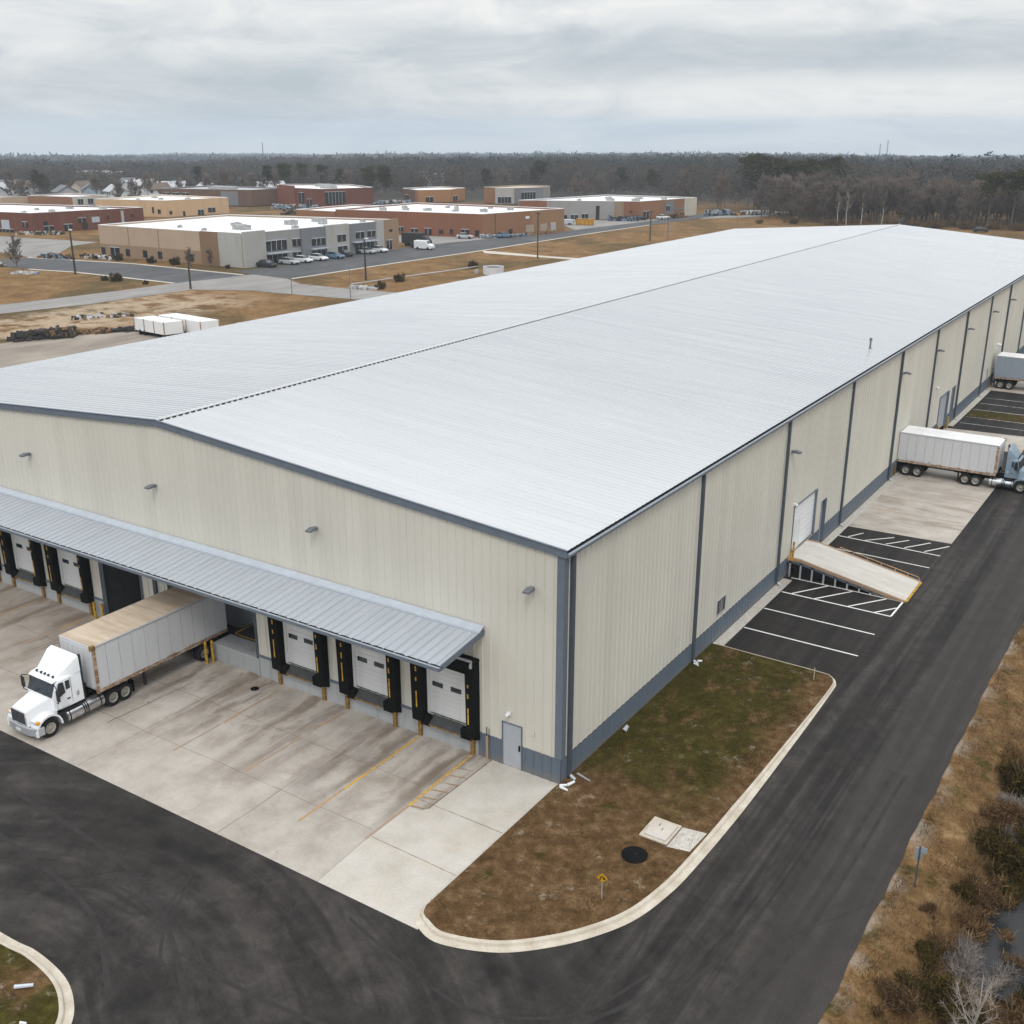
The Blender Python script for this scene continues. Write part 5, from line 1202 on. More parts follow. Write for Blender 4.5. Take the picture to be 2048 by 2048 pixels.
for x, y in ((-178, 203), (-174, 208), (-168, 210), (-164, 218), (-170, 222), (-160, 212), (-152, 214), (-150, 224), (-158, 226), (-180, 215)): B.unit(x, y, R.uniform(0.6, 2.2), R.uniform(0.6, 1.6), R.uniform(0.3, 0.8))
Bb = Bld('brick_annex', 'low brown brick annex at the left end of the orange brick warehouse', [(-204, 196), (-189.4, 196.2), (-188.2, 222), (-204, 220)], 5.3, BRICK2)
C_ = Bld('grey_warehouse', 'grey and tan warehouse with white roof near the bare woods', [(-172, 262), (-137.3, 278), (-131, 306), (-163, 303)], 5.5, [MIDG, BRICK2, MIDG, MIDG])
C_.panel(0, 0.1, 9.0, 0.0, 5.45, BRICK, 'wall_panel', 0.1); C_.panel(0, 33.1, 38.2, 0, 5.45, BRICK, 'wall_panel', 0.1); C_.panel(0, 30.2, 33.0, 0, 5.45, bmat('dull_tan', (0.26, 0.19, 0.13)), 'wall_panel', 0.1)
for u0, u1, z0, z1 in ((24.5, 25.6, 0.0, 4.1), (20.1, 22.1, 0.0, 1.6), (16.7, 18.9, 0.0, 1.3), (14.3, 15.5, 0.1, 1.2), (35.0, 35.8, 2.1, 2.7)): C_.win(0, u0, u1, z0, z1)
C_.win(1, 1.6, 4.1, 0.2, 2.4); C_.panel(1, 12, 16.5, 0.9, 5.0, GREYP, 'wall_panel', 0.3); C_.win(1, 12.6, 14.3, 2.2, 3.7, None, 0.35); C_.panel(1, 22.2, 28.6, 0.0, 5.6, bmat('cream_panel', (0.50, 0.46, 0.38)), 'wall_panel', 0.2); C_.panel(1, 16.6, 22.1, 2.2, 2.7, GREYP, 'wall_band', 0.1)
for x, y in ((-158, 276), (-150, 282), (-142, 284), (-146, 294), (-138, 296), (-155, 290)): C_.unit(x, y, R.uniform(0.8, 3), R.uniform(0.8, 1.6), R.uniform(0.3, 0.7))
D = Bld('red_brick_building', 'dark red brick building with white roof at the left edge', [(-300, 139.5), (-254.5, 147), (-247.5, 178.5), (-298, 166)], 5.25, RED)
for u0, u1, z0, z1 in ((3.1, 4.1, 1.8, 2.9), (3.1, 5.6, 0.2, 1.6), (8.6, 10.8, 0.0, 1.8), (12.8, 14.8, 2.1, 3.3), (13.8, 15.3, 0.3, 1.9), (21.2, 21.6, 2.5, 3.5), (28.4, 29.1, 2.7, 3.5)): D.win(1, u0, u1, z0, z1)
D.panel(1, 16.7, 18.9, 1.9, 3.4, MT['trimlight'], 'window', 0.15); D.panel(1, 25.3, 26.0, 1.0, 4.7, MT['lightgrey'], 'vent_stack', 0.5); D.panel(0, 34.9, 37.8, 0.8, 3.2, MT['trimlight'], 'window', 0.15); D.win(0, 42.8, 44.5, 1.5, 2.9); D.win(0, 33.4, 39.0, 0.0, 0.75)
for x, y in ((-262, 150), (-258, 156), (-268, 158), (-275, 150), (-264, 166), (-257, 172)): D.unit(x, y, R.uniform(0.8, 2), R.uniform(0.8, 1.6), R.uniform(0.3, 0.6))
Ee = Bld('buff_building', 'buff stucco building with white roof behind the red brick one', [(-295, 197.8), (-269.7, 205), (-265.2, 227.6), (-297, 226)], 5.05, BUFF)
for u0, u1, z0, z1 in ((21.3, 21.9, 1.1, 3.0), (23.3, 24.4, 1.0, 2.3)): Ee.win(0, u0, u1, z0, z1)
for u0, u1, z0, z1 in ((1.2, 2.1, 0.8, 1.8), (6.0, 6.7, 0.0, 1.5), (11.4, 13.4, 0.0, 1.7), (15.2, 17.8, 0.7, 2.1)): Ee.win(1, u0, u1, z0, z1)
for x, y in ((-280, 212), (-274, 218), (-288, 216), (-284, 206)): Ee.unit(x, y, R.uniform(0.8, 2), R.uniform(0.8, 1.6), 0.4)
Ff = Bld('board_clad_building', 'long brown board clad building with grey roof', [(-322, 246), (-285, 257.4), (-283.5, 274), (-322, 272)], 5.6, WOODB, GRROOF)
for u in (2, 6, 10): Ff.win(0, u, u+2.4, 0.8, 4.2)
Ff.panel(0, 26, 33, 0.0, 5.0, GREYP, 'wall_panel', 0.15); Ff.unit(-305, 262, 12, 4, 0.8, 'roof_monitor')
Gg = Bld('red_brick_office', 'tall red brick building with stepped white roofs in the distance', [(-283.7, 269.2), (-261.1, 269.1), (-253.6, 288.4), (-275.6, 300.4), (-300, 286)], 6.1, RED)
Gg.panel(0, 0.2, 9, 0.0, 6.9, bmat('red_brick_light', (0.18, 0.062, 0.038)), 'wall_panel', 0.4); Gg.win(0, 11, 13.4, 1.0, 4.6); Gg.win(1, 1.0, 9.0, 0.8, 5.0); Gg.win(0, 15, 17, 0.2, 2.4); Gg.unit(-268, 280, 6, 3, 0.7); Gg.unit(-277, 288, 8, 3, 0.9)
Hh = Bld('orange_building', 'small orange tan building with white roof in front of the trees', [(-259, 312.6), (-245.2, 304.8), (-238, 316), (-239.9, 328), (-256, 331.8)], 4.6, [WOODB, ORANGE, ORANGE, ORANGE, WOODB])
Hh.panel(0, 13.0, 15.7, 0.0, 4.5, BRICK2, 'wall_panel', 0.1); Hh.win(0, 3, 6, 0.6, 2.4); Hh.win(1, 3, 6, 0.3, 2.0); Hh.win(2, 2, 5, 0.3, 2.0)
Ii = Bld('round_fronted_hall', 'tan and grey hall with pale roof half hidden behind the grey warehouse', [(-226, 321), (-218, 317), (-212, 321), (-206, 332), (-209, 342), (-222, 342)], 5.6, [BRICK2, OFFW, GREYP, MIDG, TANB, TANB], plain('pale_tan_roof', (0.52, 0.46, 0.38), 0.7))
Ii.win(1, 1, 6, 0.3, 2.4); Ii.win(2, 3, 9, 1.5, 4.0)
Jj = Bld('low_shop', 'low brown and cream shop beyond the red brick building', [(-362, 218), (-341, 222), (-339, 236), (-362, 234)], 3.1, [BRICK2, bmat('cream_panel', (0.5, 0.46, 0.38)), BRICK2, BRICK2])
Jj.win(1, 2, 4, 0.4, 2.2); Jj.win(1, 6, 8, 0.4, 2.2)
Kk = Bld('pale_shed', 'long pale shed beyond the red brick building at the left edge', [(-400, 205), (-366, 210), (-364, 220), (-400, 217)], 2.6, bmat('pale_tan_panel', (0.45, 0.33, 0.22)), GRROOF)
CAMXY = (20.5, -35.1)
def at_px(px, dist):
    a = math.radians(33.259) - math.atan((px-1024)/2168.7)
    return CAMXY[0]-dist*math.sin(a), CAMXY[1]+dist*math.cos(a)
SHEDS = []
for px, dd, L, lab in ((235, 900, 36, 'long cream shed glowing pale among the far trees at the left'), (1882, 830, 22, 'long cream shed among the far trees at the right'), (1765, 900, 14, 'small pale shed among the far trees right of the pine stand'), (690, 1000, 16, 'pale shed roof in the far woods above the pale office')):
    x, y = at_px(px, dd); SHEDS.append((x, y)); zz = float(terrain(x, y)); q = Bld('far_shed', lab, [(x-L/2, y-8), (x+L/2, y-8), (x+L/2, y+8), (x-L/2, y+8)], 1.0, bmat('cream_panel', (0.5, 0.46, 0.38)), WHROOF); q.o.location = (0, 0, zz); q.o.scale = (1, 1, 5)
# suburban houses among the trees
HW = [bmat('house_white', (0.62, 0.62, 0.61)), bmat('house_cream', (0.52, 0.47, 0.38)), bmat('house_blue', (0.30, 0.36, 0.42)), bmat('house_grey', (0.40, 0.40, 0.40))]
HR_ = [plain('shingle_grey', (0.16, 0.165, 0.175), 0.9), plain('shingle_brown', (0.14, 0.105, 0.08), 0.9), plain('shingle_pale', (0.42, 0.43, 0.45), 0.8)]
def house(label, x, y, rz, sx, sy, wm, rm):
    t = thing('suburban_house', label, 'house', (x, y, float(terrain(x, y))), rz, 'houses among the trees', (1, 1, 0.75))
    mb = MB(); hx, hy = sx/2, sy/2
    mb.poly([(-hx, -hy, -1), (hx, -hy, -1), (hx, -hy, 5), (-hx, -hy, 5)]); mb.poly([(hx, hy, -1), (-hx, hy, -1), (-hx, hy, 5), (hx, hy, 5)])
    mb.poly([(hx, -hy, -1), (hx, hy, -1), (hx, hy, 5), (hx, 0, 8), (hx, -hy, 5)]); mb.poly([(-hx, hy, -1), (-hx, -hy, -1), (-hx, -hy, 5), (-hx, 0, 8), (-hx, hy, 5)]); mb.build('wall', wm, t)
    mb = MB(); mb.rings([[(-hx-0.5, -hy-0.5, 4.75), (-hx-0.5, 0, 8.12), (-hx-0.5, hy+0.5, 4.75), (-hx-0.5, hy+0.5, 5.0), (-hx-0.5, 0, 8.4), (-hx-0.5, -hy-0.5, 5.0)], [(hx+0.5, -hy-0.5, 4.75), (hx+0.5, 0, 8.12), (hx+0.5, hy+0.5, 4.75), (hx+0.5, hy+0.5, 5.0), (hx+0.5, 0, 8.4), (hx+0.5, -hy-0.5, 5.0)]]); mb.build('roof', rm, t)
    for k in range(3):
        for z in (0.8, 3.2):
            u = -hx+sx*(k+0.5)/3; mb = MB(); mb.box(u-0.6, -hy-0.05, z, u+0.6, -hy-0.005, z+1.3); mb.build('window', WIN, t)
    mb = MB(); mb.box(hx*0.4, 0.6, 7.0, hx*0.4+0.9, 1.4, 9.2); mb.build('chimney', RED, t)
words = ['white', 'cream', 'pale blue', 'grey']; rw = ['grey', 'brown', 'pale']
hs = []
CAMXY = (20.5, -35.1)
for k in range(34):
    px = [60, 90, 130, 165, 200, 235, 262, 300, 340, 372, 20, 45, 110, 180, 250, 320, 390, 440, 500, 560, 30, 75, 150, 215, 285, 355, 830, 850, 875, 905, 925, 955, 985, 1010][k]
    dist = R.uniform(470, 600) if k < 26 else R.uniform(640, 800)
    a = math.radians(33.259) - math.atan((px-1024)/2168.7)
    x, y = CAMXY[0]-dist*math.sin(a), CAMXY[1]+dist*math.cos(a)
    if any(math.hypot(x-p, y-q) < 17 for p, q in hs): continue
    hs.append((x, y))
    wi, ri = R.choice((0, 0, 0, 1, 2, 3)), R.randrange(3)
    pos = 'far left' if px < 250 else ('left' if px < 600 else 'centre')
    house('%s house with %s gable roof among the bare trees, %s distance' % (words[wi], rw[ri], pos), x, y, R.uniform(-0.6, 1.9), R.uniform(8, 12), R.uniform(6, 8), HW[wi], HR_[ri])

# ---------------------------------------------------------------- poles, vehicles and clutter behind the warehouse
WOODP = plain('dark_timber_pole', (0.055, 0.045, 0.038), 0.9)
def pole(label, x, y, h, r=0.13, head=None, mat=None):
    t = thing('light_pole' if head else 'utility_pole', label, 'pole', (x, y, -0.03), 0, 'poles behind the warehouse')
    mb = MB(); mb.tube((0, 0, 0), (0, 0, h), r, r*0.7, 8); mb.build('pole', mat or WOODP, t, smooth=True)
    if head == 'lamp':
        mb = MB(); mb.tube((0, 0, h-0.1), (0.9, -0.5, h+0.25), 0.06, 0.05, 6); mb.build('arm', MT['darkgrey'], t)
        mb = MB(); mb.rings([[(0.7, -0.75, h+0.15), (1.4, -1.0, h+0.15), (1.4, -0.4, h+0.15), (0.8, -0.3, h+0.15)], [(0.7, -0.75, h+0.36), (1.4, -1.0, h+0.36), (1.4, -0.4, h+0.36), (0.8, -0.3, h+0.36)]]); mb.build('lamp_head', MT['lens'], t)
    elif head == 'bar':
        mb = MB(); mb.box(-0.7, -0.06, h-0.35, 0.7, 0.06, h-0.22); mb.build('crossarm', WOODP, t)
    return t
pole('tall dark pole with a pale lamp head by the far left parking lot', -169.3, 98.4, 8.3, 0.22, 'lamp')
pole('short dark timber pole at the corner of the far cross road', -134.2, 96.6, 4.9, 0.20)
pole('dark lamp pole in the field in front of the grey office door', -115.8, 122.65, 7.5, 0.20, 'lamp')
pole('tallest thin dark pole in front of the orange brick warehouse', -108.2, 171.4, 9.8, 0.16, 'bar')
pole('brown pole with a curved top in front of the grey warehouse', -104.3, 218.6, 7.5, 0.18, 'bar')
pole('thinner grey pole just right of the brown pole in the field', -104.1, 228.5, 4.9, 0.15, None, MT['lamp'])
pole('very thin steel post at the edge of the cross road', -102.05, 102.65, 5.2, 0.07, None, MT['lamp'])
pole('slim grey post left of the cross road by the field', -114.7, 101.9, 3.2, 0.07, None, MT['lamp'])
pole('thin grey post behind the roof at the right of the field', -96, 255, 4.5, 0.09, None, MT['lamp'])

def container(name, label, P, h, mat):
    t = thing(name, label, 'trailer', (0, 0, 0), 0, 'white box trailers in the gravel yard')
    mb = MB(); mb.prism(P, 0.55, h); mb.build('box_body', mat, t, bevel=0.04)
    for k in range(4):
        a, b = P[k], P[(k+1) % 4]
        n = 3 if math.dist(a, b) > 4 else 1
        for q in range(n):
            x = a[0]+(b[0]-a[0])*q/n; y = a[1]+(b[1]-a[1])*q/n; mb = MB(); mb.box(x-0.06, y-0.06, 0.54, x+0.06, y+0.06, h+0.02); mb.build('post', MT['rail'], t)
    mb = MB(); cx_ = sum(p[0] for p in P)/4; cy_ = sum(p[1] for p in P)/4
    mb.prism([(cx_+(x-cx_)*0.85, cy_+(y-cy_)*0.85) for x, y in P], 0.35, 0.549)
    for q in (0.15, 0.3):
        mb.tube((P[0][0]+(P[1][0]-P[0][0])*q, P[0][1]+(P[1][1]-P[0][1])*q, 0.4), (P[3][0]+(P[2][0]-P[3][0])*q, P[3][1]+(P[2][1]-P[3][1])*q, 0.4), 0.4, 0.4, 12)
    mb.build('running_gear', MT['black'], t)
container('box_trailer', 'nearer of the two white box trailers behind the roof edge', [(-105.8, 62.0), (-99.0, 61.4), (-98.2, 64.0), (-105.0, 64.6)], 2.25, MT['white'])
container('box_trailer', 'farther of the two white box trailers behind the roof edge', [(-104.8, 65.3), (-95.4, 64.6), (-94.6, 67.2), (-104.0, 67.9)], 2.25, MT['white'])

SCRAP = [plain('scrap_dark', (0.035, 0.033, 0.032), 0.8), plain('scrap_rust', (0.16, 0.075, 0.03), 0.9), plain('scrap_pale', (0.42, 0.41, 0.40), 0.8), plain('scrap_blue', (0.16, 0.21, 0.27), 0.6), plain('dry_brush', (0.20, 0.125, 0.06), 0.95)]
def heap(name, label, x, y, L, wd, h, mats, n, rz=0.0, cat='pile', group=None, kind_long=True):
    t = MB()
    for k in range(n):
        t.mat = R.randrange(len(mats)); hh = h*R.uniform(0.25, 1.0)*(0.4 if R.random() < 0.4 else 1)
        sx, sy, sz = R.uniform(0.3, 0.9 if not kind_long else 1.8), R.uniform(0.15, 0.6), R.uniform(0.08, 0.4)
        c = Matrix.Translation((R.uniform(-L/2, L/2), R.uniform(-wd/2, wd/2), max(0.05, hh-sz))) @ Matrix.Rotation(R.uniform(0, 3.1), 4, 'Z') @ Matrix.Rotation(R.uniform(-0.4, 0.4), 4, 'X') @ Matrix.Rotation(R.uniform(-0.3, 0.3), 4, 'Y')
        t.X = c; t.box(-sx/2, -sy/2, -sz*2, sx/2, sy/2, sz)
    t.X = None
    o = t.build(name, mats, loc=(x, y, 0)); o.rotation_euler = (0, 0, rz)
    return tag(o, label, cat, group)
heap('pallet_stack', 'left half of the dark stacked pallets in the gravel yard', -114.2, 51.0, 3.6, 1.6, 1.35, [SCRAP[0], SCRAP[0], WOODP], 90, 1.0, 'pallet stack', 'dark pallet stacks')
heap('pallet_stack', 'right half of the dark stacked pallets in the gravel yard', -112.2, 54.4, 3.4, 1.6, 1.45, [SCRAP[0], WOODP, SCRAP[4]], 90, 1.0, 'pallet stack', 'dark pallet stacks')
heap('scrap_pile', 'brown brush and scrap between the pallets and the white box trailers', -111.3, 59.2, 4.5, 1.6, 0.7, [SCRAP[4], SCRAP[1], SCRAP[0]], 70, 1.0)
heap('tyre_pile', 'small dark pile against the left end of the white box trailers', -108.6, 62.8, 3.2, 1.2, 0.7, [SCRAP[0]], 40, 1.0)
heap('rubble_pile', 'pale rubble line in the sandy ground above the pallets', -121.5, 68.5, 9, 1.5, 0.35, [SCRAP[2], SCRAP[0], SCRAP[4]], 80, 1.0)
heap('rubble_pile', 'dark and pale rubble beside the roof edge right of the white trailers', -96.5, 76, 6, 1.5, 0.5, [SCRAP[2], SCRAP[0], SCRAP[4]], 60, 1.0)
heap('rubble_pile', 'pale rubble lying along the cross road', -108.5, 113.8, 6, 1.2, 0.5, [SCRAP[2], SCRAP[3]], 40, 0.3)
heap('scrap_pile', 'rusty scrap and dark cars heap at the left end of the far lot', -196.5, 113.2, 9, 2.5, 1.0, [SCRAP[0], SCRAP[1], SCRAP[3]], 110, 0.1)
heap('scrap_pile', 'dark scrap along the base of the tan office wall', -188, 118.0, 10, 1.5, 0.9, [SCRAP[0], SCRAP[4], SCRAP[2]], 90, 0.06)
heap('scrap_pile', 'dark low pile of cars under the bare tree at the left edge', -196, 96.5, 8, 2, 0.9, [SCRAP[0], SCRAP[2], SCRAP[1]], 80, 0.5)
heap('scrap_pile', 'brown and dark clutter at the near corner of the orange brick warehouse', -143.0, 204.5, 6, 2.5, 1.0, [SCRAP[0], SCRAP[4], SCRAP[2], SCRAP[3]], 110, 1.2)
heap('scrap_pile', 'dark clutter along the right wall of the orange brick warehouse', -139.5, 212, 9, 2, 0.8, [SCRAP[0], SCRAP[4], SCRAP[3]], 100, 1.3)
heap('earth_mound', 'orange brown earth mounds along the right wall of the brick warehouse', -137.6, 221.5, 8, 2.4, 0.8, [SCRAP[4], SCRAP[4], SCRAP[1]], 90, 1.3)
heap('scrap_pile', 'dark machinery heap at the corner of the grey warehouse', -139.8, 271.5, 9, 2.5, 1.5, [SCRAP[0], SCRAP[0], SCRAP[3]], 120, 0.5)
heap('scrap_pile', 'dark shrubs and clutter at the tan wall of the grey warehouse', -131.5, 292, 9, 2.5, 1.4, [SCRAP[0], SCRAP[1], SCRAP[4]], 110, 1.3)
heap('scrap_pile', 'grey heap of stored materials right of the grey warehouse', -124.5, 309, 8, 4, 1.9, [SCRAP[2], SCRAP[3], SCRAP[3], SCRAP[0]], 160, 1.0)
heap('scrap_pile', 'white stored materials at the edge of the bare woods', -115.5, 319, 8, 4, 1.5, [SCRAP[2], MT['white'], SCRAP[2], SCRAP[0]], 150, 1.0)
heap('scrap_pile', 'orange and dark machinery between the stored materials', -119.5, 313, 5, 2.5, 0.9, [MT['amber'], SCRAP[0], SCRAP[1]], 60, 1.0)
heap('scrap_pile', 'grey and rusty yard clutter in front of the tall red brick building', -262, 256, 18, 4, 1.6, [SCRAP[0], SCRAP[3], SCRAP[1], SCRAP[2]], 200, 0.3)
heap('scrap_pile', 'pale yard clutter beside the orange building', -248, 292, 14, 4, 1.6, [SCRAP[0], SCRAP[2], SCRAP[3]], 120, 0.8)
heap('scrap_pile', 'brown hedge of brush beyond the pale office roof', -240, 238, 16, 3, 1.4, [SCRAP[4], SCRAP[1], SCRAP[0]], 160, 0.5)
heap('scrap_pile', 'dark wet rubbish in front of the red brick building', -250.5, 146.5, 12, 3, 0.8, [SCRAP[0], SCRAP[2], SCRAP[4]], 120, 0.6)
# skip, water tub and rail in the field
t = thing('waste_skip', 'orange yellow skip with dark ribs in the yard of the grey warehouse', 'skip', (-142.2, 252.2, 0.01), 0.35)
mb = MB(); mb.rings([[(-2.5, -0.9, 0.1), (2.5, -0.9, 0.1), (2.5, 0.9, 0.1), (-2.5, 0.9, 0.1)], [(-2.7, -1.1, 1.7), (2.7, -1.1, 1.7), (2.7, 1.1, 1.7), (-2.7, 1.1, 1.7)]]); mb.build('bin', plain('skip_yellow', (0.55, 0.27, 0.02), 0.6, 0, 0.3, 1.5), t)
mb = MB(); [mb.box(x, -1.16, 0.1, x+0.12, -1.0, 1.68) for x in (-2.4, -1.2, 0, 1.2, 2.2)]; mb.box(-2.8, -1.18, 1.6, 2.8, -1.02, 1.75); mb.build('rib', MT['rustyellow'], t)
t = thing('flatbed_trailer', 'pale blue white trailer beside the yellow skip', 'trailer', (-148.5, 249.8, 0.01), 0.35)
mb = MB(); mb.box(-3.4, -1.1, 0.5, 3.4, 1.1, 1.5); mb.build('box_body', MT['trimlight'], t, bevel=0.05)
mb = MB(); mb.tube((-2.2, -1.0, 0.35), (-2.2, 1.0, 0.35), 0.35, 0.35, 10); mb.build('wheel', MT['tyre'], t)
mb = MB(); mb.tube((2.2, -1.0, 0.35), (2.2, 1.0, 0.35), 0.35, 0.35, 10); mb.build('wheel', MT['tyre'], t)
t = thing('water_tank', 'white open topped water tank in the field behind the roof edge', 'tank', (-101.2, 143.8, -0.03), 0)
mb = MB(); mb.lathe([(2.0, 0.0), (2.05, 1.45), (1.95, 1.45), (1.9, 1.2)], 24, 'z'); mb.build('tub', bmat('tank_white', (0.62, 0.64, 0.66)), t)
mb = MB(); mb.lathe([(1.88, 1.18), (1.88, 1.2)], 24, 'z'); mb.build('water_surface', MT['glass'], t)
mb = MB(); mb.box(-3.4, -1.6, 0, -2.8, -1.0, 0.7); mb.build('pump_box', MT['lightgrey'], t)
t = MB(); P = [(-113.0, 115.2), (-111.5, 130), (-109.8, 143), (-109.3, 150)]
for a, b in zip(P[:-1], P[1:]): t.tube((*a, 0.3), (*b, 0.3), 0.10, 0.10, 6)
tag(t.build('pipeline', MT['lightgrey'], smooth=True), 'long pale pipe lying across the dry field', 'pipe')

# cars and vans: body with glasshouse, four wheels
def car_proto(paint, van=False):
    t = thing('parked_car', 'x', 'car')
    mb = MB(); hw = 0.88
    if van: prof = [(-2.3, 0.35, 1.95), (-2.25, 0.32, 2.05), (0.9, 0.30, 2.05), (1.35, 0.30, 1.35), (2.2, 0.32, 1.10), (2.35, 0.40, 0.85)]
    else: prof = [(-2.15, 0.42, 0.85), (-2.05, 0.32, 0.98), (-1.0, 0.28, 0.98), (0.8, 0.28, 0.95), (1.9, 0.32, 0.80), (2.15, 0.42, 0.62)]
    mb.rings([[(x, -hw, z0), (x, hw, z0), (x, hw, z1-0.12), (x, hw-0.12, z1), (x, -hw+0.12, z1), (x, -hw, z1-0.12)] for x, z0, z1 in prof]); mb.build('body', paint, t, smooth=True)
    mb = MB()
    if van: mb.rings([[(0.93, -0.8, 1.45), (0.93, 0.8, 1.45), (0.93, 0.72, 1.95), (0.93, -0.72, 1.95)], [(1.38, -0.78, 1.36), (1.38, 0.78, 1.36), (1.0, 0.7, 1.97), (1.0, -0.7, 1.97)]])
    else: mb.rings([[(-1.75, -0.78, 0.97), (-1.75, 0.78, 0.97), (-1.3, 0.60, 1.40), (-1.3, -0.60, 1.40)], [(0.95, -0.78, 0.94), (0.95, 0.78, 0.94), (0.25, 0.60, 1.42), (0.25, -0.60, 1.42)]])
    mb.build('glasshouse', MT['glass'], t)
    if not van: mb = MB(); mb.box(-1.3, -0.58, 1.405, 0.2, 0.58, 1.44); mb.build('roof', paint, t, bevel=0.02)
    for x in (-1.35, 1.35):
        for y in (-0.8, 0.8):
            mb = MB(); mb.tube((x, y-0.1, 0.32), (x, y+0.1, 0.32), 0.32, 0.32, 12); mb.build('wheel', MT['tyre'], t)
    return t
CP = {n: [car_proto(plain('car_paint_'+n.replace(' ', '_'), c, 0.3, 0.1, 0.05), v), [False]] for n, c, v in (('white', (0.72, 0.73, 0.74), False), ('silver', (0.42, 0.44, 0.46), False), ('dark', (0.025, 0.027, 0.03), False), ('blue grey', (0.13, 0.20, 0.28), False), ('white van', (0.74, 0.75, 0.76), True))}
def car(kind, label, x, y, rz, z=0.03):
    p, u = CP[kind]
    place(p, u, label, (x, y, z), rz, 1.0, 'parked cars behind the warehouse')
car('dark', 'black car parked at the near corner of the pale office front', -146.0, 127.0, 0.05); car('silver', 'silver car parked by the office front, nearest of the row', -145.5, 133.0, 0.1)
car('white', 'white car parked by the grey office panel', -145.5, 137.0, 0.12); car('white', 'white car in the office row, next to the blue-grey car', -145.3, 141.6, 0.05); car('blue grey', 'blue-grey car in the middle of the office row', -144.8, 146.4, 0.1)
car('dark', 'dark car behind the blue-grey car in the office row', -145.8, 150.5, 0.0); car('silver', 'silver car by the dark office doorway', -145.2, 157.5, 0.2); car('white', 'white car right of the dark office doorway', -145.0, 161.5, 0.0)
car('white van', 'white van parked between the office and the brick warehouse', -140.0, 172.0, 0.15); car('dark', 'black car beside the white van', -143.5, 174.5, 0.2)
car('silver', 'silver car by the orange brick wall', -147.5, 199.0, 0.3); car('blue grey', 'blue-grey car at the brick warehouse corner', -140.3, 206.5, 1.2)
car('dark', 'dark car near the machinery at the grey warehouse', -136.5, 276.5, 0.8); car('white', 'white car by the tan wall of the grey warehouse', -132.5, 284.5, 1.2)
heap('rubble_pile', 'flat pale rubble on the olive grass near the left pole', -178.0, 93.5, 5, 1.2, 0.4, [SCRAP[2], SCRAP[2], SCRAP[3]], 40, 0.4)
car('dark', 'dark vehicle in front of the red brick building', -262, 138.5, 0.1, 0.0); car('blue grey', 'blue-grey car in the yard of the tall red brick building', -262.5, 251.0, 0.3, 0.0); car('dark', 'small dark car far out on the brown field at the right', -40.0, 292.0, 0.3, 0.0)
car('white', 'white car at the far edge of the stored materials', -108.5, 324.5, 0.6, 0.0)
t = thing('box_truck', 'dark truck standing between the office and the brick warehouse', 'truck', (-146.0, 177.5, 0.03), 0.2)
mb = MB(); mb.box(-4.0, -1.2, 0.7, 1.2, 1.2, 3.1); mb.build('box_body', SCRAP[0], t, bevel=0.05)
mb = MB(); mb.rings([[(1.3, -1.1, 0.6), (1.3, 1.1, 0.6), (1.3, 1.1, 2.4), (1.3, -1.1, 2.4)], [(2.4, -1.1, 0.6), (2.4, 1.1, 0.6), (2.2, 1.0, 2.3), (2.2, -1.0, 2.3)], [(3.2, -1.0, 0.6), (3.2, 1.0, 0.6), (3.1, 0.9, 1.4), (3.1, -0.9, 1.4)]]); mb.build('cab', MT['darkgrey'], t)
mb = MB(); mb.tube((-2.8, -1.1, 0.5), (-2.8, 1.1, 0.5), 0.5, 0.5, 12); mb.build('wheel', MT['tyre'], t)
mb = MB(); mb.tube((2.2, -1.1, 0.5), (2.2, 1.1, 0.5), 0.5, 0.5, 12); mb.build('wheel', MT['tyre'], t)
for x, y, h, lab in ((*at_px(551, 2600), 44, 'thin radio mast on the left horizon'), (*at_px(1736, 2900), 50, 'taller of two radio masts on the right horizon'), (*at_px(1722, 2900), 41, 'shorter of two radio masts on the right horizon')):
    zz = float(terrain(x, y)); mb = MB()
    for q in range(3): mb.tube((1.6*math.cos(q*2.1), 1.6*math.sin(q*2.1), 0), (0.5*math.cos(q*2.1), 0.5*math.sin(q*2.1), h), 0.5, 0.4, 5)
    for q in range(14): mb.box(-1.2, -0.15, h*q/14, 1.2, 0.15, h*q/14+0.4)
    tag(mb.build('radio_mast', MT['darkgrey'], loc=(x, y, zz)), lab, 'mast')

# ---------------------------------------------------------------- vegetation
def veg_mat(name, cols, rough=0.9, objvar=0.25, useattr=False):
    m = NT(name, rough, 0.0, 0.1)
    r = m.n('ShaderNodeAttribute', attribute_name='tint').outputs['Fac'] if useattr else m.island()
    n = len(cols)
    c = m.ramp(r, [(k/(n-1), col) for k, col in enumerate(cols)])
    if not useattr:
        o = m.objrand(); lo, hi = 1-objvar, 1+objvar
        c = m.mix(1.0, c, m.ramp(o, [(0.0, (lo, lo, lo*1.02)), (1.0, (hi, hi*0.97, hi*0.92))]), 'MULTIPLY')
    m.col(c)
    return m.mat
TWIG = veg_mat('bare_twigs', [(0.105, 0.084, 0.072), (0.175, 0.143, 0.124), (0.25, 0.21, 0.185)])
TWIGR = veg_mat('russet_twigs', [(0.10, 0.055, 0.03), (0.19, 0.11, 0.06), (0.26, 0.17, 0.10)])
BARK = plain('grey_brown_bark', (0.11, 0.092, 0.08), 0.95, 0, 0.25, 2)
PALEBARK = plain('pale_grey_bark', (0.36, 0.33, 0.30), 0.9, 0, 0.25, 2)
PINE = veg_mat('pine_needles', [(0.014, 0.017, 0.006), (0.040, 0.042, 0.014), (0.082, 0.072, 0.028)])
BUSH = veg_mat('dull_green_leaves', [(0.014, 0.011, 0.003), (0.050, 0.038, 0.010), (0.115, 0.082, 0.026)])
BUSHB = veg_mat('brown_brush', [(0.035, 0.020, 0.010), (0.120, 0.070, 0.032), (0.27, 0.18, 0.10)])
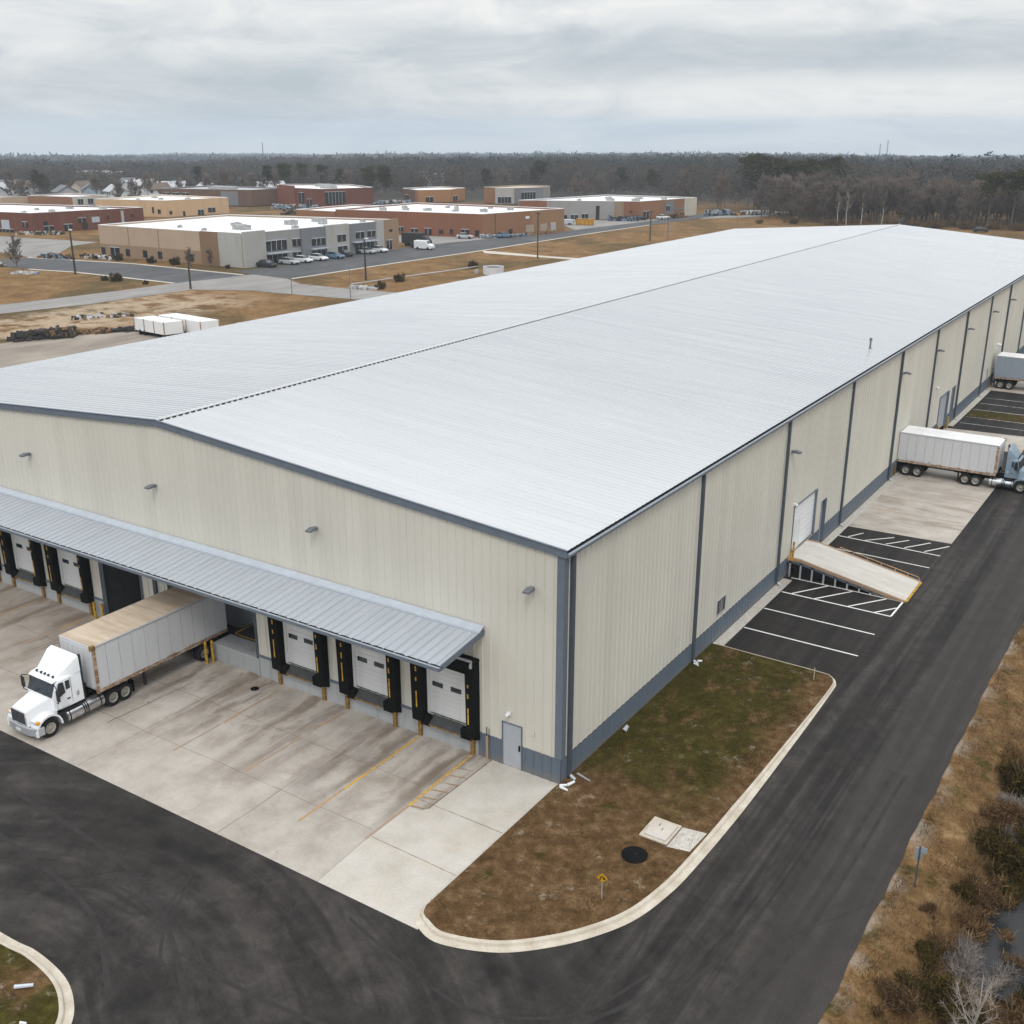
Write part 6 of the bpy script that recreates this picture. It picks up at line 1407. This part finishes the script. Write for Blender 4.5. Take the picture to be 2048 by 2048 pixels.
PALETWIG = veg_mat('pale_dead_twigs', [(0.16, 0.13, 0.11), (0.27, 0.235, 0.21), (0.38, 0.34, 0.31)])
def translucent(mat, f=0.45):
    t = mat.node_tree; b = t.nodes['Principled BSDF']; o = t.nodes['Material Output']
    tr = t.nodes.new('ShaderNodeBsdfTranslucent'); mx_ = t.nodes.new('ShaderNodeMixShader'); mx_.inputs[0].default_value = f
    t.links.new(b.inputs['Base Color'].links[0].from_socket, tr.inputs['Color'])
    t.links.new(b.outputs[0], mx_.inputs[1]); t.links.new(tr.outputs[0], mx_.inputs[2]); t.links.new(mx_.outputs[0], o.inputs['Surface'])
GRASSB = veg_mat('dry_grass_blades', [(0.050, 0.026, 0.010), (0.135, 0.078, 0.034), (0.29, 0.20, 0.11)], useattr=True)
WOODS = veg_mat('far_woods', [(0.018, 0.025, 0.023), (0.040, 0.046, 0.043), (0.100, 0.086, 0.076), (0.15, 0.128, 0.112)], useattr=True)  # dark bluish end: evergreens, with some distance haze put into the colour

translucent(WOODS, 0.5); translucent(TWIG, 0.4)
def unit_dirs(n, up=0.0):
    d = rng.normal(size=(n, 3)); d[:, 2] += up
    return d / np.linalg.norm(d, axis=1)[:, None]

def bare_tree_proto(name, H, spread, ntw, twigmat, bark, seed, trunk_r=0.16, low=0.35, leaders=7, tw=(0.05, 0.11), label='x'):
    rr = random.Random(seed)
    t = thing(name, label, 'tree')
    mb = MB(); ends = []
    top = Vector((rr.uniform(-0.4, 0.4), rr.uniform(-0.4, 0.4), H*0.72))
    mid = Vector((rr.uniform(-0.3, 0.3), rr.uniform(-0.3, 0.3), H*0.38))
    mb.tube((0, 0, -0.6), mid, trunk_r, trunk_r*0.72, 6, False); mb.tube(mid, top, trunk_r*0.72, trunk_r*0.35, 6, False)
    for k in range(leaders*2):
        f = low + (1-low)*rr.random()
        b = Vector((0, 0, 0)).lerp(mid, f/0.53) if f < 0.53 else mid.lerp(top, (f-0.53)/0.47)
        a = rr.uniform(0, 2*PI); L = spread*(1.15-0.55*f)*rr.uniform(0.6, 1.1)
        e = b + Vector((math.cos(a)*L*0.75, math.sin(a)*L*0.75, L*rr.uniform(0.55, 1.1) + 0.3))
        m_ = b.lerp(e, 0.5) + Vector((0, 0, -0.08*L))
        r0 = trunk_r*(0.5-0.3*f)
        mb.tube(b, m_, r0, r0*0.65, 5, False); mb.tube(m_, e, r0*0.65, r0*0.3, 4, False)
        ends.append((b, m_, e, L))
        for q in range(3):
            g = m_.lerp(e, rr.uniform(0.0, 0.9)); a2 = rr.uniform(0, 2*PI); L2 = L*rr.uniform(0.3, 0.55)
            h_ = g + Vector((math.cos(a2)*L2*0.7, math.sin(a2)*L2*0.7, L2*rr.uniform(0.4, 1.0)))
            mb.tube(g, h_, r0*0.32, r0*0.14, 3, False); ends.append((g, g.lerp(h_, 0.5), h_, L2))
    for q in range(4):
        a2 = rr.uniform(0, 2*PI); h_ = top + Vector((math.cos(a2)*H*0.08, math.sin(a2)*H*0.08, H*rr.uniform(0.12, 0.26)))
        mb.tube(top, h_, trunk_r*0.3, trunk_r*0.1, 4, False); ends.append((top, top.lerp(h_, 0.5), h_, H*0.25))
    mb.build('trunk', bark, t)
    P = []; D = []
    for k in range(ntw):
        b, m_, e, L = ends[rr.randrange(len(ends))]
        f = rr.random()**0.7; p = m_.lerp(e, f) if rr.random() < 0.75 else b.lerp(m_, f)
        d = (e-b).normalized() + Vector((rr.gauss(0, 0.7), rr.gauss(0, 0.7), rr.gauss(0.25, 0.5)))
        P.append(p); D.append(d.normalized())
    P = np.array([tuple(p) for p in P]); D = np.array([tuple(d) for d in D])
    V, F = slivers(P, D, rng.uniform(0.35, 1.0, ntw)*H*0.11, rng.uniform(tw[0], tw[1], ntw))
    fast_mesh('crown', V, F, twigmat, t)
    return t

def pine_proto(name, H, seed, n=900, top=0.5, label='x'):
    rr = random.Random(seed)
    t = thing(name, label, 'tree'); mb = MB()
    mb.tube((0, 0, -0.6), (rr.uniform(-.3, .3), rr.uniform(-.3, .3), H*0.95), 0.18, 0.05, 6, False)
    C = []
    for k in range(26):
        f = top + (1-top)*rr.random(); a = rr.uniform(0, 2*PI); L = H*0.20*(1.25-f)*rr.uniform(0.5, 1.3)/(1.25-top) + 0.5
        b = Vector((0, 0, H*f)); e = b + Vector((math.cos(a)*L, math.sin(a)*L, L*0.25))
        mb.tube(b, e, 0.05, 0.02, 4, False); C.append((e, 0.35+0.28*L)); C.append((b.lerp(e, 0.55), 0.3+0.2*L))
    C.append((Vector((0, 0, H*0.97)), 0.7))
    mb.build('trunk', BARK, t)
    P = []
    for k in range(n):
        c, r = C[rr.randrange(len(C))]; P.append((c.x+rr.gauss(0, r*0.75), c.y+rr.gauss(0, r*0.75), c.z+rr.gauss(0, r*0.42)))
    V, F = slivers(np.array(P), unit_dirs(n, 0.3), rng.uniform(0.35, 0.8, n), rng.uniform(0.16, 0.36, n))
    fast_mesh('crown', V, F, PINE, t)
    return t

def bush_proto(name, mat, rad, hgt, n, seed, stems=True, lw=(0.015, 0.045), ll=(0.10, 0.34), up=0.6, label='x', cat='shrub'):
    rr = random.Random(seed); t = thing(name, label, cat)
    lobes = [(rr.gauss(0, .5)*rad, rr.gauss(0, .42)*rad, hgt*rr.uniform(0.1, 0.85), rad*rr.uniform(0.12, 0.5)) for _ in range(20)]
    P = []
    for k in range(n):
        x, y, z, r = lobes[rr.randrange(len(lobes))]
        v = Vector((rr.gauss(0, 1), rr.gauss(0, 1), rr.gauss(0, 1))).normalized()*r*(rr.random()**0.35)
        P.append((x+v.x, y+v.y, max(0.0, z+v.z*0.8)))
    V, F = slivers(np.array(P), unit_dirs(n, up), rng.uniform(*ll, n), rng.uniform(*lw, n))
    fast_mesh('foliage', V, F, mat, t)
    mb = MB()
    for k in range(9):
        a = rr.uniform(0, 2*PI); mb.tube((0, 0, -0.2), (math.cos(a)*rad*0.7, math.sin(a)*rad*0.7, hgt*rr.uniform(0.5, 1.0)), 0.025, 0.008, 4, False)
    mb.build('stem', BARK, t)
    return t

# bare woods edge at the right: individual trees, several rows deep
protos = [[bare_tree_proto('bare_tree', H, sp, 2300, TWIG, BARK, sd, 0.17, lo, 9), [False]] for H, sp, sd, lo in ((12.0, 3.4, 1, .16), (13.0, 3.2, 2, .25), (11.0, 3.6, 3, .10), (13.5, 3.5, 4, .30), (9.5, 3.2, 5, .06))]
russet = [bare_tree_proto('bare_tree', 7.5, 2.6, 1100, TWIGR, BARK, 8, 0.13, .15), [False]]
birch = [bare_tree_proto('bare_tree', 11.5, 2.0, 420, TWIG, PALEBARK, 9, 0.19, .5), [False]]
pines = [[pine_proto('pine_tree', 14.8, 21, 2200, 0.60), [False]], [pine_proto('pine_tree', 13.0, 22, 1700, 0.45), [False]]]
def at_px(px, dist):
    a = math.radians(33.259) - math.atan((px-1024)/2168.7)
    return CAMXY[0]-dist*math.sin(a), CAMXY[1]+dist*math.cos(a)
placed = []
def clear(x, y, r): return all((x-p)**2 + (y-q)**2 > r*r for p, q in placed)
LBL_WOOD = 'bare grey-brown tree packed in the woods edge beyond the warehouse roof'
k = 0; tries = 0
while k < 190 and tries < 5000:
    tries += 1
    row = R.random()
    px = R.uniform(1500, 2110); dist = 347 + 44*row**1.35 + (6 if px > 1900 else 0)
    if px < 1560: dist += 12
    x, y = at_px(px, dist)
    if not clear(x, y, 1.7): continue
    placed.append((x, y)); k += 1
    p, u = R.choice(protos)
    place(p, u, LBL_WOOD, (x, y, -0.05), R.uniform(0, 6.28), R.uniform(0.80, 1.12), 'bare trees of the woods edge')
for px, d, lab in ((1655, 346, 'leftmost of the pale barked bare trunks at the woods edge'), (1672, 345, 'second pale barked trunk from the left at the woods edge'), (1740, 346, 'pale barked trunk left of the roof peak at the woods edge'), (1700, 347, 'pale slim trunk between the other pale trunks at the woods edge'), (1890, 352, 'pale trunk right of the roof peak at the woods edge')):
    x, y = at_px(px, d); place(birch[0], birch[1], lab, (x, y, -0.05), R.uniform(0, 6), R.uniform(0.8, 1.0), 'pale trunks at the woods edge')
for px, d, lab in ((1605, 352, 'russet leafed small tree at the left end of the woods edge'), (1885, 356, 'russet small tree in the woods right of the roof peak'), (1650, 358, 'russet tree behind the pale trunks')):
    x, y = at_px(px, d); place(russet[0], russet[1], lab, (x, y, -0.05), R.uniform(0, 6), R.uniform(0.8, 1.15), 'russet trees at the woods edge')
big = bare_tree_proto('bare_tree', 15.0, 4.2, 900, TWIG, BARK, 31, 0.26, .35, 8, (0.05, 0.10), 'tallest spreading bare tree standing above the woods by the roof peak')
x, y = at_px(1795, 372); big.location = (x, y, -0.05)
for px, d, s, lab in ((1945, 344.5, 1.0, 'tall dark pine at the right woods edge, left of three'), (1992, 344, 1.04, 'tallest dark pine at the right woods edge, middle of three'), (2040, 345, 1.0, 'tall dark pine at the right woods edge, cut by the frame')):
    x, y = at_px(px, d); p, u = pines[0]; place(p, u, lab, (x, y, -0.05), R.uniform(0, 6), (s*1.25, s*1.25, s), 'tall pines at the right woods edge')
for q in range(26):
    px = 1482 + q*6.6 + R.uniform(-4, 4); x, y = at_px(px, R.uniform(392, 420)); p, u = pines[1] if R.random() < .6 else pines[0]
    place(p, u, 'dark round-topped pine in the pine stand above the bare woods', (x, y, -0.05), R.uniform(0, 6), (1.3, 1.3, R.uniform(0.98, 1.22)), 'pine stand above the bare woods')
# trees between and behind the buildings
k = 0; tries = 0
fp = [A.P, B.P, Bb.P, C_.P, D.P, Ee.P, Ff.P, Gg.P, Hh.P, Ii.P, Jj.P, Kk.P]
def in_building(x, y, mrg=3.0):
    for P in fp:
        cx_ = sum(p[0] for p in P)/len(P); cy_ = sum(p[1] for p in P)/len(P); ins = True
        for a, b in zip(P, P[1:]+P[:1]):
            L = math.dist(a, b)
            if ((b[0]-a[0])*(y-a[1]) - (b[1]-a[1])*(x-a[0]))/L < -mrg: ins = False; break
        if ins: return True
    return False
LBL_MID = 'bare brown tree in the belt behind the white roofed buildings'
while k < 118 and tries < 6000:
    tries += 1
    px = R.uniform(-60, 1510); dist = R.uniform(448, 560) if px < 900 else R.uniform(390 if px > 1330 else 440, 530)
    x, y = at_px(px, dist)
    if in_building(x, y) or not clear(x, y, 5) or any(math.hypot(x-p, y-q) < 13 for p, q in hs): continue
    placed.append((x, y)); k += 1
    if R.random() < 0.16 or (px > 620 and px < 820 and R.random() < 0.4):
        p, u = R.choice(pines); place(p, u, 'dark evergreen in the tree belt behind the white roofed buildings', (x, y, float(terrain(x, y))), R.uniform(0, 6), R.uniform(0.75, 0.98), 'evergreens behind the buildings')
    else:
        p, u = R.choice(protos); place(p, u, LBL_MID, (x, y, float(terrain(x, y))), R.uniform(0, 6), R.uniform(0.72, 1.05), 'bare trees behind the buildings')
p, u = protos[2]
place(p, u, 'lone small bare tree in front of the pale office at the left edge', (-189.2, 99.0, -0.03), 1.0, 0.60, 'lone bare trees by the buildings')
place(p, u, 'bushy bare tree against the brown wall of the pale office', (-160.5, 119.5, -0.03), 2.2, 0.36, 'lone bare trees by the buildings')
p, u = protos[1]
place(p, u, 'thin bare sapling against the white wall of the pale office', (-155.6, 120.5, -0.03), 2.9, 0.30, 'lone bare trees by the buildings')

# distant woods as one mass: crowns of leaf and twig flakes, then lumpy crowns farther off
def woods(name, N, d0, d1, flakes, size, hgt, wid, clear_fn=None, power=1.0, seed=3, evergreen=0.55, var=0.16, flat=1.0):
    g = np.random.default_rng(seed)
    d = d0 + (d1-d0)*g.random(N)**power
    a = math.radians(33.259) + g.uniform(-0.50, 0.50, N)
    x = CAMXY[0]-d*np.sin(a); y = CAMXY[1]+d*np.cos(a)
    keep = np.ones(N, bool) if clear_fn is None else clear_fn(x, y, d, a)
    x = x[keep]; y = y[keep]; n = len(x)
    z = terrain(x, y)
    H = hgt*(0.7+0.6*g.random(n))*(1+0.22*np.sin(x/90)*np.sin(y/70)+0.15*np.sin(x/240+1)*np.sin(y/310)); Wd = wid*(0.7+0.6*g.random(n))
    th = g.random((n, flakes))*2*PI; u = g.random((n, flakes)); rr_ = np.sqrt(g.random((n, flakes)))
    zz = 0.15+0.85*u
    rad = Wd[:, None]*0.5*np.sqrt(np.clip(1-((zz-0.55)/0.50)**2, 0.02, 1))*(0.45+0.55*rr_)
    P = np.stack([x[:, None]+rad*np.cos(th), y[:, None]+rad*np.sin(th), z[:, None]+H[:, None]*zz], 2).reshape(-1, 3)
    m = len(P)
    D = g.normal(size=(m, 3)); D[:, 2] = D[:, 2]*flat + 0.25; D /= np.linalg.norm(D, axis=1)[:, None]
    Vv, Fv = slivers(P, D, g.uniform(0.6, 1.3, m)*size*1.6, g.uniform(0.5, 1.0, m)*size)
    ever_haze = (np.sin(x/130+1)*np.sin(y/170+0.5)+0.35*np.sin(x/37)*np.cos(y/41) + g.normal(0, 0.25, n)) > evergreen  # bluish evergreen tone, commoner in far tiers, also stands in for haze
    base = np.where(ever_haze, 0.12, 0.62)[:, None] + g.normal(0, var, (n, flakes)) + g.normal(0, 0.06, n)[:, None]
    o = fast_mesh(name, Vv, Fv, WOODS, attr=np.clip(base, 0, 1).ravel())
    return o
def keep_near(x, y, d, a):
    k_ = np.ones(len(x), bool)
    for p, q in hs:
        dd = math.hypot(p-CAMXY[0], q-CAMXY[1]); aa = math.atan2(-(p-CAMXY[0]), q-CAMXY[1])
        k_ &= ~((np.abs(a-aa)*dd < 8) & (d > dd-42) & (d < dd+9))
    px = 1024 + 2168.7*np.tan(math.radians(33.259)-a)
    k_ &= ~((px > 1480) & (d < 366)); k_ &= ~((px <= 1480) & (px > 1330) & (d < 392)); k_ &= ~((px <= 1330) & (d < 468)); k_ &= ~((px < 350) & (d < 600) & (np.random.default_rng(1).random(len(x)) < 0.35))
    for p in fp:
        cx_ = sum(v[0] for v in p)/len(p); cy_ = sum(v[1] for v in p)/len(p); k_ &= np.hypot(x-cx_, y-cy_) > 30
    return k_
def keep_shed(x, y, d, a):
    k_ = np.ones(len(x), bool)
    for p, q in SHEDS:
        dd = math.hypot(p-CAMXY[0], q-CAMXY[1]); aa = math.atan2(-(p-CAMXY[0]), q-CAMXY[1])
        k_ &= ~((np.abs(a-aa)*dd < 22) & (d > dd-150) & (d < dd+12))
    return k_
def keep_far(x, y, d, a): return keep_shed(x, y, d, a) & ((np.sin(x/260+2)*np.sin(y/310) + 0.4*np.sin(x/83)*np.sin(y/97)) < 0.80)
def keep_gap(x, y, d, a): return (np.sin(x/420+2)*np.sin(y/510) + 0.4*np.sin(x/183)*np.sin(y/197)) < 0.85
o = woods('far_woods', 6800, 362, 860, 110, 0.42, 11.0, 6.0, lambda x, y, d, a: keep_near(x, y, d, a) & keep_shed(x, y, d, a), 0.8, 3); tag(o, 'mass of bare brown woods behind the buildings', None, None, 'stuff')
o = woods('far_woods', 8500, 840, 1900, 40, 2.0, 11.5, 11.0, keep_far, 0.8, 5, 0.0, 0.05, 0.6); tag(o, 'grey-brown woods rolling away in the middle distance', None, None, 'stuff')
o = woods('horizon_woods', 15000, 1850, 6150, 20, 4.6, 12.0, 28.0, keep_gap, 0.75, 6, -0.45, 0.03, 0.35); tag(o, 'blue-grey woods along the horizon', None, None, 'stuff')

# bank beside the road: shrubs, dead stems and the ditch water
mb = MB(); mb.poly([(16.6, -1.6, -0.93), (19.8, -1.6, -0.93), (19.8, 5.8, -0.93), (16.6, 5.8, -0.93)])
m = NT('ditch_water', 0.25, 0.0, 0.22); m.col((0.020, 0.021, 0.022)); m.bump(m.noise(m.pos(), 5.0, 3), 0.05, 0.01)
tag(mb.build('ditch_water', m.mat), 'still dark grey water in the ditch at the lower right', None, None, 'structure')
gb = [bush_proto('shrub', BUSH, 0.95, 1.0, 5200, 41), [False]]; bb = [bush_proto('shrub', BUSHB, 0.85, 0.8, 4200, 42, up=1.0, ll=(0.14, 0.40), lw=(0.012, 0.03)), [False]]
pb = [bush_proto('shrub', PALETWIG, 0.75, 0.9, 1500, 43, up=1.2, ll=(0.2, 0.6), lw=(0.010, 0.02)), [False]]
SH = [(gb, 17.1, 11.8, 1.35, 'largest dark green shrub on the bank at the right edge'), (gb, 17.9, 8.6, 1.2, 'dark shrub on the bank at the right edge above the ditch water'), (gb, 17.0, 6.4, 1.25, 'olive shrub left of the ditch head, near the small sign'), (gb, 17.75, 5.2, 0.9, 'dark shrub hanging over the head of the ditch water'),
      (gb, 16.2, 2.9, 0.55, 'small olive shrub in the grass right of the signpost'), (bb, 16.9, 3.2, 0.95, 'brown brush on the bank beside the ditch water'), (gb, 17.3, 4.1, 0.8, 'dark shrub at the left bank of the ditch water'), (bb, 17.0, 1.4, 0.9, 'brown grass clump leaning over the ditch water'),
      (gb, 19.3, 2.6, 0.9, 'dark shrub on the right bank of the ditch water'), (bb, 18.9, 0.2, 0.9, 'brown brush right of the ditch tail'), (bb, 16.3, -0.4, 0.8, 'brown clump on the lower bank'), (gb, 15.9, -1.6, 0.55, 'mossy clump on the lower bank near the road'),
      (bb, 16.6, 8.8, 0.95, 'brown brush on the middle bank'), (bb, 17.8, 14.6, 1.2, 'brown brush on the upper bank at the right edge'), (gb, 18.3, 17.8, 1.2, 'olive shrub on the upper bank at the right edge'), (pb, 16.8, 9.9, 0.8, 'pale dead stems between the bank shrubs'), (pb, 17.0, -1.0, 1.0, 'pale dead stems at the tail of the ditch'),
      (pb, 16.9, 7.6, 0.6, 'pale dead stems above the small sign'), (gb, 16.6, -3.4, 1.05, 'olive shrub at the bottom edge left of the bare tree'), (gb, 17.6, -3.6, 0.8, 'dark shrub at the foot of the bare tree'), (bb, 19.6, -2.6, 1.1, 'brown brush right of the bare tree'), (bb, 15.6, -4.6, 0.8, 'brown clump by the road at the bottom edge'), (gb, 19.6, 5.6, 1.0, 'dark shrub right of the ditch head'), (bb, 15.4, 0.6, 0.35, 'small dry tuft below the signpost'), (gb, 19.2, -0.9, 0.7, 'olive shrub behind the bare tree'), (pb, 18.2, -0.6, 0.8, 'pale reeds standing in the ditch tail')]
for (p, u), x, y, s, lab in SH: place(p, u, lab, (x, y, float(terrain(x, y))-0.05), R.uniform(0, 6), (s, s, s*R.uniform(0.8, 1.1)), 'shrubs on the roadside bank')
nt = bare_tree_proto('bare_tree', 3.7, 1.35, 900, PALETWIG, PALEBARK, 51, 0.085, 0.25, 7, (0.006, 0.014), 'pale bare tree at the lower right corner beside the ditch')
nt.location = (18.25, -5.2, float(terrain(18.25, -5.2))); nt.rotation_euler = (0, 0, 0.6)
for x, y, s, lab in ((-153.8, 96.1, 1.0, 'round dark green shrub in the olive field by the cross road'), (-156.5, 95.5, 0.6, 'small dark shrub left of the round green shrub'), (-106.1, 115.5, 0.9, 'upright dark green shrub by the pipe, nearer the roof edge'), (-109.6, 124.8, 0.95, 'upright dark green shrub by the pipe, farther along'), (-110, 149.5, 0.9, 'dark shrub at the end of the pipe'), (-146.0, 96.5, 0.5, 'tiny dark shrub at the tip of the olive field'), (-172, 118.8, 0.9, 'dark shrub under the tan office wall, centre'), (-165.5, 119.6, 1.0, 'dark upright shrub under the tan office wall, right'), (-182, 118.3, 0.9, 'dark shrub under the tan office wall, left'), (-151.5, 121.3, 0.5, 'low dark shrub at the white office wall')):
    place(gb[0], gb[1], lab, (x, y, -0.05), R.uniform(0, 6), (s, s, s*1.5), 'shrubs in the far field')
for q in range(16):
    x, y = at_px(R.uniform(1500, 2060), R.uniform(340, 346)); place(bb[0], bb[1], 'brown undergrowth clump along the foot of the bare woods', (x, y, -0.05), R.uniform(0, 6), R.uniform(1.2, 2.4), 'undergrowth at the woods edge')

# grass blades on the kerbed grass and the bank
def in_poly(x, y, P):
    c = np.zeros(len(x), bool); n = len(P)
    for i in range(n):
        x0, y0 = P[i]; x1, y1 = P[i-1]
        c ^= ((y0 > y) != (y1 > y)) & (x < (x1-x0)*(y-y0)/((y1-y0) if y1 != y0 else 1e-9)+x0)
    return c
def blades(name, x, y, z, L, Wd, label, mat=None):
    n = len(x); P = np.stack([x, y, z], 1); D = unit_dirs(n, 1.1); D[:, 2] = np.abs(D[:, 2])
    V, F = slivers(P, D, rng.uniform(*L, n), rng.uniform(*Wd, n))
    t_ = np.clip(0.5+0.35*np.sin(x*1.7+np.sin(y*2.1))*np.sin(y*1.3) + rng.normal(0, 0.25, n), 0, 1)
    tag(fast_mesh(name, V, F, mat or GRASSB, attr=t_), label, None, None, 'stuff')
n = 26000; x = rng.uniform(-0.2, 7.5, n); y = rng.uniform(-10.8, 16.3, n); k_ = in_poly(x, y, isl) & ((y < 4.5) | (rng.random(n) < 0.25)); x = x[k_]; y = y[k_]
blades('grass_blades', x, y, np.full(len(x), 0.11), (0.03, 0.10), (0.006, 0.016), 'short dry grass on the kerbed island')
GREENB = veg_mat('olive_grass_blades', [(0.012, 0.011, 0.002), (0.045, 0.040, 0.008), (0.11, 0.095, 0.025)], useattr=True)
n = 60000; x = rng.uniform(0.1, 7.0, n); y = rng.uniform(-9.5, 16.1, n); gx_ = np.sin(x*1.7+np.sin(y*1.1)*1.3)*np.sin(y*1.2+x*0.5)+0.5*np.sin(x*4.1+y*1.3)*np.sin(y*3.3-x)+rng.normal(0, 0.3, n); k_ = in_poly(x, y, isl) & (gx_ > np.where(y > 3.0, 0.05, 1.0)); x = x[k_]; y = y[k_]
blades('green_grass_blades', x, y, np.full(len(x), 0.11), (0.03, 0.12), (0.007, 0.018), 'mossy olive grass tufts on the kerbed island', GREENB)
n = 60000; x = 13.95 + 7*rng.random(n)**1.2; y = rng.uniform(-7, 34, n); gx_ = np.sin(x*1.9+np.sin(y*1.3))*np.sin(y*0.9+x)+rng.normal(0, 0.5, n); k_ = (gx_ > -0.35) & (x > 13.95); x = x[k_]; y = y[k_]
blades('bank_grass', x, y, terrain(x, y), (0.06, 0.24), (0.007, 0.02), 'rough dry grass on the roadside bank')

n = 70000; x = rng.uniform(15.6, 21.5, n); y = rng.uniform(-7, 32, n); gx_ = np.sin(x*1.3+np.sin(y*0.9)*1.5)*np.sin(y*0.8+x*0.6)+rng.normal(0, 0.35, n); k_ = (gx_ > 0.05) & ~((x > 17.0) & (x < 19.4) & (y < 5.4) & (y > -1.0)); x = x[k_]; y = y[k_]
blades('bank_brush', x, y, terrain(x, y), (0.18, 0.55), (0.008, 0.022), 'tall brown weeds tangled down the roadside bank')

# ---------------------------------------------------------------- air
hb = MB(); hb.box(-6000, -160, -190, 2000, 6700, 64)
hm = bpy.data.materials.new('haze'); hm.use_nodes = True
for nd in list(hm.node_tree.nodes): hm.node_tree.nodes.remove(nd)
vo = hm.node_tree.nodes.new('ShaderNodeVolumePrincipled'); ou = hm.node_tree.nodes.new('ShaderNodeOutputMaterial')
vo.inputs['Color'].default_value = (0.78, 0.89, 1.0, 1); vo.inputs['Density'].default_value = 0.00018; vo.inputs['Anisotropy'].default_value = 0.0
hm.node_tree.links.new(vo.outputs[0], ou.inputs['Volume'])
tag(hb.build('haze', hm), 'thin blue haze over the distance', None, None, 'stuff')
